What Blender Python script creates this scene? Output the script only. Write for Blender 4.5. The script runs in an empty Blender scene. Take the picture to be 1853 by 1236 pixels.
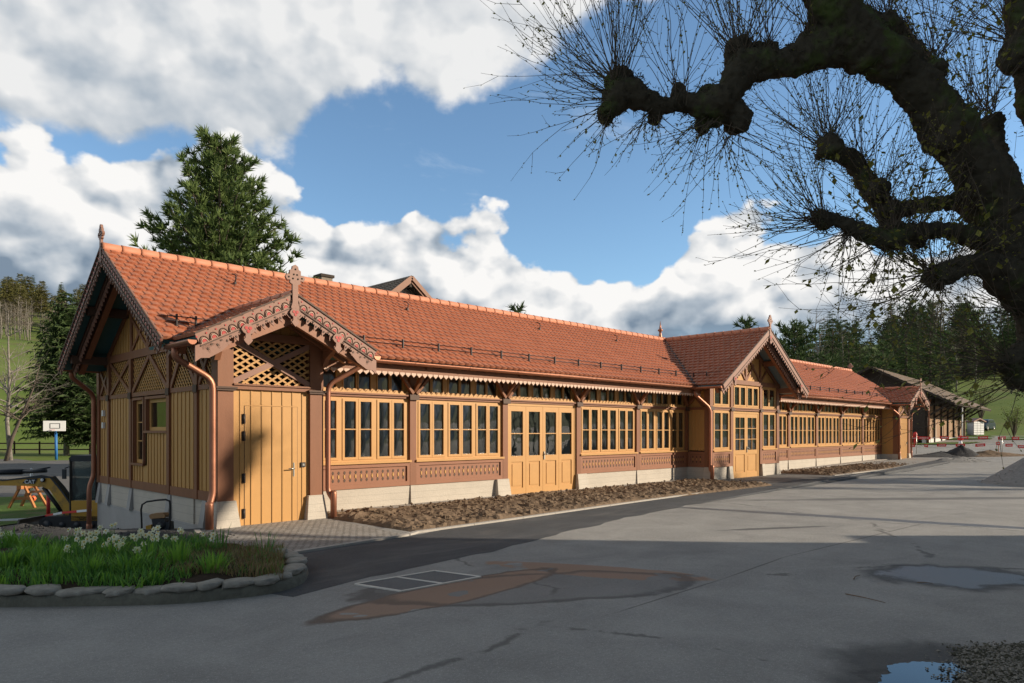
import bpy, math, random
from mathutils import Vector, Matrix, noise
random.seed(7)
R = math.radians
S2 = math.sqrt(2)
scene = bpy.context.scene
col = scene.collection
# ---------------------------------------------------------------- camera
CAMZ = 1.7
cam = bpy.data.cameras.new('camera')
camo = bpy.data.objects.new('camera', cam)
col.objects.link(camo)
camo.location = (0, 0, CAMZ)
camo.rotation_euler = (R(90), 0, R(-45))
cam.sensor_width = 36.0
cam.lens = 36.0 * 1281 / 1853
cam.shift_y = 163 / 1853
cam.clip_start = 0.1
cam.clip_end = 6000
scene.camera = camo
# ---------------------------------------------------------------- sun and exposure
SUN_EL, SUN_AZ = R(19.5), (0.690, -0.724)
_n = math.hypot(*SUN_AZ)
TO_SUN = Vector((SUN_AZ[0] / _n * math.cos(SUN_EL), SUN_AZ[1] / _n * math.cos(SUN_EL), math.sin(SUN_EL)))
sl = bpy.data.lights.new('sun', 'SUN')
sl.energy = 5.0
sl.angle = R(0.8)
sl.color = (1.0, 0.86, 0.68)
so = bpy.data.objects.new('sun', sl)
so.rotation_euler = TO_SUN.to_track_quat('Z', 'Y').to_euler()
so.location = (20, -20, 15)
col.objects.link(so)
scene.view_settings.view_transform = 'Standard'
scene.view_settings.look = 'None'
scene.view_settings.exposure = 0.34
scene.view_settings.gamma = 1.0
scene.cycles.use_denoising = True
scene.cycles.max_bounces = 6
scene.cycles.transparent_max_bounces = 12


# ---------------------------------------------------------------- node helper
class NT:
    def __init__(s, tree):
        s.t = tree
        s.n = tree.nodes
        s.l = tree.links

    def new(s, typ, **kw):
        n = s.n.new(typ)
        for k, v in kw.items():
            setattr(n, k, v)
        return n

    def put(s, sock, v):
        if hasattr(v, 'is_linked') or isinstance(v, bpy.types.NodeSocket):
            s.l.new(v, sock)
        elif v is not None:
            if isinstance(v, (tuple, list)) and len(v) == 3 and sock.type == 'RGBA':
                v = (*v, 1)
            sock.default_value = v

    def m(s, op, a, b=None, c=None, clamp=False):
        n = s.new('ShaderNodeMath', operation=op, use_clamp=clamp)
        s.put(n.inputs[0], a)
        if b is not None: s.put(n.inputs[1], b)
        if c is not None: s.put(n.inputs[2], c)
        return n.outputs[0]

    def mix(s, f, a, b, mode='MIX'):
        n = s.new('ShaderNodeMix', data_type='RGBA', blend_type=mode)
        s.put(n.inputs[0], f)
        s.put(n.inputs[6], a)
        s.put(n.inputs[7], b)
        return n.outputs[2]

    def ss(s, x, lo, hi):
        n = s.new('ShaderNodeMapRange', interpolation_type='SMOOTHSTEP')
        s.put(n.inputs[0], x)
        s.put(n.inputs[1], lo)
        s.put(n.inputs[2], hi)
        n.inputs[3].default_value = 0
        n.inputs[4].default_value = 1
        return n.outputs[0]

    def noise(s, vec, scale, detail=4, rough=0.55, dist=0.0, out=0):
        n = s.new('ShaderNodeTexNoise')
        if getattr(s, 'flat', False): n.noise_dimensions = '2D'
        if vec is not None: s.put(n.inputs['Vector'], vec)
        n.inputs['Scale'].default_value = scale
        n.inputs['Detail'].default_value = detail
        n.inputs['Roughness'].default_value = rough
        n.inputs['Distortion'].default_value = dist
        return n.outputs[out]

    def vm(s, op, a, b=None):
        n = s.new('ShaderNodeVectorMath', operation=op)
        s.put(n.inputs[0], a)
        if b is not None: s.put(n.inputs[1], b)
        return n.outputs[0]

    def comb(s, x, y, z):
        n = s.new('ShaderNodeCombineXYZ')
        for i, v in enumerate((x, y, z)): s.put(n.inputs[i], v)
        return n.outputs[0]

    def sep(s, v):
        n = s.new('ShaderNodeSeparateXYZ')
        s.put(n.inputs[0], v)
        return n.outputs

    def curve(s, x, pts, lo, hi):
        """float curve: pts in real units, x mapped from lo..hi; returns 0..1 values as given"""
        n = s.new('ShaderNodeFloatCurve')
        xx = s.m('DIVIDE', s.m('SUBTRACT', x, lo), hi - lo, clamp=True)
        s.put(n.inputs['Value'], xx)
        c = n.mapping.curves[0]
        pts = [((a - lo) / (hi - lo), b) for a, b in pts]
        c.points[0].location = pts[0]
        c.points[1].location = pts[-1]
        for p in pts[1:-1]: c.points.new(*p)
        n.mapping.update()
        return n.outputs[0]


# ---------------------------------------------------------------- world: Nishita sky with clouds
world = bpy.data.worlds.new('World')
scene.world = world
world.use_nodes = True
w = NT(world.node_tree)
w.flat = True
w.n.clear()
wo = w.new('ShaderNodeOutputWorld')
bg = w.new('ShaderNodeBackground')
w.l.new(bg.outputs[0], wo.inputs[0])
sky = w.new('ShaderNodeTexSky', sky_type='NISHITA', sun_disc=False)
sky.sun_elevation = SUN_EL
sky.sun_rotation = math.atan2(SUN_AZ[0], SUN_AZ[1])
sky.altitude = 800
sky.air_density = 1.0
sky.dust_density = 0.4
sky.ozone_density = 1.6
SKYS = 0.127
tc = w.new('ShaderNodeTexCoord')
gx, gy, gz = w.sep(tc.outputs['Generated'])[:3]
f_ = w.m('MULTIPLY', w.m('ADD', gx, gy), 1 / S2)
r_ = w.m('MULTIPLY', w.m('SUBTRACT', gx, gy), 1 / S2)
az = w.m('ARCTAN2', r_, f_)                      # 0 = north-east of the forecourt
hor = w.m('SQRT', w.m('ADD', w.m('MULTIPLY', gx, gx), w.m('MULTIPLY', gy, gy)))
el = w.m('ARCTAN2', gz, hor)
P = w.comb(az, w.m('MULTIPLY', el, 1.35), 0.0)
def puffs(vec, scale, det):
    """cauliflower heaps: smooth cells with finer cells on them"""
    n = w.new('ShaderNodeTexVoronoi', feature='SMOOTH_F1', voronoi_dimensions='2D')
    w.l.new(vec, n.inputs['Vector'])
    n.inputs['Scale'].default_value = scale
    n.inputs['Detail'].default_value = det
    n.inputs['Roughness'].default_value = 0.55
    n.inputs['Lacunarity'].default_value = 2.3
    n.inputs['Smoothness'].default_value = 0.6
    return w.m('SUBTRACT', 1.0, n.outputs['Distance'])


warp = w.vm('SUBTRACT', w.noise(P, 5.0, 4, 0.6, out=1), (0.5, 0.5, 0.5))
PW = w.vm('ADD', P, w.vm('MULTIPLY', warp, (0.13, 0.10, 0)))
PWs = w.vm('ADD', PW, (0.022, 0.026, 0))
n1 = w.noise(P, 3.2, 6, 0.60, 0.0)
n1s = w.noise(w.vm('ADD', P, (0.03, 0.035, 0)), 3.2, 5, 0.60, 0.0)
pf = puffs(PW, 5.5, 2)
pfs = puffs(PWs, 5.5, 2)
n2 = w.noise(w.vm('ADD', P, (7.3, 2.1, 0)), 1.7, 6, 0.62, 0.0)
n3 = w.noise(w.comb(az, w.m('MULTIPLY', el, 3.2), 3.0), 4.5, 6, 0.62, 0.3)
vor = w.noise(w.vm('ADD', P, (1.3, 5.1, 0)), 9.0, 5, 0.68, 0.0)


def pxaz(px): return math.atan((px - 926.5) / 1281)


def pyel(px, py): return math.atan((781 - py) / 1281 * math.cos(pxaz(px)))


# lower bank: cumulus under a wavy top line
bank = [(-400, 300), (0, 262), (90, 245), (230, 262), (330, 285), (420, 300), (490, 330), (570, 352), (640, 385), (700, 395), (760, 385),
        (820, 425), (900, 408), (960, 458), (1020, 478), (1100, 470), (1170, 480), (1230, 420), (1300, 372), (1370, 350), (1430, 356), (1560, 400), (1700, 455), (1853, 470), (2300, 470)]
bpts = [(pxaz(a), 0.0 + pyel(a, b) * 1.6) for a, b in bank]
bpts = [(-3.2, 0.22), (-1.3, 0.25)] + bpts + [(1.3, 0.30), (3.2, 0.25)]
top = w.m('DIVIDE', w.curve(az, bpts, -3.2, 3.2), 1.6)
edge = w.m('ADD', w.m('SUBTRACT', w.m('ADD', top, 0.030), el), w.m('ADD', w.m('MULTIPLY', w.m('SUBTRACT', n1, 0.5), 0.10), w.m('ADD', w.m('MULTIPLY', w.m('SUBTRACT', vor, 0.5), 0.035), w.m('MULTIPLY', w.m('SUBTRACT', pf, 0.62), 0.085))))
a_bank = w.ss(edge, -0.002, 0.011)
# thin breaks in the bank close to the horizon
lowgap = w.m('MULTIPLY', w.ss(w.m('ADD', el, w.m('MULTIPLY', n3, 0.02)), 0.17, 0.09), w.ss(n3, 0.40, 0.60))
a_bank = w.m('MULTIPLY', a_bank, w.m('SUBTRACT', 1.0, w.m('MULTIPLY', lowgap, 0.8)))
# upper deck
deck = [(-400, 200), (0, 205), (80, 225), (160, 262), (300, 262), (400, 272), (470, 285), (510, 280), (545, 250), (580, 195), (620, 172), (680, 162), (760, 150), (850, 120),
        (930, 95), (990, 60), (1100, -40), (1300, -120), (2000, -200), (2500, -200)]
dpts = [(-3.2, 1.5), (-2.9, 1.0), (-2.6, 0.30), (-1.2, 0.30)] + [(pxaz(a), pyel(a, b) * 1.2) for a, b in deck] + [(1.3, 1.3), (3.2, 1.6)]  # unseen left part of the deck added to brighten the shaded end wall
bot = w.m('DIVIDE', w.curve(az, dpts, -3.2, 3.2), 1.2)
edge2 = w.m('ADD', w.m('SUBTRACT', w.m('ADD', el, 0.040), bot), w.m('ADD', w.m('MULTIPLY', w.m('SUBTRACT', n2, 0.5), 0.12), w.m('ADD', w.m('MULTIPLY', w.m('SUBTRACT', vor, 0.5), 0.05), w.m('MULTIPLY', w.m('SUBTRACT', pf, 0.62), 0.05))))
a_deck = w.ss(edge2, 0.0, 0.035)
# wisps
wis = w.m('MULTIPLY', w.ss(n3, 0.62, 0.85), 0.3)
# cloud light: relief from the offset noise, greyer deep under the top
rel = w.m('ADD', w.m('MULTIPLY', w.m('SUBTRACT', n1, n1s), 1.9), w.m('MULTIPLY', w.m('SUBTRACT', pf, pfs), 1.5))
deep = w.ss(edge, 0.035, 0.17)
b1 = w.m('ADD', w.m('SUBTRACT', 0.84, w.m('MULTIPLY', deep, 0.42)), w.m('ADD', w.m('MULTIPLY', rel, 0.75), w.m('ADD', w.m('MULTIPLY', w.m('SUBTRACT', n1, 0.5), 0.55), w.m('MULTIPLY', w.m('SUBTRACT', vor, 0.5), 0.25))))
b1 = w.m('MINIMUM', w.m('MAXIMUM', b1, 0.24), 0.95)
lump = w.ss(n2, 0.36, 0.60)
b2 = w.m('ADD', w.m('ADD', 0.56, w.m('MULTIPLY', lump, 0.24)), w.m('ADD', w.m('MULTIPLY', rel, 0.28), w.m('MULTIPLY', w.m('SUBTRACT', vor, 0.5), 0.14)))
b2 = w.m('MINIMUM', w.m('MAXIMUM', b2, 0.28), 0.86)
# unseen dark deck added behind, at the right and overhead to cut ambient light
away = w.m('MULTIPLY', w.m('MAXIMUM', w.m('MAXIMUM', w.ss(az, 1.0, 1.45), w.ss(az, -2.65, -3.0)), w.ss(el, 0.75, 1.1)), 1.0)


def cloudcol(b):
    n = w.new('ShaderNodeValToRGB')
    e = n.color_ramp.elements
    e[0].position, e[0].color = 0.2, (0.14, 0.195, 0.265, 1)
    e[1].position, e[1].color = 0.95, (0.76, 0.75, 0.735, 1)
    k = e.new(0.5)
    k.color = (0.335, 0.385, 0.44, 1)
    w.l.new(b, n.inputs[0])
    return n.outputs[0]


skyc = w.mix(1.0, sky.outputs[0], (SKYS * 1.02, SKYS * 1.16, SKYS * 1.20), 'MULTIPLY')
# sky blended to pale blue towards and below the horizon
skyc = w.mix(w.ss(el, 0.20, 0.02), skyc, (0.36, 0.48, 0.60))
c = w.mix(wis, skyc, (0.62, 0.68, 0.76))
c = w.mix(a_deck, c, cloudcol(b2))
c = w.mix(w.m('MULTIPLY', away, 0.85), c, (0.022, 0.046, 0.072))
c = w.mix(a_bank, c, cloudcol(b1))
w.l.new(c, bg.inputs[0])
bg.inputs[1].default_value = 1.0


# ---------------------------------------------------------------- mesh builder
def rot_frame(d):
    d = d.normalized()
    up = Vector((0, 0, 1)) if abs(d.z) < 0.95 else Vector((1, 0, 0))
    a = d.cross(up).normalized()
    return a, a.cross(d).normalized()


class MB:
    def __init__(s):
        s.v = []
        s.f = []
        s.mi = []
        s.sm = []

    def add(s, vs, fs, mi=0, smooth=False):
        o = len(s.v)
        s.v.extend([tuple(v) for v in vs])
        for f in fs:
            s.f.append([i + o for i in f])
            s.mi.append(mi)
            s.sm.append(smooth)
        return s

    def box(s, x0, y0, z0, x1, y1, z1, mi=0):
        return s.obox(((x0 + x1) / 2, (y0 + y1) / 2, (z0 + z1) / 2), (abs(x1 - x0) / 2, 0, 0), (0, abs(y1 - y0) / 2, 0), (0, 0, abs(z1 - z0) / 2), mi)

    def obox(s, c, a, b, h, mi=0):
        c, a, b, h = Vector(c), Vector(a), Vector(b), Vector(h)
        if a.cross(b).dot(h) < 0: b = -b
        vs = [c + i * a + j * b + k * h for k in (-1, 1) for j in (-1, 1) for i in (-1, 1)]
        return s.add(vs, [(0, 2, 3, 1), (4, 5, 7, 6), (0, 1, 5, 4), (2, 6, 7, 3), (0, 4, 6, 2), (1, 3, 7, 5)], mi)

    def beam(s, p0, p1, wd, ht, side=None, mi=0):
        """box from p0 to p1; wd across `side`, ht across the third axis"""
        p0, p1 = Vector(p0), Vector(p1)
        d = (p1 - p0)
        if side is None:
            a, b = rot_frame(d)
        else:
            a = Vector(side)
            a = (a - a.project(d)).normalized()
            b = a.cross(d).normalized()
        return s.obox((p0 + p1) / 2, d / 2, a * wd / 2, b * ht / 2, mi)

    def tube(s, pts, r, n=8, caps=True, mi=0, arc=None):
        pts = [Vector(p) for p in pts]
        if not hasattr(r, '__len__'): r = [r] * len(pts)
        vs = []
        prev = None
        for i, p in enumerate(pts):
            d = (pts[min(i + 1, len(pts) - 1)] - pts[max(i - 1, 0)])
            if d.length < 1e-9: d = Vector((0, 0, 1))
            d.normalize()
            if prev is None:
                a, b = rot_frame(d)
            else:
                a = (prev - prev.project(d))
                a = a.normalized() if a.length > 1e-6 else rot_frame(d)[0]
                b = a.cross(d).normalized()
            prev = a
            for k in range(n):
                t = 2 * math.pi * k / n
                vs.append(p + (a * math.cos(t) + b * math.sin(t)) * r[i])
        fs = []
        for i in range(len(pts) - 1):
            for k in range(n):
                k2 = (k + 1) % n
                fs.append((i * n + k, (i + 1) * n + k, (i + 1) * n + k2, i * n + k2))
        s.add(vs, fs, mi, True)
        if caps:
            o = len(s.v) - len(vs)
            s.f.append([o + k for k in range(n)])
            s.mi.append(mi); s.sm.append(False)
            s.f.append([o + (len(pts) - 1) * n + k for k in reversed(range(n))])
            s.mi.append(mi); s.sm.append(False)
        return s

    def lathe(s, c, prof, n=16, mi=0, axis=(0, 0, 1)):
        c = Vector(c)
        ax = Vector(axis).normalized()
        a, b = rot_frame(ax)
        vs = []
        for (r, z) in prof:
            for k in range(n):
                t = 2 * math.pi * k / n
                vs.append(c + ax * z + (a * math.cos(t) + b * math.sin(t)) * r)
        fs = []
        for i in range(len(prof) - 1):
            for k in range(n):
                k2 = (k + 1) % n
                fs.append((i * n + k, (i + 1) * n + k, (i + 1) * n + k2, i * n + k2))
        fs.append(tuple(range(n)))
        fs.append(tuple((len(prof) - 1) * n + k for k in reversed(range(n))))
        return s.add(vs, fs, mi, True)

    def prism(s, poly, th, mi=0):
        """poly: 3d points of the front face; th: thickness vector"""
        n = len(poly)
        th = Vector(th)
        p = [Vector(q) for q in poly]
        nrm = Vector((0, 0, 0))
        for i in range(n):
            a, b = p[i], p[(i + 1) % n]
            nrm += a.cross(b)
        if nrm.dot(th) > 0: p.reverse()
        vs = p + [q + th for q in p]
        fs = [tuple(range(n)), tuple(range(2 * n - 1, n - 1, -1))]
        for i in range(n):
            j = (i + 1) % n
            fs.append((i, n + i, n + j, j))
        return s.add(vs, fs, mi)

    def build(s, name, mat, parent=None, label=None, kind=None, cat=None, group=None, tones=None, loc=None):
        me = bpy.data.meshes.new(name)
        off = Vector((0, 0, 0))
        q = parent
        while q is not None:
            off += Vector(q.location)
            q = q.parent
        if loc is not None: off = Vector(loc)
        vv = [(x - off[0], y - off[1], z - off[2]) for x, y, z in s.v] if off.length > 0 else s.v
        me.from_pydata(vv, [], s.f)
        mats = mat if isinstance(mat, (list, tuple)) else [mat]
        for m_ in mats: me.materials.append(m_)
        me.polygons.foreach_set('material_index', s.mi)
        me.polygons.foreach_set('use_smooth', s.sm)
        if tones is not None:
            at = me.attributes.new('tone', 'FLOAT', 'FACE')
            at.data.foreach_set('value', tones)
        me.update()
        o = bpy.data.objects.new(name, me)
        if parent is not None:
            o.parent = parent
        elif loc is not None:
            o.location = loc
        col.objects.link(o)
        tag(o, label, cat, group, kind)
        return o


def tag(o, label=None, cat=None, group=None, kind=None):
    if label: o['label'] = label
    if cat: o['category'] = cat
    if group: o['group'] = group
    if kind: o['kind'] = kind
    return o


def thing(name, label, cat, loc=(0, 0, 0), group=None):
    o = bpy.data.objects.new(name, None)
    o.empty_display_size = 0.2
    o.location = loc
    col.objects.link(o)
    return tag(o, label, cat, group)


def copy_tree(o, parent=None):
    c_ = o.copy()
    col.objects.link(c_)
    c_.parent = parent
    for ch in list(o.children): copy_tree(ch, c_)
    return c_


def at(px, d, z=None, py=None):
    """world point seen at photo column px, at depth d"""
    r = (px - 926.5) / 1281 * d
    if z is None: z = CAMZ - (py - 781) / 1281 * d
    return Vector(((d + r) / S2, (d - r) / S2, z))


def gpt(px, py, z=0.0):
    d = (CAMZ - z) * 1281 / (py - 781)
    return at(px, d, z)


def sst(a, b, x):
    t = max(0.0, min(1.0, (x - a) / (b - a)))
    return t * t * (3 - 2 * t)


# ---------------------------------------------------------------- materials
def newmat(name):
    m_ = bpy.data.materials.new(name)
    m_.use_nodes = True
    t = NT(m_.node_tree)
    b = [n for n in t.n if n.type == 'BSDF_PRINCIPLED'][0]
    return m_, t, b


def simple(name, c, rough=0.6, metal=0.0, var=0.18, vscale=3.0, bump=0.0, bscale=30.0, spec=0.4, stretch=None, var2=None):
    m_, t, b = newmat(name)
    tc = t.new('ShaderNodeTexCoord').outputs['Object']
    if stretch:
        mp = t.new('ShaderNodeMapping')
        mp.inputs['Scale'].default_value = stretch
        t.l.new(tc, mp.inputs[0])
        tc = mp.outputs[0]
    nz = t.noise(tc, vscale, 6, 0.6)
    k = t.m('ADD', 1 - var, t.m('MULTIPLY', nz, 2 * var))
    cc = t.mix(1.0, (*c, 1), t.comb(k, k, k), 'MULTIPLY')
    if var2:
        nz2 = t.noise(t.vm('ADD', tc, (5, 3, 1)), var2[1], 5, 0.65)
        cc = t.mix(t.m('MULTIPLY', t.ss(nz2, 0.48, 0.68), var2[2]), cc, (*var2[0], 1))
    t.put(b.inputs['Base Color'], cc)
    b.inputs['Roughness'].default_value = rough
    b.inputs['Metallic'].default_value = metal
    b.inputs['Specular IOR Level'].default_value = spec
    if bump > 0:
        bn = t.new('ShaderNodeBump')
        bn.inputs['Strength'].default_value = bump
        bn.inputs['Distance'].default_value = 0.02
        t.l.new(t.noise(tc, bscale, 6, 0.65), bn.inputs['Height'])
        t.l.new(bn.outputs[0], b.inputs['Normal'])
    return m_


M = {}
M['ochre'] = simple('ochre_paint', (0.50, 0.268, 0.085), 0.5, var=0.14, vscale=2.0, bump=0.15, bscale=60, stretch=(3, 3, 0.3))
M['ochre_light'] = simple('ochre_window_paint', (0.535, 0.288, 0.096), 0.45, var=0.10, vscale=4.0, bump=0.08, bscale=50)
M['brown'] = simple('brown_paint', (0.235, 0.096, 0.046), 0.55, var=0.18, vscale=3.0, bump=0.2, bscale=50, stretch=(2, 2, 0.4))
M['brown_panel'] = simple('brown_panel_paint', (0.285, 0.12, 0.062), 0.5, var=0.14, vscale=2.0, bump=0.1)
M['brown_pale'] = simple('rosy_brown_trim_paint', (0.29, 0.152, 0.108), 0.55, var=0.12, vscale=6.0, bump=0.1)
M['brown_dark'] = simple('dark_brown_paint', (0.085, 0.045, 0.028), 0.6, var=0.15)
M['red'] = simple('red_ornament_paint', (0.45, 0.035, 0.03), 0.5)
M['cream'] = simple('pale_pink_trim_paint', (0.60, 0.42, 0.32), 0.55)
M['teal'] = simple('teal_soffit_paint', (0.055, 0.155, 0.165), 0.5, var=0.05)
M['soffit_grey'] = simple('blue_grey_soffit_paint', (0.22, 0.30, 0.32), 0.55, var=0.05)
M['copper'] = simple('new_copper', (0.38, 0.165, 0.10), 0.45, metal=0.6, var=0.2, vscale=4, bump=0.05)
M['iron'] = simple('dark_painted_iron', (0.035, 0.03, 0.03), 0.5, metal=0.4)
M['steel'] = simple('brushed_steel', (0.55, 0.53, 0.48), 0.3, metal=0.9)
M['void'] = simple('void_shade_black', (0.022, 0.018, 0.014), 0.9)  # near-black stands in for the shade in voids and holes
M['white'] = simple('white_paint', (0.75, 0.76, 0.76), 0.5, var=0.04)
M['black'] = simple('black_rubber', (0.02, 0.02, 0.022), 0.6)
M['interior'] = simple('interior_plaster', (0.62, 0.60, 0.55), 0.8)
M['lampshade'] = simple('paper_lampshade', (0.8, 0.78, 0.74), 0.8)


def concrete(name, base, board=True, dark=(0.16, 0.15, 0.13)):
    m_, t, b = newmat(name)
    tc = t.new('ShaderNodeTexCoord').outputs['Object']
    x, y, z = t.sep(tc)[:3]
    n_ = t.noise(tc, 1.6, 8, 0.65)
    nf = t.noise(tc, 28, 5, 0.7)
    st = t.noise(t.comb(t.m('MULTIPLY', x, 1.1), t.m('MULTIPLY', y, 1.1), t.m('MULTIPLY', z, 14)), 3.0, 5, 0.6)
    k = t.m('ADD', 0.62, t.m('ADD', t.m('MULTIPLY', n_, 0.4), t.m('ADD', t.m('MULTIPLY', nf, 0.16), t.m('MULTIPLY', st, 0.22 if board else 0.05))))
    cc = t.mix(1.0, (*base, 1), t.comb(k, k, k), 'MULTIPLY')
    if board:
        band = t.m('PINGPONG', z, 0.075)
        ln = t.ss(band, 0.006, 0.0)
        cc = t.mix(t.m('MULTIPLY', ln, 0.45), cc, (*dark, 1))
    else:
        ln = t.ss(t.m('PINGPONG', t.m('ADD', y, 0.3), 1.15), 0.010, 0.0)
        ln2 = t.ss(t.m('PINGPONG', t.m('ADD', z, 0.06), 0.28), 0.007, 0.0)
        cc = t.mix(t.m('MULTIPLY', t.m('MAXIMUM', ln, ln2), 0.3), cc, (*dark, 1))
    t.put(b.inputs['Base Color'], cc)
    b.inputs['Roughness'].default_value = 0.85
    bn = t.new('ShaderNodeBump')
    bn.inputs['Strength'].default_value = 0.35
    bn.inputs['Distance'].default_value = 0.02
    t.l.new(t.m('ADD', st, nf), bn.inputs['Height'])
    t.l.new(bn.outputs[0], b.inputs['Normal'])
    return m_


M['concrete'] = concrete('board_marked_concrete', (0.50, 0.45, 0.38))
M['concrete_smooth'] = concrete('smooth_cast_concrete', (0.40, 0.385, 0.37), False)


def tilemat(name, c1, c2):
    m_, t, b = newmat(name)
    a = t.new('ShaderNodeAttribute', attribute_name='tone')
    tc = t.new('ShaderNodeTexCoord').outputs['Object']
    n_ = t.noise(tc, 0.5, 6, 0.7)
    nf = t.noise(tc, 40, 4, 0.7)
    k = t.m('ADD', t.m('ADD', 0.12, t.m('MULTIPLY', a.outputs['Fac'], 0.42)), t.m('ADD', t.m('MULTIPLY', n_, 0.25), t.m('MULTIPLY', nf, 0.2)))
    t.put(b.inputs['Base Color'], t.mix(k, (*c1, 1), (*c2, 1)))
    b.inputs['Roughness'].default_value = 0.62
    bn = t.new('ShaderNodeBump')
    bn.inputs['Strength'].default_value = 0.15
    bn.inputs['Distance'].default_value = 0.01
    t.l.new(nf, bn.inputs['Height'])
    t.l.new(bn.outputs[0], b.inputs['Normal'])
    return m_


M['tile'] = tilemat('terracotta_tile', (0.33, 0.108, 0.054), (0.50, 0.188, 0.098))
M['oldtile'] = tilemat('weathered_brown_tile', (0.10, 0.075, 0.055), (0.30, 0.22, 0.155))
M['ridge'] = simple('terracotta_ridge', (0.53, 0.215, 0.12), 0.6, var=0.15, vscale=2)


def glassmat(name, base=(0.012, 0.02, 0.022), tr=0.72, bump=0.25, bs=1.6):
    m_, t, b = newmat(name)
    t.n.remove(b)
    out = [n for n in t.n if n.type == 'OUTPUT_MATERIAL'][0]
    tc = t.new('ShaderNodeTexCoord').outputs['Object']
    gl = t.new('ShaderNodeBsdfGlossy')
    gl.inputs['Roughness'].default_value = 0.012
    gl.inputs['Color'].default_value = (0.95, 0.97, 1, 1)
    bn = t.new('ShaderNodeBump')
    bn.inputs['Strength'].default_value = bump
    bn.inputs['Distance'].default_value = 0.05
    t.l.new(t.noise(tc, bs, 2, 0.4), bn.inputs['Height'])
    t.l.new(bn.outputs[0], gl.inputs['Normal'])
    df = t.new('ShaderNodeBsdfDiffuse')
    df.inputs['Color'].default_value = (*base, 1)
    tp = t.new('ShaderNodeBsdfTransparent')
    tp.inputs['Color'].default_value = (0.72, 0.85, 0.84, 1)
    m1 = t.new('ShaderNodeMixShader')
    m1.inputs[0].default_value = tr
    t.l.new(df.outputs[0], m1.inputs[1]); t.l.new(tp.outputs[0], m1.inputs[2])
    fr = t.new('ShaderNodeFresnel')
    fr.inputs['IOR'].default_value = 1.9
    m2 = t.new('ShaderNodeMixShader')
    t.l.new(fr.outputs[0], m2.inputs[0])
    t.l.new(m1.outputs[0], m2.inputs[1]); t.l.new(gl.outputs[0], m2.inputs[2])
    t.l.new(m2.outputs[0], out.inputs[0])
    return m_


M['glass'] = glassmat('window_glass')
# ================================================================ the long timber hall
XE, XE2, XC, YF, YR, YP = 5.12, 44.28, 24.7, 13.3, 15.95, 12.4
YB, YPB = 18.6, 19.5
K = 0.636
ZR, YE = 5.4, 12.6
ZE = ZR - K * (YR - YE)
ZP, ZS, ZT = 0.46, 1.04, 2.46
OV = 0.885                         # verge overhang
hall = thing('pavilion', 'long single storey ochre and brown timber hall under an orange tiled roof with carved gables', 'building', (XE, YP, 0))


def zmain(x, y): return ZR - K * abs(YR - y)


def zcross(x, y): return ZR - K * abs(x - XC)


KS, ZSR = 0.513, 4.13
XS1, XS2 = 6.15, XE + XE2 - 6.15


def zsmall(xc): return lambda x, y: ZSR - KS * abs(x - xc)


def tiles(name, O, A, U, L, S, keep, tw=0.2, rh=0.215, mat='tile', parent=None):
    O, A, U = Vector(O), Vector(A).normalized(), Vector(U).normalized()
    N = A.cross(U).normalized()
    if N.z < 0: N = -N
    mb = MB()
    tones = []
    rnd = random.Random(hash(name) % 1000 + int(L * 10))
    cols, rows = int(round(L / tw)), int(round(S / rh))
    tw, rh = L / cols, S / rows
    prof = [(0.0, 0.0), (0.10, 0.002), (0.2, 0.015), (0.5, 0.020), (0.8, 0.015), (0.9, 0.002), (1.0, 0.0)]
    for j in range(rows):
        st = 0.5 if j % 2 else 0.0
        for i in range(-1, cols + 1):
            u0 = (i + st) * tw
            u1 = u0 + tw
            a, b = max(0, u0), min(L, u1)
            if b - a < 0.02: continue
            cpt = O + A * (u0 + u1) / 2 + U * (j + 0.5) * rh
            if not keep(cpt.x, cpt.y): continue
            jit = rnd.uniform(-0.003, 0.003)
            vs, lo = [], []
            for (pu, ph) in prof:
                uu = min(max(u0 + pu * tw, a), b)
                drop = 0.022 * (1 - (2 * pu - 1) ** 2)
                p = O + A * uu
                vs.append(p + U * (j * rh - drop) + N * (0.031 + ph * 1.5 + jit))
                vs.append(p + U * ((j + 1) * rh + 0.02) + N * (0.006 + ph * 0.5 + jit))
                vs.append(p + U * (j * rh - drop + 0.004) + N * (-0.004))
            fs = []
            n = len(prof)
            for k in range(n - 1):
                q = k * 3
                fs.append((q, q + 3, q + 4, q + 1))
                fs.append((q + 2, q + 5, q + 3, q))
            o0 = len(mb.f)
            mb.add(vs, fs)
            t_ = rnd.random() ** 1.3
            tones.extend([t_] * len(fs))
            # fix winding so that the faces look outward
            f0 = mb.f[o0]
            va, vb, vc = (Vector(mb.v[f0[q]]) for q in range(3))
            if (vb - va).cross(vc - vb).dot(N) < 0:
                for q in range(o0, len(mb.f)): mb.f[q] = mb.f[q][::-1]
    return mb.build(name, M[mat], parent, tones=tones)


def ridgecaps(mb, p0, p1, r=0.11, step=0.36):
    p0, p1 = Vector(p0), Vector(p1)
    L = (p1 - p0).length
    n = max(1, int(L / step))
    d = (p1 - p0) / n
    for i in range(n):
        a = p0 + d * i
        b = a + d * 1.12
        mb.tube([a, a + d * 0.12, b], [r * 1.05, r * 1.02, r * 0.94], 10)


def slab(mb, quad, t=0.05, mi=0):
    q = [Vector(p) for p in quad]
    n = (q[1] - q[0]).cross(q[3] - q[0]).normalized()
    if n.z > 0: n = -n
    mb.prism(q, n * t, mi)


def off(p, dz): return Vector((p[0], p[1], p[2] + dz))


# ------------------------------------------------ roof
X0, X1 = XE - OV, XE2 + OV
slope = math.hypot(YR - YE, ZR - ZE)
U_f = Vector((0, YR - YE, ZR - ZE)).normalized()


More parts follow.
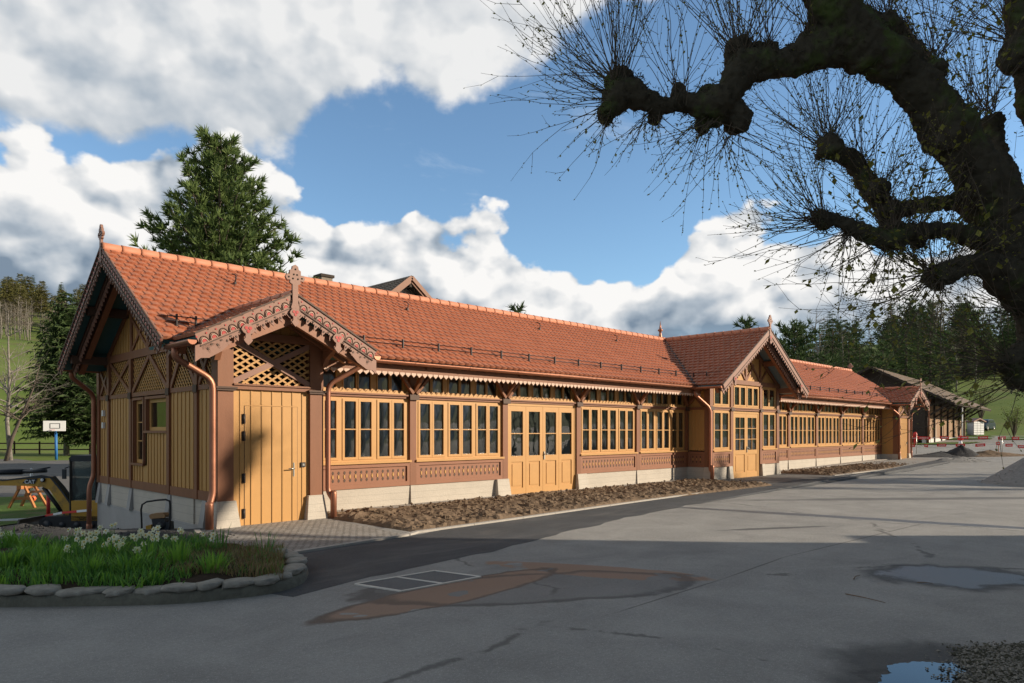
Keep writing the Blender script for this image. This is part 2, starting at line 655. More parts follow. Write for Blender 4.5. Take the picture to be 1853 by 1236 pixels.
def keep_front(x, y):
    z = zmain(x, y)
    if abs(x - XC) < 3.6 and zcross(x, y) > z + 0.12: return False
    for xs in (XS1, XS2):
        if abs(x - xs) < 1.75 and zsmall(xs)(x, y) > z + 0.10 and y < 14.0: return False
    return True


roof = tiles('roof', (X0, YE, ZE), (1, 0, 0), U_f, X1 - X0, slope, keep_front, parent=hall)
mb = MB()
o0 = Vector((X0, 2 * YR - YE, ZE))
slab(mb, [(X0, 2 * YR - YE, ZE), (X1, 2 * YR - YE, ZE), (X1, YR, ZR), (X0, YR, ZR)], 0.05)
mb.build('roof_back_slope', M['ridge'], hall)
# cross gable
UC = Vector((3.35, 0, ZR - ZE)).normalized()
YG = 11.5


def keep_cross(x, y): return zcross(x, y) > zmain(x, y) - 0.12 or y < YE


tiles('roof_cross_gable', (XC - 3.35, YG, ZE), (0, 1, 0), UC, YR - YG, slope, keep_cross, parent=hall)
tiles('roof_cross_gable', (XC + 3.35, YG, ZE), (0, 1, 0), (-UC.x, 0, UC.z), YR - YG, slope, keep_cross, parent=hall)
# porch gables
YSG = 11.6
ZSE = ZSR - KS * 1.7
US = Vector((1.7, 0, ZSR - ZSE)).normalized()
LS = math.hypot(1.7, ZSR - ZSE)
for xs in (XS1, XS2):
    f = zsmall(xs)
    kk = lambda x, y, f=f: f(x, y) > zmain(x, y) - 0.10 or y < YE
    tiles('roof_porch_gable', (xs - 1.7, YSG, ZSE), (0, 1, 0), US, 14.0 - YSG, LS, kk, parent=hall)
    tiles('roof_porch_gable', (xs + 1.7, YSG, ZSE), (0, 1, 0), (-US.x, 0, US.z), 14.0 - YSG, LS, kk, parent=hall)
mb = MB()
ridgecaps(mb, (X0, YR, ZR + 0.01), (X1 - 0.02, YR, ZR + 0.01))
mb.build('ridge_cap', M['ridge'], hall)
mb = MB()
ridgecaps(mb, (XC, YG, ZR), (XC, YR - 0.1, ZR))
mb.build('ridge_cap', M['ridge'], hall)
for xs in (XS1, XS2):
    mb = MB()
    ridgecaps(mb, (xs, YSG, ZSR), (xs, 13.9, ZSR), 0.09)
    mb.build('ridge_cap', M['ridge'], hall)
# valleys
for sx in (-1, 1):
    mb = MB()
    mb.beam((XC + sx * 3.4, YR - 3.4, ZR - 3.4 * K + 0.05), (XC, YR, ZR + 0.04), 0.10, 0.02)
    mb.build('valley_flashing', M['iron'], hall)
for xs in (XS1, XS2):
    for sx in (-1, 1):
        mb = MB()
        yv = YR - (ZR - ZSE) / K
        mb.beam((xs + sx * 1.7, yv, ZSE + 0.05), (xs, 13.95, ZSR + 0.04), 0.07, 0.02)
        mb.build('valley_flashing', M['iron'], hall)
# soffits (roof boarding)
mb = MB()
slab(mb, [(X0 + 0.03, YE + 0.02, ZE - 0.02), (X1 - 0.03, YE + 0.02, ZE - 0.02), (X1 - 0.03, YR, ZR - 0.03), (X0 + 0.03, YR, ZR - 0.03)], 0.06)
slab(mb, [(X0 + 0.03, 2 * YR - YE, ZE - 0.08), (X1 - 0.03, 2 * YR - YE, ZE - 0.08), (X1 - 0.03, YR, ZR - 0.09), (X0 + 0.03, YR, ZR - 0.09)], 0.04)
mb.build('soffit', M['teal'], hall)
mb = MB()
for s in (-1, 1):
    slab(mb, [(XC + s * 3.33, YG + 0.03, ZE - 0.03), (XC + s * 3.33, YR, ZE - 0.03), (XC, YR, ZR - 0.04), (XC, YG + 0.03, ZR - 0.04)], 0.05)
mb.build('soffit', M['soffit_grey'], hall)
for xs in (XS1, XS2):
    mb = MB()
    for s in (-1, 1):
        slab(mb, [(xs + s * 1.68, YSG + 0.03, ZSE - 0.02), (xs + s * 1.68, 13.9, ZSE - 0.02), (xs, 13.9, ZSR - 0.03), (xs, YSG + 0.03, ZSR - 0.03)], 0.05)
    mb.build('soffit', M['teal'], hall)


# ------------------------------------------------ bargeboards
def bargeboard(apex, foot, nrm, rich=True, hb=0.19, mw=0.17, name='bargeboard'):
    """carved board hanging from apex to foot; nrm looks outward"""
    apex, foot, nrm = Vector(apex), Vector(foot), Vector(nrm).normalized()
    d = (foot - apex)
    L = d.length
    d.normalize()
    v = Vector((0, 0, -1))
    v = (v - v.project(d)).normalized()
    th = -nrm * 0.035
    mb = MB()
    mb.prism([apex - v * 0.04, foot - v * 0.04, foot + v * hb, apex + v * hb], th)
    n = int(L / mw)
    wv = L / n
    b2 = MB()
    for i in range(n):
        o = apex + d * (i * wv) + v * hb - nrm * 0.003
        pts = [(0, 0), (1, 0), (1, .05), (.86, .07), (.78, .045), (.70, .075), (.62, .12), (.5, .155), (.38, .12), (.30, .075), (.22, .045), (.14, .07), (0, .05)]
        b2.prism([o + d * (a * wv) + v * b_ for a, b_ in pts], -nrm * 0.026)
    ob = mb.build(name, M['brown_pale'], hall)
    b2.build('fretwork', M['brown_pale'], ob)
    # mouldings top and bottom
    b3 = MB()
    b3.beam(apex - v * 0.03 + nrm * 0.01, foot - v * 0.03 + nrm * 0.01, 0.03, 0.02, v, 0)
    b3.beam(apex + v * (hb - 0.01) + nrm * 0.008, foot + v * (hb - 0.01) + nrm * 0.008, 0.018, 0.016, v, 0)
    b3.build('moulding', M['brown_dark'], ob)
    if rich:
        b4, b5, b6 = MB(), MB(), MB()
        for i in range(n):
            o = apex + d * ((i + 0.5) * wv) + v * (hb - 0.035) + nrm * 0.006
            for rr, bb in ((wv * 0.44, b4), (wv * 0.30, b6)):
                arc = [o + d * (math.cos(t) * rr) - v * (math.sin(t) * rr * 1.35) for t in [math.pi * q / 7 for q in range(8)]]
                bb.tube(arc, 0.009, 4, caps=False)
            b5.prism([o + nrm * 0.0 + d * (math.cos(t) * wv * 0.2) - v * (math.sin(t) * wv * 0.26 + 0.012) for t in [math.pi * q / 6 for q in range(7)]], nrm * 0.006)
            q = o + d * wv * 0.5 - v * 0.13
            b5.prism([q + d * 0.014 * math.cos(t) + v * 0.014 * math.sin(t) for t in [math.pi * k / 4 for k in range(8)]], nrm * 0.005)
            q = apex + d * ((i + 0.5) * wv) + v * (hb + 0.075) + nrm * 0.001
            b4.prism([q + d * 0.016 * math.cos(t) + v * 0.022 * math.sin(t) for t in [math.pi * k / 4 for k in range(8)]], nrm * 0.004)
            q = apex + d * (i * wv) + v * (hb + 0.03) + nrm * 0.001
            b4.prism([q + d * 0.022 * math.cos(t) + v * 0.016 * math.sin(t) for t in [math.pi * k / 4 for k in range(8)]], nrm * 0.004)
        b4.build('carved_arcs', M['brown_dark'], ob)
        b6.build('carved_arcs', M['cream'], ob)
        b5.build('red_inlay', M['red'], ob)
    return ob


def pendant(c, d, nrm, s=1.0):
    """hanging carved drop with a red trefoil; c top centre, d horizontal direction in the plane"""
    c, d, nrm = Vector(c), Vector(d).normalized(), Vector(nrm).normalized()
    z = Vector((0, 0, -1))
    out = [(-.05, 0), (.05, 0), (.10, .05), (.12, .10), (.08, .15), (.045, .17), (.05, .24), (.08, .27), (.05, .31), (0, .36), (-.05, .31), (-.08, .27), (-.05, .24), (-.045, .17), (-.08, .15), (-.12, .10), (-.10, .05)]
    mb = MB()
    mb.prism([c + d * (a * s) + z * (b_ * s) for a, b_ in out], nrm * 0.035)
    ob = mb.build('pendant', M['brown_pale'], hall)
    m2 = MB()
    for a, b_ in ((-.035, .07), (.035, .07), (0, .125)):
        q = c + d * a * s + z * b_ * s + nrm * 0.036
        m2.prism([q + (d * math.cos(t) + z * math.sin(t)) * 0.03 * s for t in [math.pi * k / 5 for k in range(10)]], nrm * 0.006)
    m2.build('red_trefoil', M['red'], ob)


def finial(c, d, nrm, s=1.0):
    c, d, nrm = Vector(c), Vector(d).normalized(), Vector(nrm).normalized()
    z = Vector((0, 0, 1))
    h = [(.05, -.32), (.075, -.22), (.05, -.14), (.05, .16), (.10, .19), (.09, .235), (.15, .23), (.18, .28), (.15, .33), (.10, .33), (.10, .40), (.06, .42), (.05, .47)]
    out = [(0, -.36)] + h + [(0, .50)] + [(-a, b_) for a, b_ in reversed(h)]
    mb = MB()
    mb.prism([c + d * (a * s) + z * (b_ * s) for a, b_ in out], -nrm * 0.045)
    ob = mb.build('finial', M['brown_pale'], hall)
    m2 = MB()
    for a, b_ in ((-.12, .28), (.12, .28), (0, .42), (-.045, .26), (.045, .26), (0, -.25), (-.03, .33), (.03, .33)):
        q = c + d * a * s + z * b_ * s + nrm * 0.001
        m2.prism([q + (d * math.cos(t) + z * math.sin(t)) * 0.016 * s for t in [math.pi * k / 4 for k in range(8)]], nrm * 0.004)
    m2.build('hole_shade_discs', M['void'], ob)  # raised dark discs paint the shade of pierced holes
    return ob


for (xv, sx) in ((X0, -1), (X1, 1)):
    for sy in (-1, 1):
        bargeboard((xv, YR, ZR), (xv, YR + sy * 3.38, ZE - 0.02), (sx, 0, 0), rich=(sx < 0), hb=0.17, mw=0.14)
    finial((xv + sx * 0.02, YR, ZR + 0.02), (0, 1, 0), (sx, 0, 0), 0.92)
for s in (-1, 1):
    bargeboard((XC, YG, ZR), (XC + s * 3.4, YG, ZE - 0.03), (0, -1, 0), rich=False, hb=0.17, mw=0.15)
finial((XC, YG - 0.02, ZR + 0.02), (1, 0, 0), (0, -1, 0), 1.0)
for xs in (XS1, XS2):
    for s in (-1, 1):
        bargeboard((xs, YSG, ZSR), (xs + s * 1.72, YSG, ZSE - 0.01), (0, -1, 0), rich=(xs == XS1), hb=0.20, mw=0.172)
        # lower carved apron and its pendants
        mb = MB()
        fx = xs + s * 1.72
        mb.prism([(fx, YSG + 0.003, ZSE - 0.18), (fx + s * 0.0, YSG + 0.003, ZSE - 0.44), (fx - s * 0.09, YSG + 0.003, ZSE - 0.37), (fx - s * 0.22, YSG + 0.003, ZSE - 0.36), (fx - s * 0.42, YSG + 0.003, ZSE - 0.24), (fx - s * 0.60, YSG + 0.003, ZSE - 0.06), (fx - s * 0.3, YSG + 0.003, ZSE - 0.04)], (0, 0.03, 0))
        mb.build('bargeboard_foot', M['brown_pale'], hall)
        pendant((xs + s * 0.86, YSG - 0.001, (ZSR + ZSE) / 2 - 0.18), (1, 0, 0), (0, -1, 0), 1.0)
        mb = MB()
        mb.beam((xs, YSG + 0.12, ZSR - 0.42), (xs + s * 1.6, YSG + 0.12, ZSE - 0.30), 0.16, 0.09, (0, 0, 1))
        mb.build('rafter', M['brown_panel'], hall)
    pendant((xs, YSG - 0.001, ZSR - 0.25), (1, 0, 0), (0, -1, 0), 0.9)
    finial((xs, YSG - 0.03, ZSR + 0.0), (1, 0, 0), (0, -1, 0), 1.05)
# inner frames beneath the verges
for (xv, sx) in ((X0, 1), (X1, -1)):
    for sy in (-1, 1):
        mb = MB()
        mb.beam((xv + sx * 0.42, YR, ZR - 0.25), (xv + sx * 0.42, YR + sy * 3.2, ZE - 0.13), 0.2, 0.12, (0, 0, 1))
        mb.build('rafter', M['brown_panel'], hall)
        bargeboard((xv + sx * 0.24, YR, ZR - 0.16), (xv + sx * 0.24, YR + sy * 3.2, ZE - 0.08), (-sx, 0, 0), rich=False, hb=0.12, mw=0.14, name='inner_bargeboard')
        for yy, zz in ((YR + sy * 2.72, ZE + 0.12), (YR + sy * 1.4, ZR - 1.05)):
            mb = MB()
            mb.box(xv + sx * 0.1, yy - 0.09, zz - 0.12, xv + sx * 1.0, yy + 0.09, zz + 0.06)
            mb.build('purlin', M['brown_dark'], hall)
    mb = MB()
    mb.box(xv + sx * 0.1, YR - 0.08, ZR - 0.42, xv + sx * 1.0, YR + 0.08, ZR - 0.2)
    mb.build('purlin', M['brown_dark'], hall)
for s in (-1, 1):
    mb = MB()
    mb.beam((XC, YG + 0.35, ZR - 0.3), (XC + s * 3.2, YG + 0.35, ZE - 0.2), 0.2, 0.12, (0, 0, 1))
    mb.build('rafter', M['brown_panel'], hall)
    bargeboard((XC, YG + 0.18, ZR - 0.2), (XC + s * 3.2, YG + 0.18, ZE - 0.14), (0, -1, 0), rich=False, hb=0.12, mw=0.15, name='inner_bargeboard')
    mb = MB()
    mb.box(XC + s * 2.72 - 0.09, YG + 0.1, ZE - 0.05, XC + s * 2.72 + 0.09, YP, ZE + 0.14)
    mb.build('purlin', M['brown_panel'], hall)
    mb = MB()
    mb.box(XC + s * 1.4 - 0.09, YG + 0.3, ZR - 1.2, XC + s * 1.4 + 0.09, YP, ZR - 1.02)
    mb.build('purlin', M['brown_panel'], hall)
    pendant((XC + s * 2.65, YG - 0.001, ZE + 0.28), (1, 0, 0), (0, -1, 0), 0.9)
pendant((XC, YG - 0.001, ZR - 0.22), (1, 0, 0), (0, -1, 0), 0.9)
# metal spire where the ridges meet
mb = MB()
mb.lathe((XC - 0.3, YR, ZR + 0.02), [(0.09, 0), (0.075, 0.1), (0.05, 0.22), (0.045, 0.3), (0.10, 0.34), (0.10, 0.38), (0.05, 0.42), (0.035, 0.5), (0.004, 0.74)], 12)
mb.build('ridge_spire', M['copper'], hall)

# ------------------------------------------------ shell, plinth, interior
ext = MB()


def plinth_block(mb, x0, x1, y0, y1, z0=-0.35, z1=ZP, mi=0): mb.box(x0, y0, z0, x1, y1, z1, mi)


mb = MB()
zb = -0.4
for a, b_ in ((7.18, 13 - 0.02), (15.98, 22.0), (27.4, 42.22)):
    mb.box(a, YF - 0.03, zb, b_, YF + 0.2, ZP)
mb.box(XE, YF + 0.2, -0.02, XE + 0.25, YB, ZP)           # end wall band
mb.box(XE, YB, -0.02, XE + 0.25, YPB, ZP - 0.003)
mb.box(XE + 0.03, YP + 0.02, -0.02, XE + 0.25, YF + 0.2, ZP - 0.003)
mb.box(22.02, YP + 0.02, zb, 23.5, YF, ZP)
mb.box(25.9, YP + 0.02, zb, 27.38, YF, ZP)
mb.box(22.008, YP + 0.24, zb, 22.2, YF, ZP - 0.002)
mb.box(42.24, YP + 0.1, zb, 42.4, YF, ZP)
mb.box(XE + 0.1, YPB - 0.2, zb, XE2, YPB, ZP)
mb.box(XE2 - 0.2, YP + 0.1, zb, XE2 - 0.02, YPB, ZP)
mb.build('plinth', M['concrete'], hall)
mb = MB()
mb.box(XE - 0.02, YP + 0.25, -1.6, XE + 0.2, YPB + 0.02, -0.02)
mb.build('basement_wall', M['concrete_smooth'], hall)


def footing(x, y, nx, ny, wdt=0.24, zt=ZP, zb_=-0.35, flare=0.11, base=0.04):
    """concrete post foot widening downwards; (nx, ny) looks outward"""
    a = Vector((-ny, nx, 0))
    n = Vector((nx, ny, 0))
    c = Vector((x, y, 0))
    mb = MB()
    h = wdt / 2
    t_, b_ = base, base + flare
    vs = [c - a * h, c + a * h, c + a * h + n * t_, c - a * h + n * t_]
    vs = [v + Vector((0, 0, zt)) for v in vs]
    h2 = h + flare * 0.35
    vb = [c - a * h2, c + a * h2, c + a * h2 + n * b_, c - a * h2 + n * b_]
    vb = [v + Vector((0, 0, zb_)) for v in vb]
    mb.add(vs + vb, [(3, 2, 1, 0), (4, 5, 6, 7), (0, 1, 5, 4), (1, 2, 6, 5), (2, 3, 7, 6), (3, 0, 4, 7)])
    return mb


for x in (10, 13, 16, 19, 30.3, 33.3, 36.3, 39.3):
    big = x in (13, 16)
    footing(x + (0.12 if x == 16 else -0.12 if x == 13 else 0), YF - 0.03, 0, -1, 0.42 if big else 0.13, ZP + 0.004, -0.35, 0.13 if big else 0.06, 0.07 if big else 0.02).build('footing', M['concrete'], hall)
for y in (12.95, 14.7, 17.0, 18.6, 19.35):
    footing(XE, y, -1, 0, 0.17, ZP + 0.002, -0.03, 0.07, 0.02).build('footing', M['concrete_smooth'], hall)
for x in (23.42, 25.98):
    footing(x, YP, 0, -1, 0.24, ZP + 0.004, -0.3, 0.07, 0.05).build('footing', M['concrete'], hall)


def pier(xa, xb, ya, yb):
    mb = MB()
    cx, cy = (xa + xb) / 2, (ya + yb) / 2
    hx, hy = (xb - xa) / 2, (yb - ya) / 2
    top = [(cx + sx * hx, cy + sy * hy, ZP + 0.01) for sx, sy in ((-1, -1), (1, -1), (1, 1), (-1, 1))]
    mid = [(cx + sx * (hx + 0.05), cy + sy * (hy + 0.05), 0.08) for sx, sy in ((-1, -1), (1, -1), (1, 1), (-1, 1))]
    bt = [(cx + sx * (hx + 0.09), cy + sy * (hy + 0.09), -0.35) for sx, sy in ((-1, -1), (1, -1), (1, 1), (-1, 1))]
    fs = [(0, 1, 2, 3)]
    for k in range(4):
        k2 = (k + 1) % 4
        fs += [(k, 4 + k, 4 + k2, k2), (4 + k, 8 + k, 8 + k2, 4 + k2)]
    mb.add(top + mid + bt, fs)
    return mb.build('footing', M['concrete'], hall)


pier(XE, XE + 0.32, YP - 0.02, YP + 0.3)
pier(6.86, 7.18, YP - 0.02, YP + 0.3)
pier(22.0, 22.22, YP - 0.01, YP + 0.2)
pier(27.18, 27.4, YP - 0.01, YP + 0.2)
pier(42.22, 42.5, YP - 0.02, YP + 0.3)
pier(43.98, 44.28, YP - 0.02, YP + 0.3)

# floor, back walls, ceiling: a dim room behind the glass
mb = MB()
mb.box(7.0, YF + 0.2, 0.3, 42.3, YB - 0.1, 0.42)
mb.box(5.4, YB - 0.1, 0.3, 44, YB, 3.5)
mb.box(7.0, YF + 0.2, 0.3, 7.1, YB - 0.1, 3.5)
mb.box(42.3, YF + 0.2, 0.3, 42.4, YB - 0.1, 3.5)
mb.box(20.9, 15.9, 0.42, 21.0, YB - 0.1, 3.45)
mb.box(28.4, 15.9, 0.42, 28.5, YB - 0.1, 3.45)
mb.build('interior', M['interior'], hall)
mb = MB()
mb.box(5.3, YF + 0.05, 3.52, 44.1, YB, 3.56)
mb.box(XE + 0.12, YP + 0.25, 2.5, XE + 0.15, YPB, 3.35)
mb.box(XE + 0.2, YP + 0.35, 2.5, 7.1, YP + 0.38, 3.7)
mb.box(42.4, YP + 0.35, 0, 44.2, YP + 0.38, 3.7)
mb.build('ceiling_and_void_backing', M['void'], hall)  # ceiling, and dark sheets standing in for the gloom behind the lattice

# ------------------------------------------------ windows, doors, posts of the long front


def pane(mb, x0, x1, z0, z1, y, bow=0.006, n=4):
    vs, fs = [], []
    for j in range(n + 1):
        for i in range(n + 1):
            u, v = i / n, j / n
            vs.append((x0 + (x1 - x0) * u, y - bow * 16 * u * (1 - u) * v * (1 - v), z0 + (z1 - z0) * v))
    for j in range(n):
        for i in range(n):
            a = j * (n + 1) + i
            fs.append((a, a + 1, a + n + 2, a + n + 1))
    mb.add(vs, fs, 0, True)


wr = random.Random(5)


def casement_row(x0, x1, z0, z1, y, groups, bars=1, parent=None, name='window', fw=0.055, mull=0.085, deep=0.07, sillh=0.05):
    """groups: number of casements in each pair between mullions. Frame is one mesh, panes another."""
    fr, gl = MB(), MB()
    tot = sum(groups)
    Wd = (x1 - x0) - mull * (len(groups) + 1)
    cw = Wd / tot
    fr.box(x0, y, z0, x1, y + deep, z0 + sillh)
    fr.box(x0, y, z1 - sillh, x1, y + deep, z1)
    x = x0
    za, zb2 = z0 + sillh, z1 - sillh
    for g in groups:
        fr.box(x, y, za, x + mull, y + deep, zb2)
        x += mull
        for k in range(g):
            a, b_ = x + 0.004, x + cw - 0.004
            yy = y - 0.014
            f2 = fw * min(1.0, cw / 0.36)
            fr.box(a, yy, za, a + f2, y + deep - 0.02, zb2)
            fr.box(b_ - f2, yy, za, b_, y + deep - 0.02, zb2)
            fr.box(a + f2, yy, za, b_ - f2, y + deep - 0.02, za + fw)
            fr.box(a + f2, yy, zb2 - fw, b_ - f2, y + deep - 0.02, zb2)
            hh = (zb2 - za - 2 * fw) / (bars + 1)
            for q in range(bars + 1):
                p0, p1 = za + fw + q * hh, za + fw + (q + 1) * hh
                if q: fr.box(a + f2, yy + 0.004, p0 - 0.012, b_ - f2, y + deep - 0.024, p0 + 0.012)
                pane(gl, a + f2 - 0.002, b_ - f2 + 0.002, p0, p1, y + 0.022 + wr.uniform(-0.003, 0.003), wr.uniform(0.007, 0.017))
            x += cw
    fr.box(x, y, za, x + mull, y + deep, zb2)
    o = fr.build(name, M['ochre_light'], parent or hall)
    gl.build('pane', M['glass'], o)
    return o


def sill_panel(x0, x1, y, z0=ZP, z1=ZS - 0.04, xaxis=True):
    """brown carved apron below a window"""
    mb, m2, m3 = MB(), MB(), MB()

    def P(a, dy, z): return (a, y + dy, z) if xaxis else (y + dy, a, z)

    def bx(m, a, b_, d0, d1, za, zc):
        p, q = P(a, d0, za), P(b_, d1, zc)
        m.box(min(p[0], q[0]), min(p[1], q[1]), za, max(p[0], q[0]), max(p[1], q[1]), zc)
    bx(mb, x0, x1, 0.012, 0.06, z0, z1)
    bx(mb, x0, x1, -0.02, 0.012, z1 - 0.09, z1)
    bx(mb, x0, x1, -0.02, 0.012, z0, z0 + 0.10)
    bx(mb, x0, x0 + 0.08, -0.02, 0.012, z0 + 0.10, z1 - 0.09)
    bx(mb, x1 - 0.08, x1, -0.02, 0.012, z0 + 0.10, z1 - 0.09)
    o = mb.build('apron_panel', M['brown_panel'], hall)
    n = max(2, int((x1 - x0 - 0.2) / 0.138))
    st = (x1 - x0 - 0.2) / n
    zc = (z0 + z1) / 2
    for i in range(n):
        a = x0 + 0.1 + (i + 0.5) * st
        sg = -0.012 if xaxis else 0.012
        sl_ = [(-.010, -.15), (.012, -.15), (.03, -.10), (.010, -.07), (.022, 0), (.008, .07), (.03, .10), (.012, .15), (-.010, .15), (-.028, .10), (-.006, .07), (-.012, 0), (-.006, -.07), (-.028, -.10)]
        m2.prism([P(a + u, 0.0085, zc + v * 0.78) for u, v in sl_], (0, sg * 0.2, 0) if xaxis else (-0.002, 0, 0))
        bl = [(-.020, 0), (-.010, .045), (.012, .05), (.024, 0), (.012, -.05), (-.010, -.045)]
        m3.prism([P(a + u - 0.006, 0.004, zc + v * 0.9) for u, v in bl], (0, -0.003, 0) if xaxis else (-0.003, 0, 0))
    m2.build('cut_out_shade', M['brown_dark'], o)  # dark raised slips stand in for the shade of sawn openings
    m3.build('ochre_inlay', M['ochre'], o)
    return o


def front_post(x, y=YF, w_=0.18, z0=ZP, z1=3.45, nm='post'):
    mb = MB()
    mb.box(x - w_ / 2, y - 0.06, z0, x + w_ / 2, y + 0.12, z1)
    o = mb.build(nm, M['brown'], hall)
    return o


def transom(x0, x1, y=YF, zig=True):
    mb = MB()
    mb.box(x0, y - 0.05, ZT, x1, y + 0.1, ZT + 0.05)
    mb.box(x0, y - 0.09, ZT + 0.05, x1, y + 0.1, ZT + 0.085)
    o = mb.build('transom_beam', M['brown'], hall)
    if zig:
        m2 = MB()
        n = int(round((x1 - x0) / 0.15))
        st = (x1 - x0) / n
        m2.box(x0, y - 0.052, ZT + 0.087, x1, y - 0.03, ZT + 0.105)
        for i in range(n):
            a = x0 + i * st
            m2.prism([(a, y - 0.052, ZT + 0.105), (a + st, y - 0.052, ZT + 0.105), (a + st / 2, y - 0.052, ZT + 0.175)], (0, 0.02, 0))
        m2.build('zigzag_trim', M['ochre_light'], o)


def bay(x0, x1, full=True, door=False):
    a, b_ = x0 + 0.09, x1 - 0.09
    transom(a, b_)
    # clerestory panes
    casement_row(a, b_, ZT + 0.1, 3.42, YF + 0.03, [2, 2, 2], 0, name='clerestory_window', mull=0.12, fw=0.03)
    if door: return
    casement_row(a, b_, ZS, ZT, YF - 0.005, [2, 2, 2])
    mb = MB()
    mb.box(a - 0.02, YF - 0.10, ZS - 0.045, b_ + 0.02, YF - 0.006, ZS + 0.004)
    mb.build('window_sill', M['ochre_light'], hall)
    sill_panel(a, b_, YF - 0.035)


for i in range(5):
    x0 = 7.0 + 3 * i
    bay(x0 + (0.09 if i == 0 else 0), x0 + 3, door=(i == 2))
for i in range(5):
    x0 = 27.3 + 3 * i
    bay(x0, x0 + 3 - (0.06 if i == 4 else 0))
for x in (10, 13, 16, 19, 21.95, 27.42, 30.3, 33.3, 36.3, 39.3, 42.15):
    front_post(x)
for x in (10, 13, 16, 19, 21.95, 30.3, 33.3, 36.3, 39.3):
    mb = MB()
    for s in (-1, 1):
        if x == 21.95 and s == 1: continue
        mb.beam((x + s * 0.05, YF - 0.10, ZT + 0.12), (x + s * 0.52, YF - 0.16, 3.12), 0.09, 0.07, (0, 1, 0))
    mb.beam((x, YF - 0.05, ZT + 0.14), (x, YF - 0.56, 3.12), 0.08, 0.09, (1, 0, 0))
    mb.box(x - 0.05, YF - 0.64, 3.10, x + 0.05, YF, 3.20)
    mb.build('bracket', M['brown'], hall)
    mb = MB()
    mb.box(x - 0.13, YF - 0.12, ZT - 0.03, x + 0.13, YF - 0.06, ZT + 0.10)
    mb.build('post_capital', M['brown_dark'], hall)


def four_leaf_door(x0, x1, y, z0, z1, nleaf, bars, glassz, name='door', cols=1):
    """leaves with glazed upper part and panelled lower part"""
    fr, gl = MB(), MB()
    fr.box(x0, y, z0, x0 + 0.06, y + 0.1, z1)
    fr.box(x1 - 0.06, y, z0, x1, y + 0.1, z1)
    fr.box(x0 + 0.06, y, z1 - 0.07, x1 - 0.06, y + 0.1, z1)
    w_ = (x1 - x0 - 0.12) / nleaf
    for i in range(nleaf):
        a, b_ = x0 + 0.06 + i * w_ + 0.004, x0 + 0.06 + (i + 1) * w_ - 0.004
        zt = z1 - 0.075
        s = 0.11
        yy = y + 0.012
        fr.box(a, yy, z0 + 0.01, a + s, y + 0.07, zt)
        fr.box(b_ - s, yy, z0 + 0.01, b_, y + 0.07, zt)
        fr.box(a + s, yy, zt - 0.14, b_ - s, y + 0.07, zt)
        fr.box(a + s, yy, z0 + 0.01, b_ - s, y + 0.07, z0 + 0.22)
        fr.box(a + s, yy, glassz - 0.16, b_ - s, y + 0.07, glassz)
        fr.box(a + s, yy + 0.022, z0 + 0.22, b_ - s, y + 0.06, glassz - 0.16)
        fr.box(a + s + 0.05, yy + 0.008, z0 + 0.28, b_ - s - 0.05, yy + 0.022, glassz - 0.22)
        H = zt - 0.14 - glassz
        for q in range(bars + 1):
            p0 = glassz + H * q / (bars + 1)
            p1 = glassz + H * (q + 1) / (bars + 1)
            if q: fr.box(a + s, yy + 0.004, p0 - 0.012, b_ - s, y + 0.06, p0 + 0.012)
            for cc in range(cols):
                ca = a + s + (b_ - a - 2 * s) * cc / cols
                cb = a + s + (b_ - a - 2 * s) * (cc + 1) / cols
                if cc: fr.box(ca - 0.012, yy + 0.003, p0, ca + 0.012, y + 0.055, p1)
                pane(gl, ca, cb, p0, p1, y + 0.045 + wr.uniform(-0.002, 0.002), wr.uniform(0.002, 0.006))
    o = fr.build(name, M['ochre_light'], hall)
    gl.build('pane', M['glass'], o)
    xm = x0 + 0.06 + w_ * (nleaf // 2)
    h = MB()
    h.box(xm + 0.03, y - 0.012, 0.93, xm + 0.07, y + 0.012, 1.15)
    h.tube([(xm + 0.05, y, 1.08), (xm + 0.05, y - 0.06, 1.08), (xm + 0.16, y - 0.06, 1.08)], 0.011, 6)
    h.build('handle', M['steel'], o)
    return o


d4 = four_leaf_door(13.09, 15.91, YF - 0.02, -0.03, ZT, 4, 1, 1.05)
four_leaf_door(23.70, 25.70, YP + 0.01, -0.02, ZT - 0.03, 2, 2, 1.02, cols=2)
mb = MB()
for x in (13.02, 15.98):
    mb.box(x - 0.07, YF + 0.0, -0.1, x + 0.07, YF + 0.2, ZP)
mb.build('door_jamb', M['ochre'], hall)


# ------------------------------------------------ eaves: fascia, fringe and gutters
def fringe(x0, x1, y, z, parent):
    n = int(round((x1 - x0) / 0.155))
    st = (x1 - x0) / n
    a, b_ = MB(), MB()
    a.box(x0, y, z, x1, y + 0.03, z + 0.17)
    for i in range(n):
        c_ = x0 + (i + 0.5) * st
        b_.prism([(c_ - .062, y - 0.003, z + 0.02), (c_ + .062, y - 0.003, z + 0.02), (c_ + .068, y - 0.003, z - 0.015), (c_ + .03, y - 0.003, z - 0.045), (c_, y - 0.003, z - 0.075), (c_ - .03, y - 0.003, z - 0.045), (c_ - .068, y - 0.003, z - 0.015)], (0, 0.025, 0))
    o = a.build('fascia_board', M['brown'], parent)
    b_.build('scalloped_fringe', M['cream'], o)


for a, b_ in ((7.2, 21.95), (27.45, 42.2)):
    fringe(a, b_, YE + 0.10, 2.98, hall)


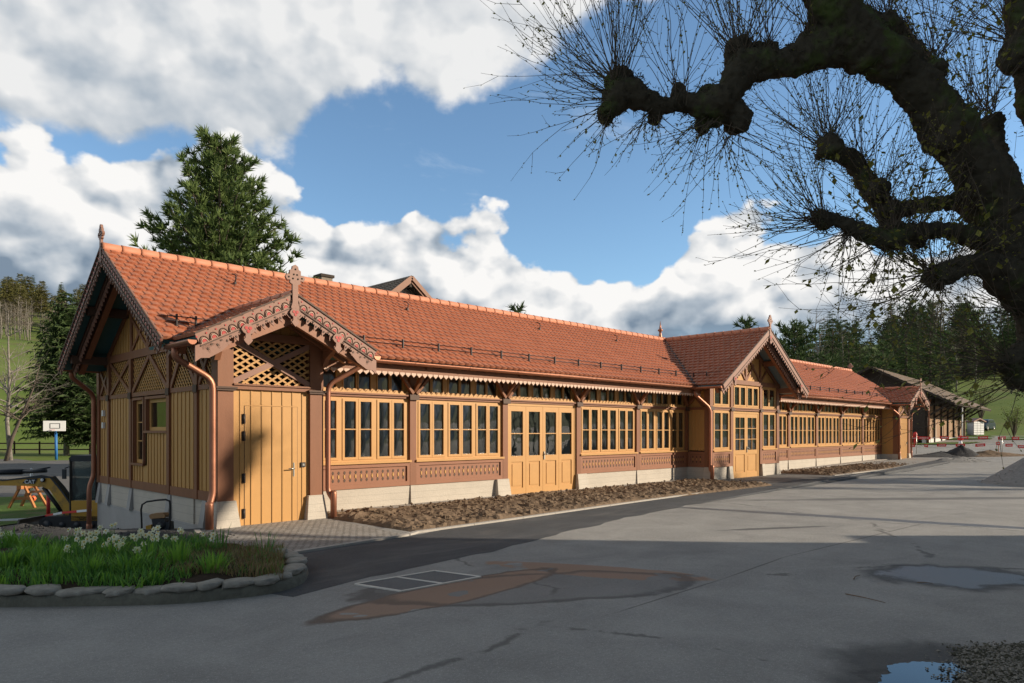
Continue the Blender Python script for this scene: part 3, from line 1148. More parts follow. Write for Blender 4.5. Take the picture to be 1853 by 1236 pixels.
def gutter(p0, p1, r=0.075, name='gutter'):
    p0, p1 = Vector(p0), Vector(p1)
    d = (p1 - p0).normalized()
    a = d.cross(Vector((0, 0, 1))).normalized()
    z = Vector((0, 0, 1))
    mb = MB()
    n = 8
    vs, fs = [], []
    for (rr) in (r, r - 0.008):
        for p in (p0, p1):
            for k in range(n + 1):
                t = math.pi * k / n
                vs.append(p + a * math.cos(t) * rr - z * math.sin(t) * rr)
    q = n + 1
    for k in range(n):
        fs.append((k, k + 1, q + k + 1, q + k))
        fs.append((2 * q + k, 3 * q + k, 3 * q + k + 1, 2 * q + k + 1))
    fs += [(0, q, 3 * q, 2 * q), (n, 2 * q + n, 3 * q + n, q + n)]
    mb.add(vs, fs, 0, True)
    for p, s in ((p0, -1), (p1, 1)):
        mb.prism([p + a * math.cos(math.pi * k / n) * r - z * math.sin(math.pi * k / n) * r for k in range(n + 1)], d * 0.006 * s)
    mb.tube([p0 + a * r, p1 + a * r], 0.011, 6)
    # seams
    L = (p1 - p0).length
    for i in range(1, int(L / 1.6)):
        p = p0 + d * i * 1.6
        mb.tube([p + a * math.cos(t) * (r + 0.003) - z * math.sin(t) * (r + 0.003) for t in [math.pi * k / 8 for k in range(9)]], 0.006, 4)
    return mb.build(name, M['copper'], hall)


gutter((7.88, YE - 0.06, 3.22), (21.4, YE - 0.06, 3.22))
gutter((28.0, YE - 0.06, 3.22), (41.5, YE - 0.06, 3.22))
gutter((XS1 - 1.76, YSG + 0.02, 3.17), (XS1 - 1.76, YE + 0.1, 3.17))
gutter((XS1 + 1.76, YE + 0.0, 3.17), (XS1 + 1.76, YSG + 0.02, 3.17))
gutter((XS2 - 1.76, YSG + 0.02, 3.17), (XS2 - 1.76, YE + 0.0, 3.17))
gutter((XS2 + 1.76, YE + 0.0, 3.17), (XS2 + 1.76, YSG + 0.02, 3.17))
gutter((XC - 3.42, YG + 0.05, 3.20), (XC - 3.42, YE + 0.05, 3.20))
gutter((XC + 3.42, YE + 0.05, 3.20), (XC + 3.42, YG + 0.05, 3.20))
gutter((X1, 2 * YR - YE + 0.06, 3.2), (X0, 2 * YR - YE + 0.06, 3.2))


def bend(pts, r=0.05, name='downpipe'):
    P_ = [Vector(p) for p in pts]
    out = [P_[0]]
    for i in range(1, len(P_) - 1):
        a, b_, c_ = P_[i - 1], P_[i], P_[i + 1]
        k = min(0.16, (a - b_).length * 0.45, (c_ - b_).length * 0.45)
        p, q = b_ + (a - b_).normalized() * k, b_ + (c_ - b_).normalized() * k
        for t in (0, .25, .5, .75, 1): out.append(p * (1 - t) ** 2 + b_ * 2 * t * (1 - t) + q * t * t)
    out.append(P_[-1])
    mb = MB()
    mb.tube(out, r, 12)
    p = P_[0]
    mb.lathe(p, [(r, 0), (r * 1.3, 0.03), (r * 1.5, 0.08)], 12)
    zs = [z for z in (2.3, 1.4, 0.62) if P_[-1].z < z < P_[-2].z]
    for z in zs: mb.lathe((P_[-1].x, P_[-1].y, z), [(r + .004, 0), (r + .012, .01), (r + .012, .03), (r + .004, .04)], 12)
    mb.lathe((P_[-1].x, P_[-1].y, P_[-1].z), [(r + .012, 0), (r + .012, .55), (r + .004, .6)], 12)
    return mb.build(name, M['copper'], hall)


bend([(XS1 - 1.74, 12.42, 3.12), (XS1 - 1.74, 12.44, 2.95), (XE - 0.1, YP - 0.02, 2.6), (XE - 0.1, YP - 0.02, 0.6), (XE - 0.17, YP - 0.06, 0.42), (XE - 0.17, YP - 0.06, -0.12)], 0.058)
bend([(XS1 + 1.74, 12.1, 3.12), (XS1 + 1.70, 12.12, 3.0), (7.26, YP - 0.04, 2.62), (7.26, YP - 0.04, 0.52), (7.33, YP - 0.13, 0.36), (7.33, YP - 0.13, -0.06)], 0.05)
bend([(XE - 0.62, 19.32, 3.14), (XE - 0.62, 19.34, 3.0), (XE - 0.1, YPB + 0.02, 2.6), (XE - 0.1, YPB + 0.02, 0.62), (XE - 0.2, YPB + 0.02, 0.35), (XE - 0.2, YPB + 0.02, -1.15)], 0.055)
bend([(XC - 3.3, YE + 0.02, 3.12), (XC - 3.3, YE + 0.0, 2.95), (21.93, YP - 0.06, 2.5), (21.93, YP - 0.06, 0.4), (21.93, YP - 0.14, 0.3), (21.93, YP - 0.14, -0.05)], 0.055)
bend([(XC + 3.3, YE + 0.02, 3.12), (XC + 3.3, YE + 0.0, 3.0), (27.5, YF - 0.1, 2.6), (27.5, YF - 0.1, 0.0)], 0.05)
bend([(XS2 - 1.7, YE + 0.02, 3.12), (XS2 - 1.7, YE, 3.0), (42.16, YP - 0.06, 2.6), (42.16, YP - 0.06, 0.0)], 0.05)
bend([(XS2 + 1.7, 12.1, 3.12), (XS2 + 1.7, 12.12, 3.0), (44.36, YP - 0.04, 2.7), (44.36, YP - 0.04, 0.0)], 0.045)


# ------------------------------------------------ snow guards and roof hooks
def snow_guard(x0, x1, n):
    yy, hh = YE + 0.42, 0.0
    z = zmain(0, yy) + 0.05
    mb = MB()
    for i in range(n):
        x = x0 + (x1 - x0) * (i + 0.5) / n
        mb.box(x - 0.012, yy - 0.02, z - 0.03, x + 0.012, yy + 0.03, z + 0.19)
        mb.beam((x, yy - 0.0, z + 0.12), (x, yy + 0.28, z + 0.21), 0.012, 0.02)
    for dz in (0.06, 0.15): mb.tube([(x0, yy, z + dz), (x1, yy, z + dz)], 0.009, 5)
    mb.build('snow_guard', M['iron'], hall)


snow_guard(X0 + 0.25, XS1 - 1.0, 2)
snow_guard(8.0, 21.4, 13)
snow_guard(28.2, 41.3, 12)
mb = MB()
for s, xs_ in ((-1, XC - 2.9),):
    for i in range(2):
        y = YG + 0.9 + i * 0.5
        mb.box(xs_ - 0.02, y - 0.01, ZR - K * 2.9, xs_ + 0.02, y + 0.01, ZR - K * 2.9 + 0.2)
    mb.tube([(xs_, YG + 0.4, ZR - K * 2.9 + 0.16), (xs_, YE + 0.6, ZR - K * 2.9 + 0.16)], 0.009, 5)
mb.build('snow_guard', M['iron'], hall)
for x in (6.6, 11.2, 16.3, 20.3, 30.5, 36.6, 39.5):
    mb = MB()
    y = YR - 0.85
    z = zmain(x, y) + 0.05
    mb.tube([(x, y, z), (x, y - 0.05, z + 0.08), (x + 0.02, y - 0.02, z + 0.16), (x + 0.02, y + 0.06, z + 0.21), (x - 0.02, y + 0.10, z + 0.22)], 0.014, 5)
    mb.box(x - 0.02, y - 0.05, z - 0.02, x + 0.02, y + 0.05, z + 0.03)
    mb.build('roof_hook', M['iron'], hall)
mb = MB()
mb.tube([(XC - 0.1, YG + 0.5, ZR + 0.05), (XC - 3.2, YE - 0.4, ZE + 0.2)], 0.006, 4)
mb.build('lightning_wire', M['cream'], hall)


# ------------------------------------------------ lattice helper
def lattice(plane, u0, u1, z0, z1, ang, pitch, wd, th, depth, mat='ochre'):
    """plane(u, z, off) -> 3d ; slats clipped to the rectangle"""
    mb = MB()
    for sgn, lay in ((1, 0), (-1, 1)):
        ca, sa = math.cos(ang), math.sin(ang) * sgn
        # lines n.x = c, n = (-sa, ca)
        cs = [(-sa * u + ca * z) for u in (u0, u1) for z in (z0, z1)]
        c_ = min(cs) + pitch * 0.5
        while c_ < max(cs):
            # clip line param t: point = n*c + d*t
            n_, d_ = (-sa, ca), (ca, sa)
            lo, hi = -1e9, 1e9
            for q, (a, b_) in enumerate(((u0, u1), (z0, z1))):
                o_ = n_[q] * c_
                if abs(d_[q]) < 1e-9: continue
                t1, t2 = (a - o_) / d_[q], (b_ - o_) / d_[q]
                if t1 > t2: t1, t2 = t2, t1
                lo, hi = max(lo, t1), min(hi, t2)
            if hi - lo > 0.03:
                a = (n_[0] * c_ + d_[0] * lo, n_[1] * c_ + d_[1] * lo)
                b_ = (n_[0] * c_ + d_[0] * hi, n_[1] * c_ + d_[1] * hi)
                o2 = depth + lay * th
                p, q = Vector(plane(*a, o2)), Vector(plane(*b_, o2))
                nn = (Vector(plane(0, 0, 1)) - Vector(plane(0, 0, 0)))
                mb.beam(p, q, th, wd, nn)
            c_ += pitch
    return mb.build('lattice', M[mat], hall)


end = lambda u, z, o: (XE + o, u, z)       # the west end wall, o grows inward
frt = lambda u, z, o: (u, YP + o, z)       # porch fronts


def battens(mb, plane, u0, u1, z0, z1, n, w_=0.045, d0=-0.014):
    st = (u1 - u0) / n
    for i in range(1, n):
        u = u0 + i * st
        p, q = plane(u - w_ / 2, z0, d0), plane(u + w_ / 2, z1, 0.004)
        mb.box(min(p[0], q[0]), min(p[1], q[1]), z0, max(p[0], q[0]), max(p[1], q[1]), z1)


# ------------------------------------------------ west end wall
WZ0 = ZP
mb = MB()
WY = [(12.72, 13.3), (13.3, 14.7), (17.0, 18.6), (18.6, 19.4)]
bm_ = MB()
for a, b_ in WY:
    mb.box(XE + 0.0, a, WZ0, XE + 0.08, b_, ZT)
    battens(bm_, end, a, b_, WZ0 + 0.17, ZT, max(2, round((b_ - a) / 0.19)))
# around the two windows
mb.box(XE, 14.7, WZ0, XE + 0.08, 17.0, 1.02)
mb.box(XE, 14.7, 1.02, XE + 0.08, 16.12, 1.70)
mb.box(XE, 16.9, 1.02, XE + 0.08, 17.0, ZT)
battens(bm_, end, 14.7, 16.12, WZ0 + 0.17, 1.66, 8)
battens(bm_, end, 16.12, 17.0, WZ0 + 0.17, 0.98, 5)
wall = mb.build('plank_wall', M['ochre'], hall)
bm_.build('battens', M['ochre'], wall)
mb = MB()
mb.box(XE - 0.03, 12.5, WZ0, XE - 0.002, 19.4, WZ0 + 0.17)
mb.box(XE - 0.03, 12.7, ZT, XE + 0.1, 19.4, ZT + 0.09)
mb.box(XE - 0.03, 13.1, 3.30, XE + 0.1, 18.8, 3.47)
mb.box(XE - 0.02, 15.2, 4.15, XE + 0.1, 16.7, 4.27)
mb.build('cross_beam', M['brown'], hall)
for y in (13.3, 14.7, 17.0, 18.6):
    mb = MB()
    mb.box(XE - 0.045, y - 0.07, ZP, XE + 0.1, y + 0.07, 3.30 if y not in (13.3, 18.6) else 3.55)
    mb.build('post', M['brown'], hall)
    mb = MB()
    mb.box(XE - 0.065, y - 0.09, ZT - 0.04, XE - 0.045, y + 0.09, ZT + 0.10)
    mb.build('post_capital', M['brown_dark'], hall)
mb = MB()
mb.box(XE - 0.045, 19.32, ZP, XE + 0.1, 19.5, 3.2)
mb.build('post', M['brown'], hall)
for (a, b_, z1) in ((12.74, 13.23, 3.16), (13.37, 14.63, 3.3), (14.77, 16.93, 3.3), (17.07, 18.53, 3.3), (18.67, 19.32, 3.16)):
    lattice(end, a, b_, ZT + 0.09, z1, R(45), 0.088, 0.028, 0.014, 0.02)
mb = MB()
zb0, zb1 = ZT + 0.09, 3.3
nx = (1, 0, 0)
for (a, b_, mode) in ((12.74, 13.23, 'x'), (13.37, 14.63, 'v'), (14.77, 16.93, 'v'), (17.07, 18.53, 'x'), (18.67, 19.32, 'x')):
    zt_ = 3.16 if (b_ < 13.3 or a > 18.6) else zb1
    if mode == 'x':
        mb.beam((XE - 0.005, a, zb0), (XE - 0.005, b_, zt_), 0.03, 0.085, nx)
        mb.beam((XE - 0.008, a, zt_), (XE - 0.008, b_, zb0), 0.03, 0.085, nx)
    else:
        m_ = (a + b_) / 2
        mb.beam((XE - 0.005, a, zb0), (XE - 0.005, m_, zt_), 0.03, 0.095, nx)
        mb.beam((XE - 0.008, b_, zb0), (XE - 0.008, m_, zt_), 0.03, 0.095, nx)
mb.build('brace', M['brown'], hall)
# gable triangle
mb = MB()
zg = 3.47
mb.prism([(XE + 0.02, YR - (ZR - 0.12 - zg) / K, zg), (XE + 0.02, YR + (ZR - 0.12 - zg) / K, zg), (XE + 0.02, YR, ZR - 0.12)], (0.05, 0, 0))
bm_ = MB()
for i in range(-13, 14):
    y = YR + i * 0.19
    zt_ = ZR - 0.14 - K * abs(y - YR)
    if zt_ > zg + 0.05: bm_.box(XE + 0.006, y - 0.02, zg, XE + 0.019, y + 0.02, zt_)
gab = mb.build('gable_wall', M['ochre'], hall)
bm_.build('battens', M['ochre'], gab)
mb = MB()
for y in (14.9, 15.95, 17.0): mb.box(XE - 0.025, y - 0.06, zg, XE + 0.005, y + 0.06, ZR - 0.15 - K * abs(y - YR))
for a, b_ in ((14.9, 15.95), (17.0, 15.95)):
    mb.beam((XE - 0.006, a, zg), (XE - 0.006, b_, 4.2), 0.025, 0.07, nx)
    mb.beam((XE - 0.009, b_, zg), (XE - 0.009, a, 4.2), 0.025, 0.07, nx)
for s in (-1, 1): mb.beam((XE - 0.012, YR, ZR - 0.2), (XE - 0.012, YR + s * 3.0, ZR - 0.2 - K * 3.0), 0.03, 0.13, nx)
mb.build('brace', M['brown'], hall)
# east end wall, plain
mb = MB()
mb.box(XE2 - 0.1, YP + 0.3, ZP, XE2 - 0.02, YPB, 3.3)
mb.build('plank_wall', M['ochre'], hall)
mb = MB()
mb.prism([(XE2 - 0.05, YR - (ZR - 0.12 - 3.3) / K, 3.3), (XE2 - 0.05, YR + (ZR - 0.12 - 3.3) / K, 3.3), (XE2 - 0.05, YR, ZR - 0.12)], (0.05, 0, 0))
mb.build('gable_wall', M['ochre'], hall)
mb = MB()
mb.box(XE + 0.1, YPB - 0.08, ZP, XE2 - 0.1, YPB - 0.02, 3.1)
mb.build('plank_wall', M['ochre'], hall)

# two windows of the end wall
def end_window(y0, y1, z0, z1, bars):
    fr, gl, su = MB(), MB(), MB()
    su.box(XE - 0.05, y0 - 0.07, z0 - 0.05, XE + 0.02, y1 + 0.07, z0)          # sill
    su.box(XE - 0.03, y0 - 0.06, z0, XE + 0.08, y0, z1 + 0.06)
    su.box(XE - 0.03, y1, z0, XE + 0.08, y1 + 0.06, z1 + 0.06)
    su.box(XE - 0.035, y0, z1, XE + 0.08, y1, z1 + 0.055)
    o = su.build('window', M['brown'], hall)
    f = 0.075
    x = XE + 0.05
    fr.box(x, y0, z0, x + 0.05, y0 + f, z1)
    fr.box(x, y1 - f, z0, x + 0.05, y1, z1)
    fr.box(x, y0 + f, z0, x + 0.05, y1 - f, z0 + f)
    fr.box(x, y0 + f, z1 - f, x + 0.05, y1 - f, z1)
    H = (z1 - z0 - 2 * f) / (bars + 1)
    for q in range(bars + 1):
        zz = z0 + f + q * H
        if q: fr.box(x + 0.005, y0 + f, zz - 0.012, x + 0.045, y1 - f, zz + 0.012)
        gl.add([(x + 0.03, y1 - f, zz), (x + 0.03, y0 + f, zz), (x + 0.03, y0 + f, zz + H), (x + 0.03, y1 - f, zz + H)], [(0, 1, 2, 3)])
    fr.build('window_frame', M['ochre_light'], o)
    gl.build('pane', M['glass'], o)


end_window(16.22, 16.84, 1.02, 2.38, 2)
end_window(14.83, 16.02, 1.72, 2.38, 0)
mb = MB()
mb.box(XE + 0.0, 16.02, 0.98, XE + 0.08, 16.16, ZT)
mb.box(XE + 0.3, 14.8, 0.9, XE + 0.32, 17.0, 2.5)
mb.build('window_post', M['brown'], hall)
for z in (1.78, 2.07):
    mb = MB()
    mb.box(XE - 0.06, 18.93, z, XE - 0.005, 19.03, z + 0.14)
    mb.build('outdoor_socket', M['white'], hall)


# ------------------------------------------------ porches (west and east ends of the front)
def porch(xa, xb, detail):
    pw = 0.30
    # corner posts
    for a in (xa, xb - pw + 0.02):
        mb = MB()
        mb.box(a, YP, ZP + 0.01, a + pw - 0.02, YP + 0.28, 3.36)
        mb.build('corner_post', M['brown'], hall)
        mb = MB()
        mb.box(a - 0.05, YP - 0.06, ZT - 0.0, a + pw + 0.03, YP + 0.30, ZT + 0.035)
        mb.box(a - 0.03, YP - 0.04, ZT - 0.035, a + pw + 0.01, YP + 0.29, ZT)
        mb.build('post_capital', M['brown_dark'], hall)
    u0, u1 = xa + pw - 0.02, xb - pw + 0.02
    dx0, dx1 = u0 + 0.22, u1 - 0.24
    # planks either side and over the door
    mb, bt = MB(), MB()
    y = YP + 0.06
    zlow = -0.08
    mb.box(u0, y, zlow, dx0, y + 0.06, ZT)
    mb.box(dx1, y, zlow, u1, y + 0.06, ZT)
    mb.box(dx0, y, 2.17, dx1, y + 0.06, ZT)
    wall = mb.build('plank_wall', M['ochre_light'], hall)
    n = 7
    for i in range(n):
        u = u0 + (u1 - u0) * (i + 0.72) / (n + 0.4)
        z_a = zlow + 0.01
        if dx0 + 0.01 < u < dx1 - 0.01: z_a = 2.19
        bt.box(u - 0.012, y - 0.012, z_a, u + 0.012, y, ZT)
    bt.build('battens', M['ochre'], wall)
    mb, bt = MB(), MB()
    mb.box(dx0 + 0.006, y - 0.008, zlow + 0.03, dx1 - 0.006, y + 0.04, 2.165)
    dr = mb.build('door', M['ochre_light'], hall, label='flush plank door without glass')
    for i in range(n):
        u = u0 + (u1 - u0) * (i + 0.72) / (n + 0.4)
        if dx0 + 0.01 < u < dx1 - 0.01: bt.box(u - 0.012, y - 0.022, zlow + 0.03, u + 0.012, y - 0.008, 2.165)
    bt.build('battens', M['ochre'], dr)
    gp = MB()
    for u in (dx0 + 0.001, dx1 - 0.001): gp.box(u - 0.004, y - 0.004, zlow + 0.03, u + 0.004, y - 0.001, 2.17)
    gp.build('door_gap', M['brown_dark'], dr)
    for z in (0.22, 0.86, 1.62, 1.93):
        hg = MB()
        hg.tube([(dx0 - 0.015, y - 0.018, z - 0.09), (dx0 - 0.015, y - 0.018, z + 0.09)], 0.016, 8)
        hg.box(dx0 - 0.045, y - 0.012, z - 0.085, dx0 + 0.02, y - 0.001, z + 0.085)
        hg.build('hinge', M['iron'], dr)
    hd = MB()
    hx = dx1 - 0.085
    hd.box(hx - 0.018, y - 0.022, 0.85, hx + 0.018, y - 0.008, 1.11)
    hd.tube([(hx, y - 0.02, 1.0), (hx, y - 0.07, 1.0), (hx - 0.13, y - 0.072, 1.0)], 0.011, 8)
    hd.build('handle', M['steel'], dr)
    kp = MB()
    kp.box(dx1 + 0.07, y - 0.03, 1.02, dx1 + 0.16, y - 0.001, 1.11)
    k_ = kp.build('card_reader', M['iron'], hall)
    kq = MB()
    kq.box(dx1 + 0.095, y - 0.034, 1.045, dx1 + 0.135, y - 0.031, 1.085)
    kq.build('button', M['steel'], k_)
    # lattice field
    mb = MB()
    mb.box(u0, YP + 0.0, ZT, u1, YP + 0.12, ZT + 0.07)
    mb.box(u0, YP - 0.03, ZT + 0.07, u1, YP + 0.12, ZT + 0.10)
    mb.box(xa - 0.05, YP - 0.02, 3.36, xb + 0.05, YP + 0.22, 3.5)
    mb.build('cross_beam', M['brown'], hall)
    lattice(frt, u0, u1, ZT + 0.10, 3.36, R(32), 0.108, 0.036, 0.016, 0.05)
    mb = MB()
    mb.beam((u0, YP + 0.03, 3.34), (u1, YP + 0.03, ZT + 0.13), 0.03, 0.10, (0, 1, 0))
    mb.beam((u0, YP + 0.033, ZT + 0.13), (u1, YP + 0.033, 3.34), 0.03, 0.10, (0, 1, 0))
    mb.build('brace', M['brown_pale'], hall)
    # gable boards
    xc = (xa + xb) / 2
    mb = MB()
    zt_ = ZSR - 0.09
    mb.prism([(xc - (zt_ - 3.5) / KS, YP + 0.05, 3.5), (xc + (zt_ - 3.5) / KS, YP + 0.05, 3.5), (xc, YP + 0.05, zt_)], (0, 0.06, 0))
    g = mb.build('gable_wall', M['ochre'], hall)
    bt = MB()
    for i in range(-5, 6):
        x = xc + i * 0.19
        z = zt_ - KS * abs(x - xc) - 0.01
        if z > 3.55: bt.box(x - 0.02, YP + 0.036, 3.5, x + 0.02, YP + 0.049, z)
    bt.build('battens', M['ochre'], g)
    # purlin ends carrying the verge
    mb = MB()
    for s in (-1, 1):
        mb.box(xc + s * 1.05 - 0.08, YSG + 0.14, 3.27, xc + s * 1.05 + 0.08, YP, 3.42)
        mb.prism([(xc + s * 1.05 - 0.05, YP - 0.02, 3.27), (xc + s * 1.05 - 0.05, YP - 0.02, 2.95), (xc + s * 1.05 - 0.05, YP - 0.12, 3.10), (xc + s * 1.05 - 0.05, YP - 0.45, 3.27)], (0.10, 0, 0))
        mb.beam((xc, YP - 0.06, ZSR - 0.25), (xc + s * 1.5, YP - 0.06, ZSR - 0.25 - KS * 1.5), 0.14, 0.1, (0, 0, 1))
    mb.box(xc - 0.07, YSG + 0.14, ZSR - 0.33, xc + 0.07, YP, ZSR - 0.18)
    mb.build('purlin', M['brown_panel'], hall)


porch(XE, 7.18, True)
porch(42.22, XE2, False)
# side walls of porches
mb, bt = MB(), MB()
mb.box(7.10, YP + 0.28, 0, 7.16, YF, 3.3)
mb.build('plank_wall', M['ochre'], hall)
mb = MB()
mb.box(42.24, YP + 0.28, ZP, 42.3, YF - 0.05, ZT)
mb.box(42.26, YP + 0.28, ZT, 42.3, YF - 0.05, 3.3)
sw = mb.build('plank_wall', M['ochre'], hall)
for i in range(1, 4): bt.box(42.228, YP + 0.28 + i * 0.15, ZP + 0.2, 42.24, YP + 0.31 + i * 0.15, ZT)
bt.build('battens', M['ochre'], sw)

# ------------------------------------------------ centre bay
CP = [22.11, 23.56, 25.84, 27.29]
for i, x in enumerate(CP):
    mb = MB()
    w2 = 0.11 if i in (0, 3) else 0.09
    mb.box(x - w2, YP - 0.02, ZP, x + w2, YP + 0.2, 3.42)
    mb.build('post', M['brown'], hall)
    mb = MB()
    mb.box(x - w2 - 0.02, YP - 0.06, ZT - 0.02, x + w2 + 0.02, YP - 0.02, ZT + 0.11)
    mb.build('post_capital', M['brown_dark'], hall)
mb = MB()
mb.box(22.22, YP - 0.01, ZT, 27.18, YP + 0.15, ZT + 0.07)
mb.box(22.22, YP - 0.05, ZT + 0.07, 27.18, YP + 0.15, ZT + 0.10)
mb.box(22.0, YP - 0.04, 3.42, 27.4, YP + 0.16, 3.58)
mb.build('cross_beam', M['brown'], hall)
for a, b_ in ((22.22, 23.47), (25.93, 27.18)):
    casement_row(a, b_, ZS, ZT, YP + 0.02, [2])
    casement_row(a, b_, ZT + 0.11, 3.42, YP + 0.02, [2], 0, name='upper_window')
    sill_panel(a, b_, YP + 0.0)
    mb = MB()
    mb.box(a, YP - 0.06, ZS - 0.045, b_, YP + 0.018, ZS + 0.004)
    mb.build('window_sill', M['ochre_light'], hall)
casement_row(23.65, 25.75, ZT + 0.11, 3.42, YP + 0.02, [2, 2], 0, name='upper_window')
mb = MB()
zt_ = ZR - 0.12
mb.prism([(XC - (zt_ - 3.58) / K, YP + 0.05, 3.58), (XC + (zt_ - 3.58) / K, YP + 0.05, 3.58), (XC, YP + 0.05, zt_)], (0, 0.06, 0))
g = mb.build('gable_wall', M['ochre_light'], hall)
ny = (0, 1, 0)
mb = MB()
for x in (23.56, 24.7, 25.84): mb.box(x - 0.06, YP + 0.0, 3.58, x + 0.06, YP + 0.048, 5.2 - K * abs(x - XC))
for s in (-1, 1):
    mb.beam((XC + s * 0.05, YP + 0.02, 4.55), (XC + s * 1.1, YP + 0.02, 3.62), 0.03, 0.09, ny)
    mb.beam((XC + s * 0.05, YP + 0.023, 3.62), (XC + s * 0.62, YP + 0.023, 4.2), 0.03, 0.08, ny)
    mb.beam((XC + s * 1.2, YP + 0.02, 3.62), (XC + s * 1.75, YP + 0.02, 4.1), 0.03, 0.08, ny)
    mb.beam((XC, YP - 0.01, 5.17), (XC + s * 2.75, YP - 0.01, 5.17 - K * 2.75), 0.05, 0.14, ny)
mb.box(XC - 1.2, YP - 0.005, 4.45, XC + 1.2, YP + 0.03, 4.56)
mb.build('brace', M['brown'], hall)
# west cheek of the centre bay
mb, bt = MB(), MB()
mb.box(22.06, YP + 0.2, ZS, 22.12, YF - 0.06, ZT)
mb.box(22.06, YP + 0.2, ZT, 22.12, YF - 0.06, 3.4)
sw = mb.build('plank_wall', M['ochre'], hall)
mb = MB()
mb.box(27.3, YP + 0.2, ZP, 27.36, YF - 0.06, 3.4)
mb.build('plank_wall', M['ochre'], hall)
for i in range(1, 5): bt.box(22.048, YP + 0.2 + i * 0.125, ZS, 22.06, YP + 0.22 + i * 0.125, ZT)
bt.build('battens', M['ochre'], sw)
sill_panel(YP + 0.2, YF - 0.06, 22.03, xaxis=False)
mb = MB()
mb.box(22.0, YP + 0.2, ZT, 22.1, YF - 0.06, ZT + 0.09)
mb.beam((22.02, YP + 0.25, ZT + 0.1), (22.02, YF - 0.1, 3.2), 0.05, 0.08, (1, 0, 0))
mb.build('cross_beam', M['brown'], hall)
# ================================================================ terrain


def terr(x, y):
    d = (x + y) / S2
    r = (x - y) / S2
    D = math.hypot(x, y)
    if d <= 1: t = 9.0 if r > 0 else -9.0
    else: t = r / d
    low = sst(12.4, 14.8, d) * max(1 - sst(5.2, 5.75, x), sst(17.5, 19.0, y)) * (1 - sst(-0.1, 0.35, t))
    if d <= 1: low = 0
    z = -1.05 * low
    # hills to the left and behind
    wl = 1 - sst(0.15, 0.55, t)
    if t < -1.5: wl = 1.0
    hl = 0.215 * max(0, D - 100) * sst(95, 150, D) if D < 430 else 0.215 * 330
    rough_ = 6 * noise.noise(Vector((x * 0.008, y * 0.008, 0))) * sst(120, 260, D)
    zl = (hl + rough_) * (0.50 + 0.45 * sst(0.10, -0.12, t))
    zr = 0.022 * max(0, min(D, 92) - 36) + 0.15 * max(0, min(D, 420) - 100) + rough_ * 0.8
    behind = sst(30, -30, d)
    z += (zl * wl + zr * (1 - wl)) * (1 - behind)
    if D > 1200: z *= sst(4000, 1200, D)
    return z


def axis(lo0, hi0, step, far, g=1.13):
    a = [lo0 + step * i for i in range(int((hi0 - lo0) / step) + 1)]
    s, x = step, a[-1]
    while x < far:
        s *= g
        x += s
        a.append(x)
    s, x = step, a[0]
    pre = []
    while x > -far:
        s *= g
        x -= s
        pre.append(x)
    return pre[::-1] + a


AX = axis(-3, 13, 0.4, 3500)
AY = axis(6, 24, 0.4, 3500)
gz = [[terr(x, y) for y in AY] for x in AX]
near, yard, mead, shade_toned_ramp = MB(), MB(), MB(), MB()


def region(x, y):
    d, r = (x + y) / S2, (x - y) / S2
    D = math.hypot(x, y)
    t = r / d if d > 1 else (9 if r > 0 else -9)
    if 10.3 < d < 14.6 and -0.95 < t < -0.39: return shade_toned_ramp
    if d < 13.6 and D < 60 and d > -40: return near
    if t < 0.1:
        if t < -1.2: return mead
        return yard if d < 69 else mead
    if D < 94: return near
    return mead


for mbb in (near, yard, mead, shade_toned_ramp): mbb.idx = {}
for i in range(len(AX) - 1):
    for j in range(len(AY) - 1):
        mbb = region((AX[i] + AX[i + 1]) / 2, (AY[j] + AY[j + 1]) / 2)
        q = []
        for a, b_ in ((i, j), (i + 1, j), (i + 1, j + 1), (i, j + 1)):
            k = mbb.idx.get((a, b_))
            if k is None:
                k = len(mbb.v)
                mbb.idx[(a, b_)] = k
                mbb.v.append((AX[a], AY[b_], gz[a][b_]))
            q.append(k)
        mbb.f.append(q); mbb.mi.append(0); mbb.sm.append(True)


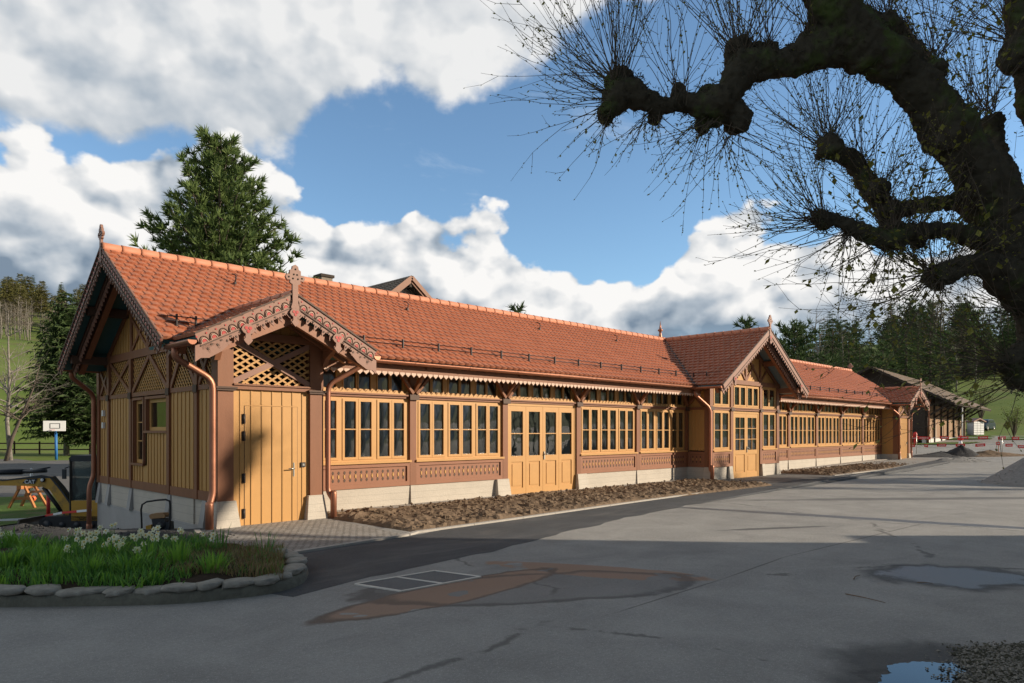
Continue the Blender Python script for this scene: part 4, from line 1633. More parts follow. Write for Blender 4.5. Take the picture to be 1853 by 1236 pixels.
def asphalt(name, base, fine=0.30, patches=0.25, stains=True, rough=0.82):
    m_, t, b = newmat(name)
    tc = t.new('ShaderNodeTexCoord').outputs['Object']
    big = t.noise(tc, 0.22, 6, 0.6, 0.4)
    mid = t.ss(t.noise(t.vm('ADD', tc, (3, 7, 0)), 1.1, 7, 0.66, 0.3), 0.25, 0.75)
    fin = t.ss(t.noise(tc, 26, 6, 0.85), 0.36, 0.64)
    fin2 = t.ss(t.noise(tc, 110, 2, 0.6), 0.3, 0.7)
    k = t.m('ADD', 1 - patches / 2 - fine / 2 - 0.1, t.m('ADD', t.m('MULTIPLY', big, patches), t.m('ADD', t.m('MULTIPLY', mid, 0.32), t.m('MULTIPLY', t.m('ADD', fin, fin2), fine / 2))))
    cc = t.mix(1.0, (*base, 1), t.comb(k, k, k), 'MULTIPLY')
    # pale stone grains
    vo = t.new('ShaderNodeTexVoronoi')
    vo.inputs['Scale'].default_value = 45
    t.l.new(tc, vo.inputs['Vector'])
    g = t.m('MULTIPLY', t.ss(vo.outputs['Distance'], 0.30, 0.10), 0.5)
    cc = t.mix(g, cc, (base[0] * 2.0, base[1] * 2.0, base[2] * 2.0, 1))
    if stains:
        # meandering joints and repairs
        vo2 = t.new('ShaderNodeTexVoronoi', feature='DISTANCE_TO_EDGE')
        vo2.inputs['Scale'].default_value = 0.16
        wv = t.vm('ADD', tc, t.vm('MULTIPLY', t.noise(tc, 0.8, 5, 0.6, out=1), (0.9, 0.9, 0)))
        t.l.new(wv, vo2.inputs['Vector'])
        crack = t.m('MULTIPLY', t.ss(vo2.outputs['Distance'], 0.008, 0.001), t.ss(mid, 0.40, 0.60))
        cc = t.mix(t.m('MULTIPLY', crack, 0.75), cc, (base[0] * 0.35, base[1] * 0.35, base[2] * 0.35, 1))
        st = t.ss(t.noise(t.vm('MULTIPLY', tc, (0.35, 0.9, 1)), 0.6, 7, 0.66, 0.8), 0.56, 0.66)
        cc = t.mix(t.m('MULTIPLY', st, 0.35), cc, (base[0] * 0.6, base[1] * 0.6, base[2] * 0.62, 1))
    t.put(b.inputs['Base Color'], cc)
    b.inputs['Roughness'].default_value = rough
    b.inputs['Specular IOR Level'].default_value = 0.35
    bn = t.new('ShaderNodeBump')
    bn.inputs['Strength'].default_value = 0.5
    bn.inputs['Distance'].default_value = 0.006
    t.l.new(t.m('ADD', fin, fin2), bn.inputs['Height'])
    t.l.new(bn.outputs[0], b.inputs['Normal'])
    return m_, t, b, cc, tc


M['asphalt'], at_, ab_, acc, atc = asphalt('old_asphalt', (0.268, 0.260, 0.245), fine=0.48, patches=0.35)
# iron-red run-off stain fanning from the cover, drier pale islands in it (object coords = world metres)


def blob_mask(t, tc, cx, cy, ang, la, lb, edge=0.12, ns=1.2, namp=0.5):
    x, y = t.sep(tc)[:2]
    ca, sa = math.cos(ang), math.sin(ang)
    dx, dy = t.m('SUBTRACT', x, cx), t.m('SUBTRACT', y, cy)
    u = t.m('DIVIDE', t.m('ADD', t.m('MULTIPLY', dx, ca), t.m('MULTIPLY', dy, sa)), la)
    v = t.m('DIVIDE', t.m('SUBTRACT', t.m('MULTIPLY', dy, ca), t.m('MULTIPLY', dx, sa)), lb)
    rr = t.m('SQRT', t.m('ADD', t.m('MULTIPLY', u, u), t.m('MULTIPLY', v, v)))
    n_ = t.noise(tc, ns, 5, 0.55, 0.5)
    rr = t.m('ADD', rr, t.m('MULTIPLY', t.m('SUBTRACT', n_, 0.5), namp))
    return t.ss(rr, 1 + edge, 1 - edge), rr


t = at_


def stain(px0, py0, px1, py1, hw, **kw):
    a, b_ = gpt(px0, py0), gpt(px1, py1)
    c_ = (a + b_) / 2
    dd = b_ - a
    return blob_mask(t, atc, c_.x, c_.y, math.atan2(dd.y, dd.x), dd.length / 2, hw, **kw)


s1, r1 = stain(575, 1125, 1000, 1030, 0.40, edge=0.06, ns=1.6, namp=0.55)
s2, r2 = stain(880, 1018, 1300, 1050, 0.34, edge=0.06, ns=1.3, namp=0.6)
ws, wr_ = stain(640, 1080, 1250, 1045, 0.75, edge=0.05, ns=0.9, namp=0.7)
wet = t.m('MULTIPLY', ws, 1.0)
cc = t.mix(t.m('MULTIPLY', wet, 0.42), acc, (0.085, 0.082, 0.08, 1))
rim = t.m('MULTIPLY', t.ss(wr_, 0.80, 0.93), t.ss(wr_, 1.04, 0.97))
rust = t.m('MAXIMUM', s1, s2)
isl = t.ss(t.noise(t.vm('ADD', atc, (2.2, 0.4, 0)), 1.5, 3, 0.5, 0.3), 0.585, 0.60)
rust = t.m('MULTIPLY', rust, t.m('SUBTRACT', 1.0, isl))
cc = t.mix(t.m('MULTIPLY', rust, 0.75), cc, (0.31, 0.175, 0.105, 1))
rr_ = t.m('MULTIPLY', t.ss(r1, 0.84, 0.96), t.ss(r1, 1.06, 0.99))
cc = t.mix(t.m('MULTIPLY', t.m('MAXIMUM', rim, rr_), 0.6), cc, (0.05, 0.045, 0.042, 1))
cc = t.mix(t.m('MULTIPLY', t.m('MULTIPLY', isl, wet), 0.45), cc, (0.20, 0.195, 0.185, 1))
# damp round the two puddles
pd1, pr1 = stain(1585, 1045, 1870, 1040, 0.74, edge=0.16, ns=1.9, namp=0.95)
pd2, pr2 = stain(1500, 1230, 2100, 1250, 0.95, edge=0.25, ns=2.2, namp=0.8)
damp = t.m('MAXIMUM', pd1, pd2)
cc = t.mix(t.m('MULTIPLY', damp, 0.75), cc, (0.040, 0.041, 0.042, 1))
pin = t.ss(t.m('ADD', pr1, t.m('MULTIPLY', t.noise(atc, 7, 4, 0.7), 0.22)), 1.00, 0.82)
cc = t.mix(t.m('MULTIPLY', pin, 0.7), cc, (0.14, 0.145, 0.155, 1))  # blue-grey tint paints the sky sheen into the wet film
# damp run on the far forecourt; streaks strengthened to stand in for shade stripes
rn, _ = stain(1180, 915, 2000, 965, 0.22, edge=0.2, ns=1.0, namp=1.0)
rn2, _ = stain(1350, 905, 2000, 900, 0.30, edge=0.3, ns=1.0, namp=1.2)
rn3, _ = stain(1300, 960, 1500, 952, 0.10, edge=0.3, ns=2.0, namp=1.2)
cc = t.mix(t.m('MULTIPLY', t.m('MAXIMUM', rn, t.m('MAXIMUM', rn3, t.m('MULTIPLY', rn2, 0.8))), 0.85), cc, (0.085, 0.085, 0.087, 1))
jn = None
for seg in ((1120, 1107, 1310, 1047), (1310, 1047, 1420, 1008), (1420, 1008, 1700, 940)):
    a, b_ = gpt(seg[0], seg[1]), gpt(seg[2], seg[3])
    jm, _j = blob_mask(t, atc, (a.x + b_.x) / 2, (a.y + b_.y) / 2, math.atan2(b_.y - a.y, b_.x - a.x), (b_ - a).length / 2, 0.016, edge=0.3, ns=3, namp=0.5)
    jn = jm if jn is None else t.m('MAXIMUM', jn, jm)
cc = t.mix(t.m('MULTIPLY', jn, 0.6), cc, (0.06, 0.055, 0.05, 1))
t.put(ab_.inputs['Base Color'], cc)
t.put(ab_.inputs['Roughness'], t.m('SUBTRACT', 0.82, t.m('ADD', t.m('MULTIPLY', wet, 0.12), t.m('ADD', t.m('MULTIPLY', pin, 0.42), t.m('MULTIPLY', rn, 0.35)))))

M['asphalt_new_and_shade'], _a, nb_, ncc, ntc = asphalt('new_asphalt_and_ramp_shade', (0.066, 0.069, 0.074), fine=0.5, stains=False, rough=0.85)  # real new asphalt; the ramp reuses its dark tone as painted shade
dust = _a.ss(_a.noise(_a.vm('MULTIPLY', ntc, (0.4, 1.3, 1)), 1.2, 8, 0.72, 0.5), 0.46, 0.72)
_a.put(nb_.inputs['Base Color'], _a.mix(_a.m('MULTIPLY', dust, 0.45), ncc, (0.19, 0.18, 0.168, 1)))
M['asphalt_yard'] = asphalt('yard_asphalt', (0.13, 0.125, 0.12), stains=True)[0]


def grassmat(name, c1, c2, dry=None, sc=0.6):
    m_, t, b = newmat(name)
    tc = t.new('ShaderNodeTexCoord').outputs['Object']
    n_ = t.ss(t.noise(tc, sc * 0.15, 8, 0.72, 0.3), 0.3, 0.7)
    nf = t.noise(tc, sc * 12, 5, 0.75)
    k = t.m('ADD', t.m('MULTIPLY', n_, 0.55), t.m('MULTIPLY', nf, 0.5), clamp=True)
    cc = t.mix(k, (*c1, 1), (*c2, 1))
    if dry:
        cc = t.mix(t.m('MULTIPLY', t.ss(t.noise(t.vm('ADD', tc, (9, 1, 0)), sc * 0.35, 6, 0.7), 0.48, 0.66), 0.7), cc, (*dry, 1))
    t.put(b.inputs['Base Color'], cc)
    b.inputs['Roughness'].default_value = 0.9
    b.inputs['Specular IOR Level'].default_value = 0.15
    bn = t.new('ShaderNodeBump')
    bn.inputs['Strength'].default_value = 0.8
    bn.inputs['Distance'].default_value = 0.05
    t.l.new(nf, bn.inputs['Height'])
    t.l.new(bn.outputs[0], b.inputs['Normal'])
    return m_


M['meadow'] = grassmat('meadow_grass', (0.07, 0.125, 0.02), (0.17, 0.22, 0.05), (0.15, 0.13, 0.06), 0.35)
M['lawn'] = grassmat('lawn_grass', (0.05, 0.115, 0.02), (0.12, 0.19, 0.04), (0.19, 0.15, 0.08), 3.0)
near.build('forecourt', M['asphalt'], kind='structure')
shade_toned_ramp.build('shade_toned_ramp', M['asphalt_new_and_shade'], kind='structure')  # dark asphalt here stands in for shade left of the hall
yard.build('lower_yard', M['asphalt_yard'], kind='structure')
mead.build('meadow', M['meadow'], kind='structure')


def sheet(name, poly, mat, dz=0.004, kind='structure', edge_noise=0.0, step=0.5, th=0.0, seed=0):
    """flat sheet over the terrain; its outline is subdivided and slightly wandering"""
    pts = []
    n = len(poly)
    for i in range(n):
        a, b_ = Vector((*poly[i][:2], 0)), Vector((*poly[(i + 1) % n][:2], 0))
        L = (b_ - a).length
        k = max(1, int(L / step)) if edge_noise > 0 else 1
        nn = Vector((-(b_ - a).y, (b_ - a).x, 0)).normalized()
        for q in range(k):
            p = a + (b_ - a) * q / k
            if edge_noise > 0: p = p + nn * edge_noise * noise.noise(Vector((p.x * 1.7, p.y * 1.7, seed))) * 2
            pts.append(p)
    mb = MB()
    vs = [Vector((p.x, p.y, terr(p.x, p.y) + dz)) for p in pts]
    mb.prism([v for v in vs], (0, 0, -max(th, 0.003)))
    return mb.build(name, mat, kind=kind)


# new asphalt strip along the hall, its outer edge fading over the old one
sheet('asphalt_strip', [(3.55, 6.75), (4.4, 7.0), (5.6, 7.15), (7.2, 7.35), (9, 7.8), (11.8, 8.35), (15, 8.7), (20, 9.0), (26, 9.2), (34, 9.4), (46, 9.8), (46, 10.75), (36, 10.5), (28.2, 10.4), (21.8, 10.35), (14, 10.12), (9.9, 9.98),
                       (6.96, 9.33), (4.3, 9.05), (3.7, 12.2), (2.2, 12.5), (1.6, 11.4), (3.2, 9.7), (3.4, 8.6), (3.35, 7.4)], M['asphalt_new_and_shade'], 0.004, edge_noise=0.06, step=0.3)

# sett paving in front of the porch
m_, t, b = newmat('granite_setts')
tc = t.new('ShaderNodeTexCoord').outputs['Object']
br = t.new('ShaderNodeTexBrick')
br.inputs['Scale'].default_value = 1.0
br.inputs['Brick Width'].default_value = 0.13
br.inputs['Row Height'].default_value = 0.10
br.inputs['Mortar Size'].default_value = 0.010
br.inputs['Color1'].default_value = (0.30, 0.28, 0.25, 1)
br.inputs['Color2'].default_value = (0.40, 0.375, 0.34, 1)
br.inputs['Mortar'].default_value = (0.12, 0.11, 0.10, 1)
wob = t.vm('ADD', tc, t.vm('MULTIPLY', t.noise(tc, 7, 3, 0.5, out=1), (0.03, 0.03, 0)))
t.l.new(wob, br.inputs['Vector'])
nf = t.noise(tc, 30, 4, 0.7)
k = t.m('ADD', 0.65, t.m('MULTIPLY', nf, 0.7))
t.put(b.inputs['Base Color'], t.mix(1.0, br.outputs['Color'], t.comb(k, k, k), 'MULTIPLY'))
b.inputs['Roughness'].default_value = 0.8
bn = t.new('ShaderNodeBump')
bn.inputs['Distance'].default_value = 0.02
bn.inputs['Strength'].default_value = 0.9
t.l.new(t.m('SUBTRACT', nf, t.m('MULTIPLY', br.outputs['Fac'], 2.0)), bn.inputs['Height'])
t.l.new(bn.outputs[0], b.inputs['Normal'])
M['setts'] = m_
sheet('sett_paving', [(4.3, 9.05), (6.96, 9.33), (7.2, 12.6), (5.2, 12.5), (4.75, 12.3), (4.35, 10.9)], M['setts'], 0.012, th=0.02)
sheet('entrance_paving', [(21.8, 10.35), (28.2, 10.4), (28.0, 13.3), (21.9, 13.3)], M['asphalt_yard'], 0.010, th=0.02)

# soil beds along the wall: real clods over a sheet
M['soil'] = simple('dug_soil', (0.19, 0.135, 0.09), 0.95, var=0.5, vscale=9, bump=1.0, bscale=25, spec=0.1, var2=((0.28, 0.20, 0.14), 3.0, 0.5))
M['gravel'] = simple('pale_gravel', (0.36, 0.33, 0.30), 0.9, var=0.5, vscale=40, bump=1.0, bscale=60, spec=0.2)


def soil_bed(name, x0, x1, yi, yo, seed, skew=0.0):
    """heaped soil between the outer kerb yo(x) and the wall at yi"""
    mb = MB()
    nx_, ny_ = int((x1 - x0) / 0.09), 34
    for i in range(nx_ + 1):
        for j in range(ny_ + 1):
            u, v = i / nx_, j / ny_
            xa = x0 + (x1 - x0) * u
            ya = yo(xa) + (yi - yo(xa)) * v
            xa += skew * (1 - v) * (1 - u)
            ed = min(v * (yi - yo(xa)) / 0.18, (1 - v) * (yi - yo(xa)) / 0.3, u * (x1 - x0) / 0.25, (1 - u) * (x1 - x0) / 0.25, 1)
            p = Vector((xa * 3.2, ya * 3.2, seed))
            h = 0.045 + 0.05 * noise.fractal(p * 0.4, 1.0, 2.0, 3) + 0.075 * abs(noise.fractal(p, 0.7, 2.2, 5)) + 0.05 * max(0, noise.noise(p * 2.7)) 
            mb.v.append((xa, ya, max(0.0, h) * max(0, ed) ** 0.6 - 0.012 * (1 - max(0, ed))+0.004))
    for i in range(nx_):
        for j in range(ny_):
            a = i * (ny_ + 1) + j
            mb.f.append((a, a + ny_ + 1, a + ny_ + 2, a + 1)); mb.mi.append(0); mb.sm.append(False)
    # clods
    rnd = random.Random(seed)
    for _ in range(int((x1 - x0) * 70)):
        xa = rnd.uniform(x0 + 0.1, x1 - 0.1)
        ya = rnd.uniform(yo(xa) + 0.1, yi - 0.15)
        s = rnd.uniform(0.015, 0.05) * (1.4 if rnd.random() < 0.08 else 1)
        c_ = Vector((xa + skew * 0.4 * (1 - (xa - x0) / (x1 - x0)), ya, rnd.uniform(0.05, 0.12)))
        vs = [c_ + Vector((rnd.uniform(.6, 1.3) * a, rnd.uniform(.6, 1.3) * b_, rnd.uniform(.5, 1.0) * c2)) * s for a, b_, c2 in ((1, 0, 0), (-1, 0, 0), (0, 1, 0), (0, -1, 0), (0, 0, 1), (0, 0, -1))]
        mb.add(vs, [(0, 2, 4), (2, 1, 4), (1, 3, 4), (3, 0, 4), (2, 0, 5), (1, 2, 5), (3, 1, 5), (0, 3, 5)])
    return mb.build(name, M['soil'], kind='stuff', label=None)


b1_ = soil_bed('soil_bed', 7.25, 21.7, 12.95, lambda x: 9.55 + 0.045 * min(x - 7, 9), 3, skew=0.0)
tag(b1_, 'freshly dug brown soil strip along the near half of the hall', 'soil')
b2_ = soil_bed('soil_bed', 27.9, 42.0, 12.95, lambda x: 10.55 + 0.01 * (x - 28), 11)
tag(b2_, 'freshly dug brown soil strip beyond the double door entrance', 'soil')
sheet('gravel_strip', [(7.2, 12.75), (21.8, 12.75), (21.8, 13.3), (7.2, 13.3)], M['gravel'], 0.03, th=0.03)
sheet('gravel_strip', [(28, 12.8), (42.0, 12.8), (42.0, 13.3), (28, 13.3)], M['gravel'], 0.03, th=0.03)
M['kerb'] = simple('pale_granite_kerb', (0.42, 0.39, 0.35), 0.8, var=0.2, vscale=12, bump=0.4, bscale=60)


def kerb(pts, label):
    mb = MB()
    for i in range(len(pts) - 1):
        a, b_ = Vector((*pts[i], 0.0)), Vector((*pts[i + 1], 0.0))
        L = (b_ - a).length
        n = max(1, int(L / 1.0))
        for k in range(n):
            p, q = a + (b_ - a) * (k + 0.004) / n, a + (b_ - a) * (k + 0.996) / n
            mb.beam(p + Vector((0, 0, -0.03)), q + Vector((0, 0, -0.03)), 0.09, 0.13)
    return mb.build('kerb', M['kerb'], label=label, kind='structure')


kerb([(6.96, 9.36), (7.25, 9.52), (9.9, 9.64), (14, 9.92), (21.75, 10.3)], 'near kerb')
kerb([(27.85, 10.45), (42.4, 10.65)], 'far kerb')
kerb([(4.3, 9.05), (6.96, 9.36)], 'paving kerb')
kerb([(4.3, 9.05), (4.33, 10.9), (4.72, 12.3)], 'paving kerb')

# lawn pieces
sheet('lawn', [gpt(-60, 962, -1.05)[:2], gpt(90, 940, -1.05)[:2], gpt(175, 925, -1.05)[:2], gpt(178, 893, -1.05)[:2], gpt(-60, 903, -1.05)[:2]], M['lawn'], 0.03, edge_noise=0.10, step=0.6)
sheet('lawn', [at(1648, 62)[:2] if 0 else tuple(at(1640, 66, 0))[:2], tuple(at(1800, 66, 0))[:2], tuple(at(1795, 76, 0))[:2], tuple(at(1640, 76, 0))[:2]], M['lawn'], 0.06, edge_noise=0.2, step=2)
sheet('lawn', [tuple(at(1640, 56, 0))[:2], tuple(at(1740, 56, 0))[:2], tuple(at(1780, 59.5, 0))[:2], tuple(at(1640, 59.5, 0))[:2]], M['lawn'], 0.06, edge_noise=0.2, step=2)
sheet('lawn', [tuple(at(1815, 64, 0))[:2], tuple(at(2000, 62, 0))[:2], tuple(at(2000, 72, 0))[:2], tuple(at(1810, 72, 0))[:2]], M['lawn'], 0.06, edge_noise=0.2, step=2)

# ---------------------------------------------------------------- puddles
m_, t, b = newmat('still_water')
b.inputs['Base Color'].default_value = (0.012, 0.013, 0.013, 1)
b.inputs['Roughness'].default_value = 0.02
b.inputs['IOR'].default_value = 1.33
b.inputs['Specular IOR Level'].default_value = 0.9
tc = t.new('ShaderNodeTexCoord').outputs['Object']
bn = t.new('ShaderNodeBump')
bn.inputs['Strength'].default_value = 0.03
bn.inputs['Distance'].default_value = 0.01
t.l.new(t.noise(tc, 4, 2, 0.5), bn.inputs['Height'])
t.l.new(bn.outputs[0], b.inputs['Normal'])
M['water'] = m_
m_, t, b = newmat('shallow_wet_film')
tc = t.new('ShaderNodeTexCoord').outputs['Object']
b.inputs['Base Color'].default_value = (0.085, 0.09, 0.10, 1)
b.inputs['Specular IOR Level'].default_value = 0.5
nf = t.noise(tc, 60, 3, 0.7)
t.put(b.inputs['Roughness'], t.m('ADD', 0.33, t.m('MULTIPLY', nf, 0.3)))
bn = t.new('ShaderNodeBump')
bn.inputs['Strength'].default_value = 0.25
bn.inputs['Distance'].default_value = 0.004
t.l.new(nf, bn.inputs['Height'])
t.l.new(bn.outputs[0], b.inputs['Normal'])
M['film'] = m_


def puddle(pix, mat, seed, amp=0.08):
    P_ = [gpt(a, b_) for a, b_ in pix]
    out = []
    n = len(P_)
    for i in range(n):
        p0, p1, p2, p3 = (P_[(i + k - 1) % n] for k in range(4))
        for q in range(18):
            s = q / 18
            p = 0.5 * ((2 * p1) + (p2 - p0) * s + (2 * p0 - 5 * p1 + 4 * p2 - p3) * s * s + (3 * p1 - p0 - 3 * p2 + p3) * s ** 3)
            p += Vector((noise.fractal(Vector((p.x * 6, p.y * 6, seed)), .7, 2.3, 4), noise.fractal(Vector((p.x * 6, p.y * 6, seed + 9)), .7, 2.3, 4), 0)) * amp
            out.append((p.x, p.y, 0.006))
    mb = MB()
    mb.prism(out, (0, 0, -0.003))
    return mb.build('puddle', M[mat], kind='structure')


0 and puddle([(1612, 1022), (1660, 1022), (1700, 1010), (1760, 1012), (1800, 1030), (1790, 1055), (1745, 1075), (1680, 1076), (1650, 1060), (1625, 1040)], 'film', 2, 0.05)
puddle([(1600, 1225), (1618, 1205), (1660, 1199), (1710, 1200), (1750, 1207), (1745, 1222), (1720, 1245), (1680, 1262), (1590, 1262)], 'water', 5, 0.05)

# gravelly verge under the tree at the lower right
M['verge'] = simple('mossy_grit', (0.085, 0.082, 0.06), 0.95, var=0.55, vscale=18, bump=1.0, bscale=50, spec=0.15, var2=((0.26, 0.24, 0.20), 30.0, 0.8))
mb = MB()
rnd = random.Random(4)
vpoly = [gpt(a, b_) for a, b_ in ((1722, 1184), (1735, 1176), (1752, 1178), (1768, 1170), (1800, 1171), (1835, 1165), (1900, 1165), (2300, 1160), (2500, 1400), (1760, 1420), (1766, 1260), (1772, 1228), (1757, 1214), (1762, 1200), (1740, 1196))]
mb.prism([Vector((p.x, p.y, 0.008)) for p in vpoly], (0, 0, -0.006))
tag(mb.build('grit_verge', M['verge']), kind='structure')
g1, g2 = MB(), MB()
for _ in range(4200):
    px, py = rnd.uniform(1670, 1875), rnd.uniform(1162, 1250)
    p = gpt(px, py)
    if rnd.random() > sst(1690, 1775, px + 45 * noise.noise(p * 9)) + 0.03: continue
    if rnd.random() > sst(1160, 1178, py): continue
    s = rnd.uniform(0.004, 0.013) * (1.8 if rnd.random() < 0.05 else 1)
    c_ = Vector((p.x, p.y, 0.010 + s * 0.4))
    vs = [c_ + Vector((rnd.uniform(.6, 1.3) * a, rnd.uniform(.6, 1.3) * b_, rnd.uniform(.4, .8) * c2)) * s for a, b_, c2 in ((1, 0, 0), (-1, 0, 0), (0, 1, 0), (0, -1, 0), (0, 0, 1), (0, 0, -1))]
    (g1 if rnd.random() < 0.6 else g2).add(vs, [(0, 2, 4), (2, 1, 4), (1, 3, 4), (3, 0, 4), (2, 0, 5), (1, 2, 5), (3, 1, 5), (0, 3, 5)])
g1.v += []
M['pebble'] = simple('grey_pebbles', (0.20, 0.185, 0.16), 0.9, var=0.5, vscale=30)
gg = g1
gg.add(g2.v, g2.f, 1)
gg.build('loose_grit', [M['pebble'], M['verge']], label='loose dark grit and fine pebbles beside the lower puddle', cat='gravel', kind='stuff')

# small twigs lying on the asphalt
M['twig'] = simple('dry_twig', (0.16, 0.10, 0.06), 0.9)
for (a, b_, c_, d_), lb in (((1530, 1077, 1602, 1093), 'long thin dry twig lying on the shaded asphalt'), ((1660, 1056, 1688, 1058), 'short twig lying in the shallow wet patch'), ((1545, 1050, 1556, 1043), 'tiny bent twig on the asphalt left of the wet patch')):
    p, q = gpt(a, b_), gpt(c_, d_)
    p.z = q.z = 0.014
    mid = (p + q) / 2 + Vector((0.01, 0.02, 0.004))
    mb = MB()
    mb.tube([p, mid, q], [0.006, 0.005, 0.003], 5)
    mb.build('fallen_twig', M['twig'], label=lb, cat='twig', loc=mid)

# ---------------------------------------------------------------- double access cover flush with the asphalt
cv = thing('access_cover', 'flush double access cover with pale steel frame beside the rusty stain', 'manhole cover', gpt(770, 1052))
A_, B_, C_, D_ = gpt(643, 1058), gpt(727, 1071), gpt(882, 1043), gpt(787, 1034)
e1, e2 = (B_ - A_), (D_ - A_)
C_ = A_ + e1 + e2
m1 = MB()
up = Vector((0, 0, 0.012))
M['coverfill'] = asphalt('cover_infill', (0.125, 0.125, 0.125), stains=False)[0]
for k in (0, 1):
    a, b_ = A_ + e2 * (k * 0.5), A_ + e2 * (k * 0.5 + 0.5)
    ms = MB()
    ms.prism([a + up * .6, a + e1 + up * .6, b_ + e1 + up * .6, b_ + up * .6], (0, 0, -0.005))
    ms.build('infill_plate', M['coverfill'], cv)
w2 = 0.032
for p, q in ((A_, B_), (A_ + e2, B_ + e2), (A_ + e2 * .5, B_ + e2 * .5), (A_, A_ + e2), (B_, B_ + e2)):
    m1.beam(p + up * .5, q + up * .5, w2, 0.014 + 0.0006 * len(m1.f) / 6)
m1.build('frame', simple('galvanised_frame', (0.62, 0.58, 0.52), 0.6, metal=0.0), cv)
# ================================================================ flower bed at the left
M['stone'] = simple('lichen_stone', (0.31, 0.29, 0.25), 0.92, var=0.6, vscale=9, bump=0.9, bscale=40, var2=((0.45, 0.44, 0.40), 6.0, 0.7))
M['stone_base'] = simple('mossy_kerb_base', (0.15, 0.145, 0.115), 0.95, var=0.5, vscale=12, bump=1.0, bscale=30)
edge_px = [(-260, 1096), (-120, 1098), (0, 1099), (120, 1098), (240, 1096), (340, 1092), (430, 1083), (500, 1073), (545, 1058), (558, 1040), (548, 1022), (520, 1014), (480, 1008)]
EP = [gpt(a, b_) for a, b_ in edge_px]
# dense polyline
path = []
for i in range(len(EP) - 1):
    p0, p1, p2, p3 = EP[max(i - 1, 0)], EP[i], EP[i + 1], EP[min(i + 2, len(EP) - 1)]
    for q in range(12):
        s = q / 12
        path.append(0.5 * ((2 * p1) + (p2 - p0) * s + (2 * p0 - 5 * p1 + 4 * p2 - p3) * s * s + (3 * p1 - p0 - 3 * p2 + p3) * s ** 3))
path.append(EP[-1])
cum = [0]
for i in range(1, len(path)): cum.append(cum[-1] + (path[i] - path[i - 1]).length)


def along(s):
    for i in range(1, len(path)):
        if cum[i] >= s:
            k = (s - cum[i - 1]) / max(1e-6, cum[i] - cum[i - 1])
            return path[i - 1].lerp(path[i], k), (path[i] - path[i - 1]).normalized()
    return path[-1], (path[-1] - path[-2]).normalized()


# low rendered base under the stones
mb = MB()
nn = 90
vs = []
for i in range(nn + 1):
    p, d = along(cum[-1] * i / nn)
    inw = Vector((-d.y, d.x, 0))
    j = 0.012 * noise.noise(p * 5)
    for (o_, z) in ((0, -0.01), (0.012, 0.06), (0.03 + j, 0.105 + j), (0.25, 0.10), (0.27, -0.01)): vs.append(p + inw * (o_ + j) + Vector((0, 0, z)))
fs = []
for i in range(nn):
    for k in range(4): fs.append((i * 5 + k, (i + 1) * 5 + k, (i + 1) * 5 + k + 1, i * 5 + k + 1))
mb.add(vs, fs, 0, True)
mb.build('bed_kerb_base', M['stone_base'], label='low mossy mortar kerb round the flower bed', cat='kerb', loc=path[40])


def rock(c_, ex, ey, h, seed, tilt=0):
    """one irregular flat field stone"""
    rnd = random.Random(seed)
    mb = MB()
    nu, nv = 12, 6
    vs = []
    for j in range(nv + 1):
        ph = math.pi * j / nv
        for i in range(nu):
            th = 2 * math.pi * i / nu
            x, y, z = math.cos(th) * math.sin(ph), math.sin(th) * math.sin(ph), math.cos(ph)
            sq = 1 / max(abs(x), abs(y), 0.55) if math.sin(ph) > 0.3 else 1.3
            k = 0.55 + 0.45 * min(sq, 1.4)
            n_ = 1 + 0.28 * noise.noise(Vector((x * 1.6, y * 1.6, z * 1.6 + seed * 3.1))) + 0.1 * noise.noise(Vector((x * 5, y * 5, z * 5 + seed)))
            zz = max(-0.8, min(0.75, z * 1.2)) * h
            vs.append(Vector(c_) + Vector(ex) * (x * k * n_) + Vector(ey) * (y * k * n_) + Vector((0, 0, zz * n_ + tilt * x)))
    fs = []
    for j in range(nv):
        for i in range(nu):
            i2 = (i + 1) % nu
            fs.append((j * nu + i, (j + 1) * nu + i, (j + 1) * nu + i2, j * nu + i2))
    mb.add(vs, fs, 0, True)
    return mb


s = 0.1
k = 0
rnd = random.Random(12)
while s < cum[-1] - 0.1:
    L = rnd.uniform(0.24, 0.46)
    p, d = along(s + L / 2)
    inw = Vector((-d.y, d.x, 0))
    c_ = p + inw * (0.14 + rnd.uniform(-.015, .02)) + Vector((0, 0, 0.125 + rnd.uniform(-0.012, 0.02)))
    rock(c_, d * L * 0.57 + inw * rnd.uniform(-.03, .05), inw * 0.13, 0.042, k + 3, rnd.uniform(-.01, .01)).build('kerb_stone', M['stone'], label='flat lichen-grey field stone in the raised kerb of the flower bed', cat='stone', group='field stones along the flower bed kerb', loc=(c_.x, c_.y, 0.08))
    s += L + 0.012
    k += 1
for (a, b_, sz) in ((1380 / 2.943, 1002, 0.13), (20, 985, 0.22), (60, 1012, 0.16), (95, 1118, 0.07)):
    pass
p = at(505, 9.0, 0.16)
rock(p, (0.11, 0, 0), (0, 0.10, 0), 0.07, 77).build('bed_stone', M['stone'], label='pale rounded stone at the right tip of the flower bed', cat='stone', loc=p)
p = at(22, 10.9, 0.02)
rock(p, (0.28, -0.28, 0), (0.12, 0.12, 0), 0.14, 71).build('bed_stone', M['stone'], label='large pale boulder behind the flower bed at the left edge', cat='stone', loc=p)
p = gpt(98, 1096)
p.z = 0.02
rock(p, (0.05, -0.05, 0), (0.025, 0.025, 0), 0.03, 72).build('loose_stone', M['black'], label='small dark stone lying on the asphalt below the kerb', cat='stone', loc=p)

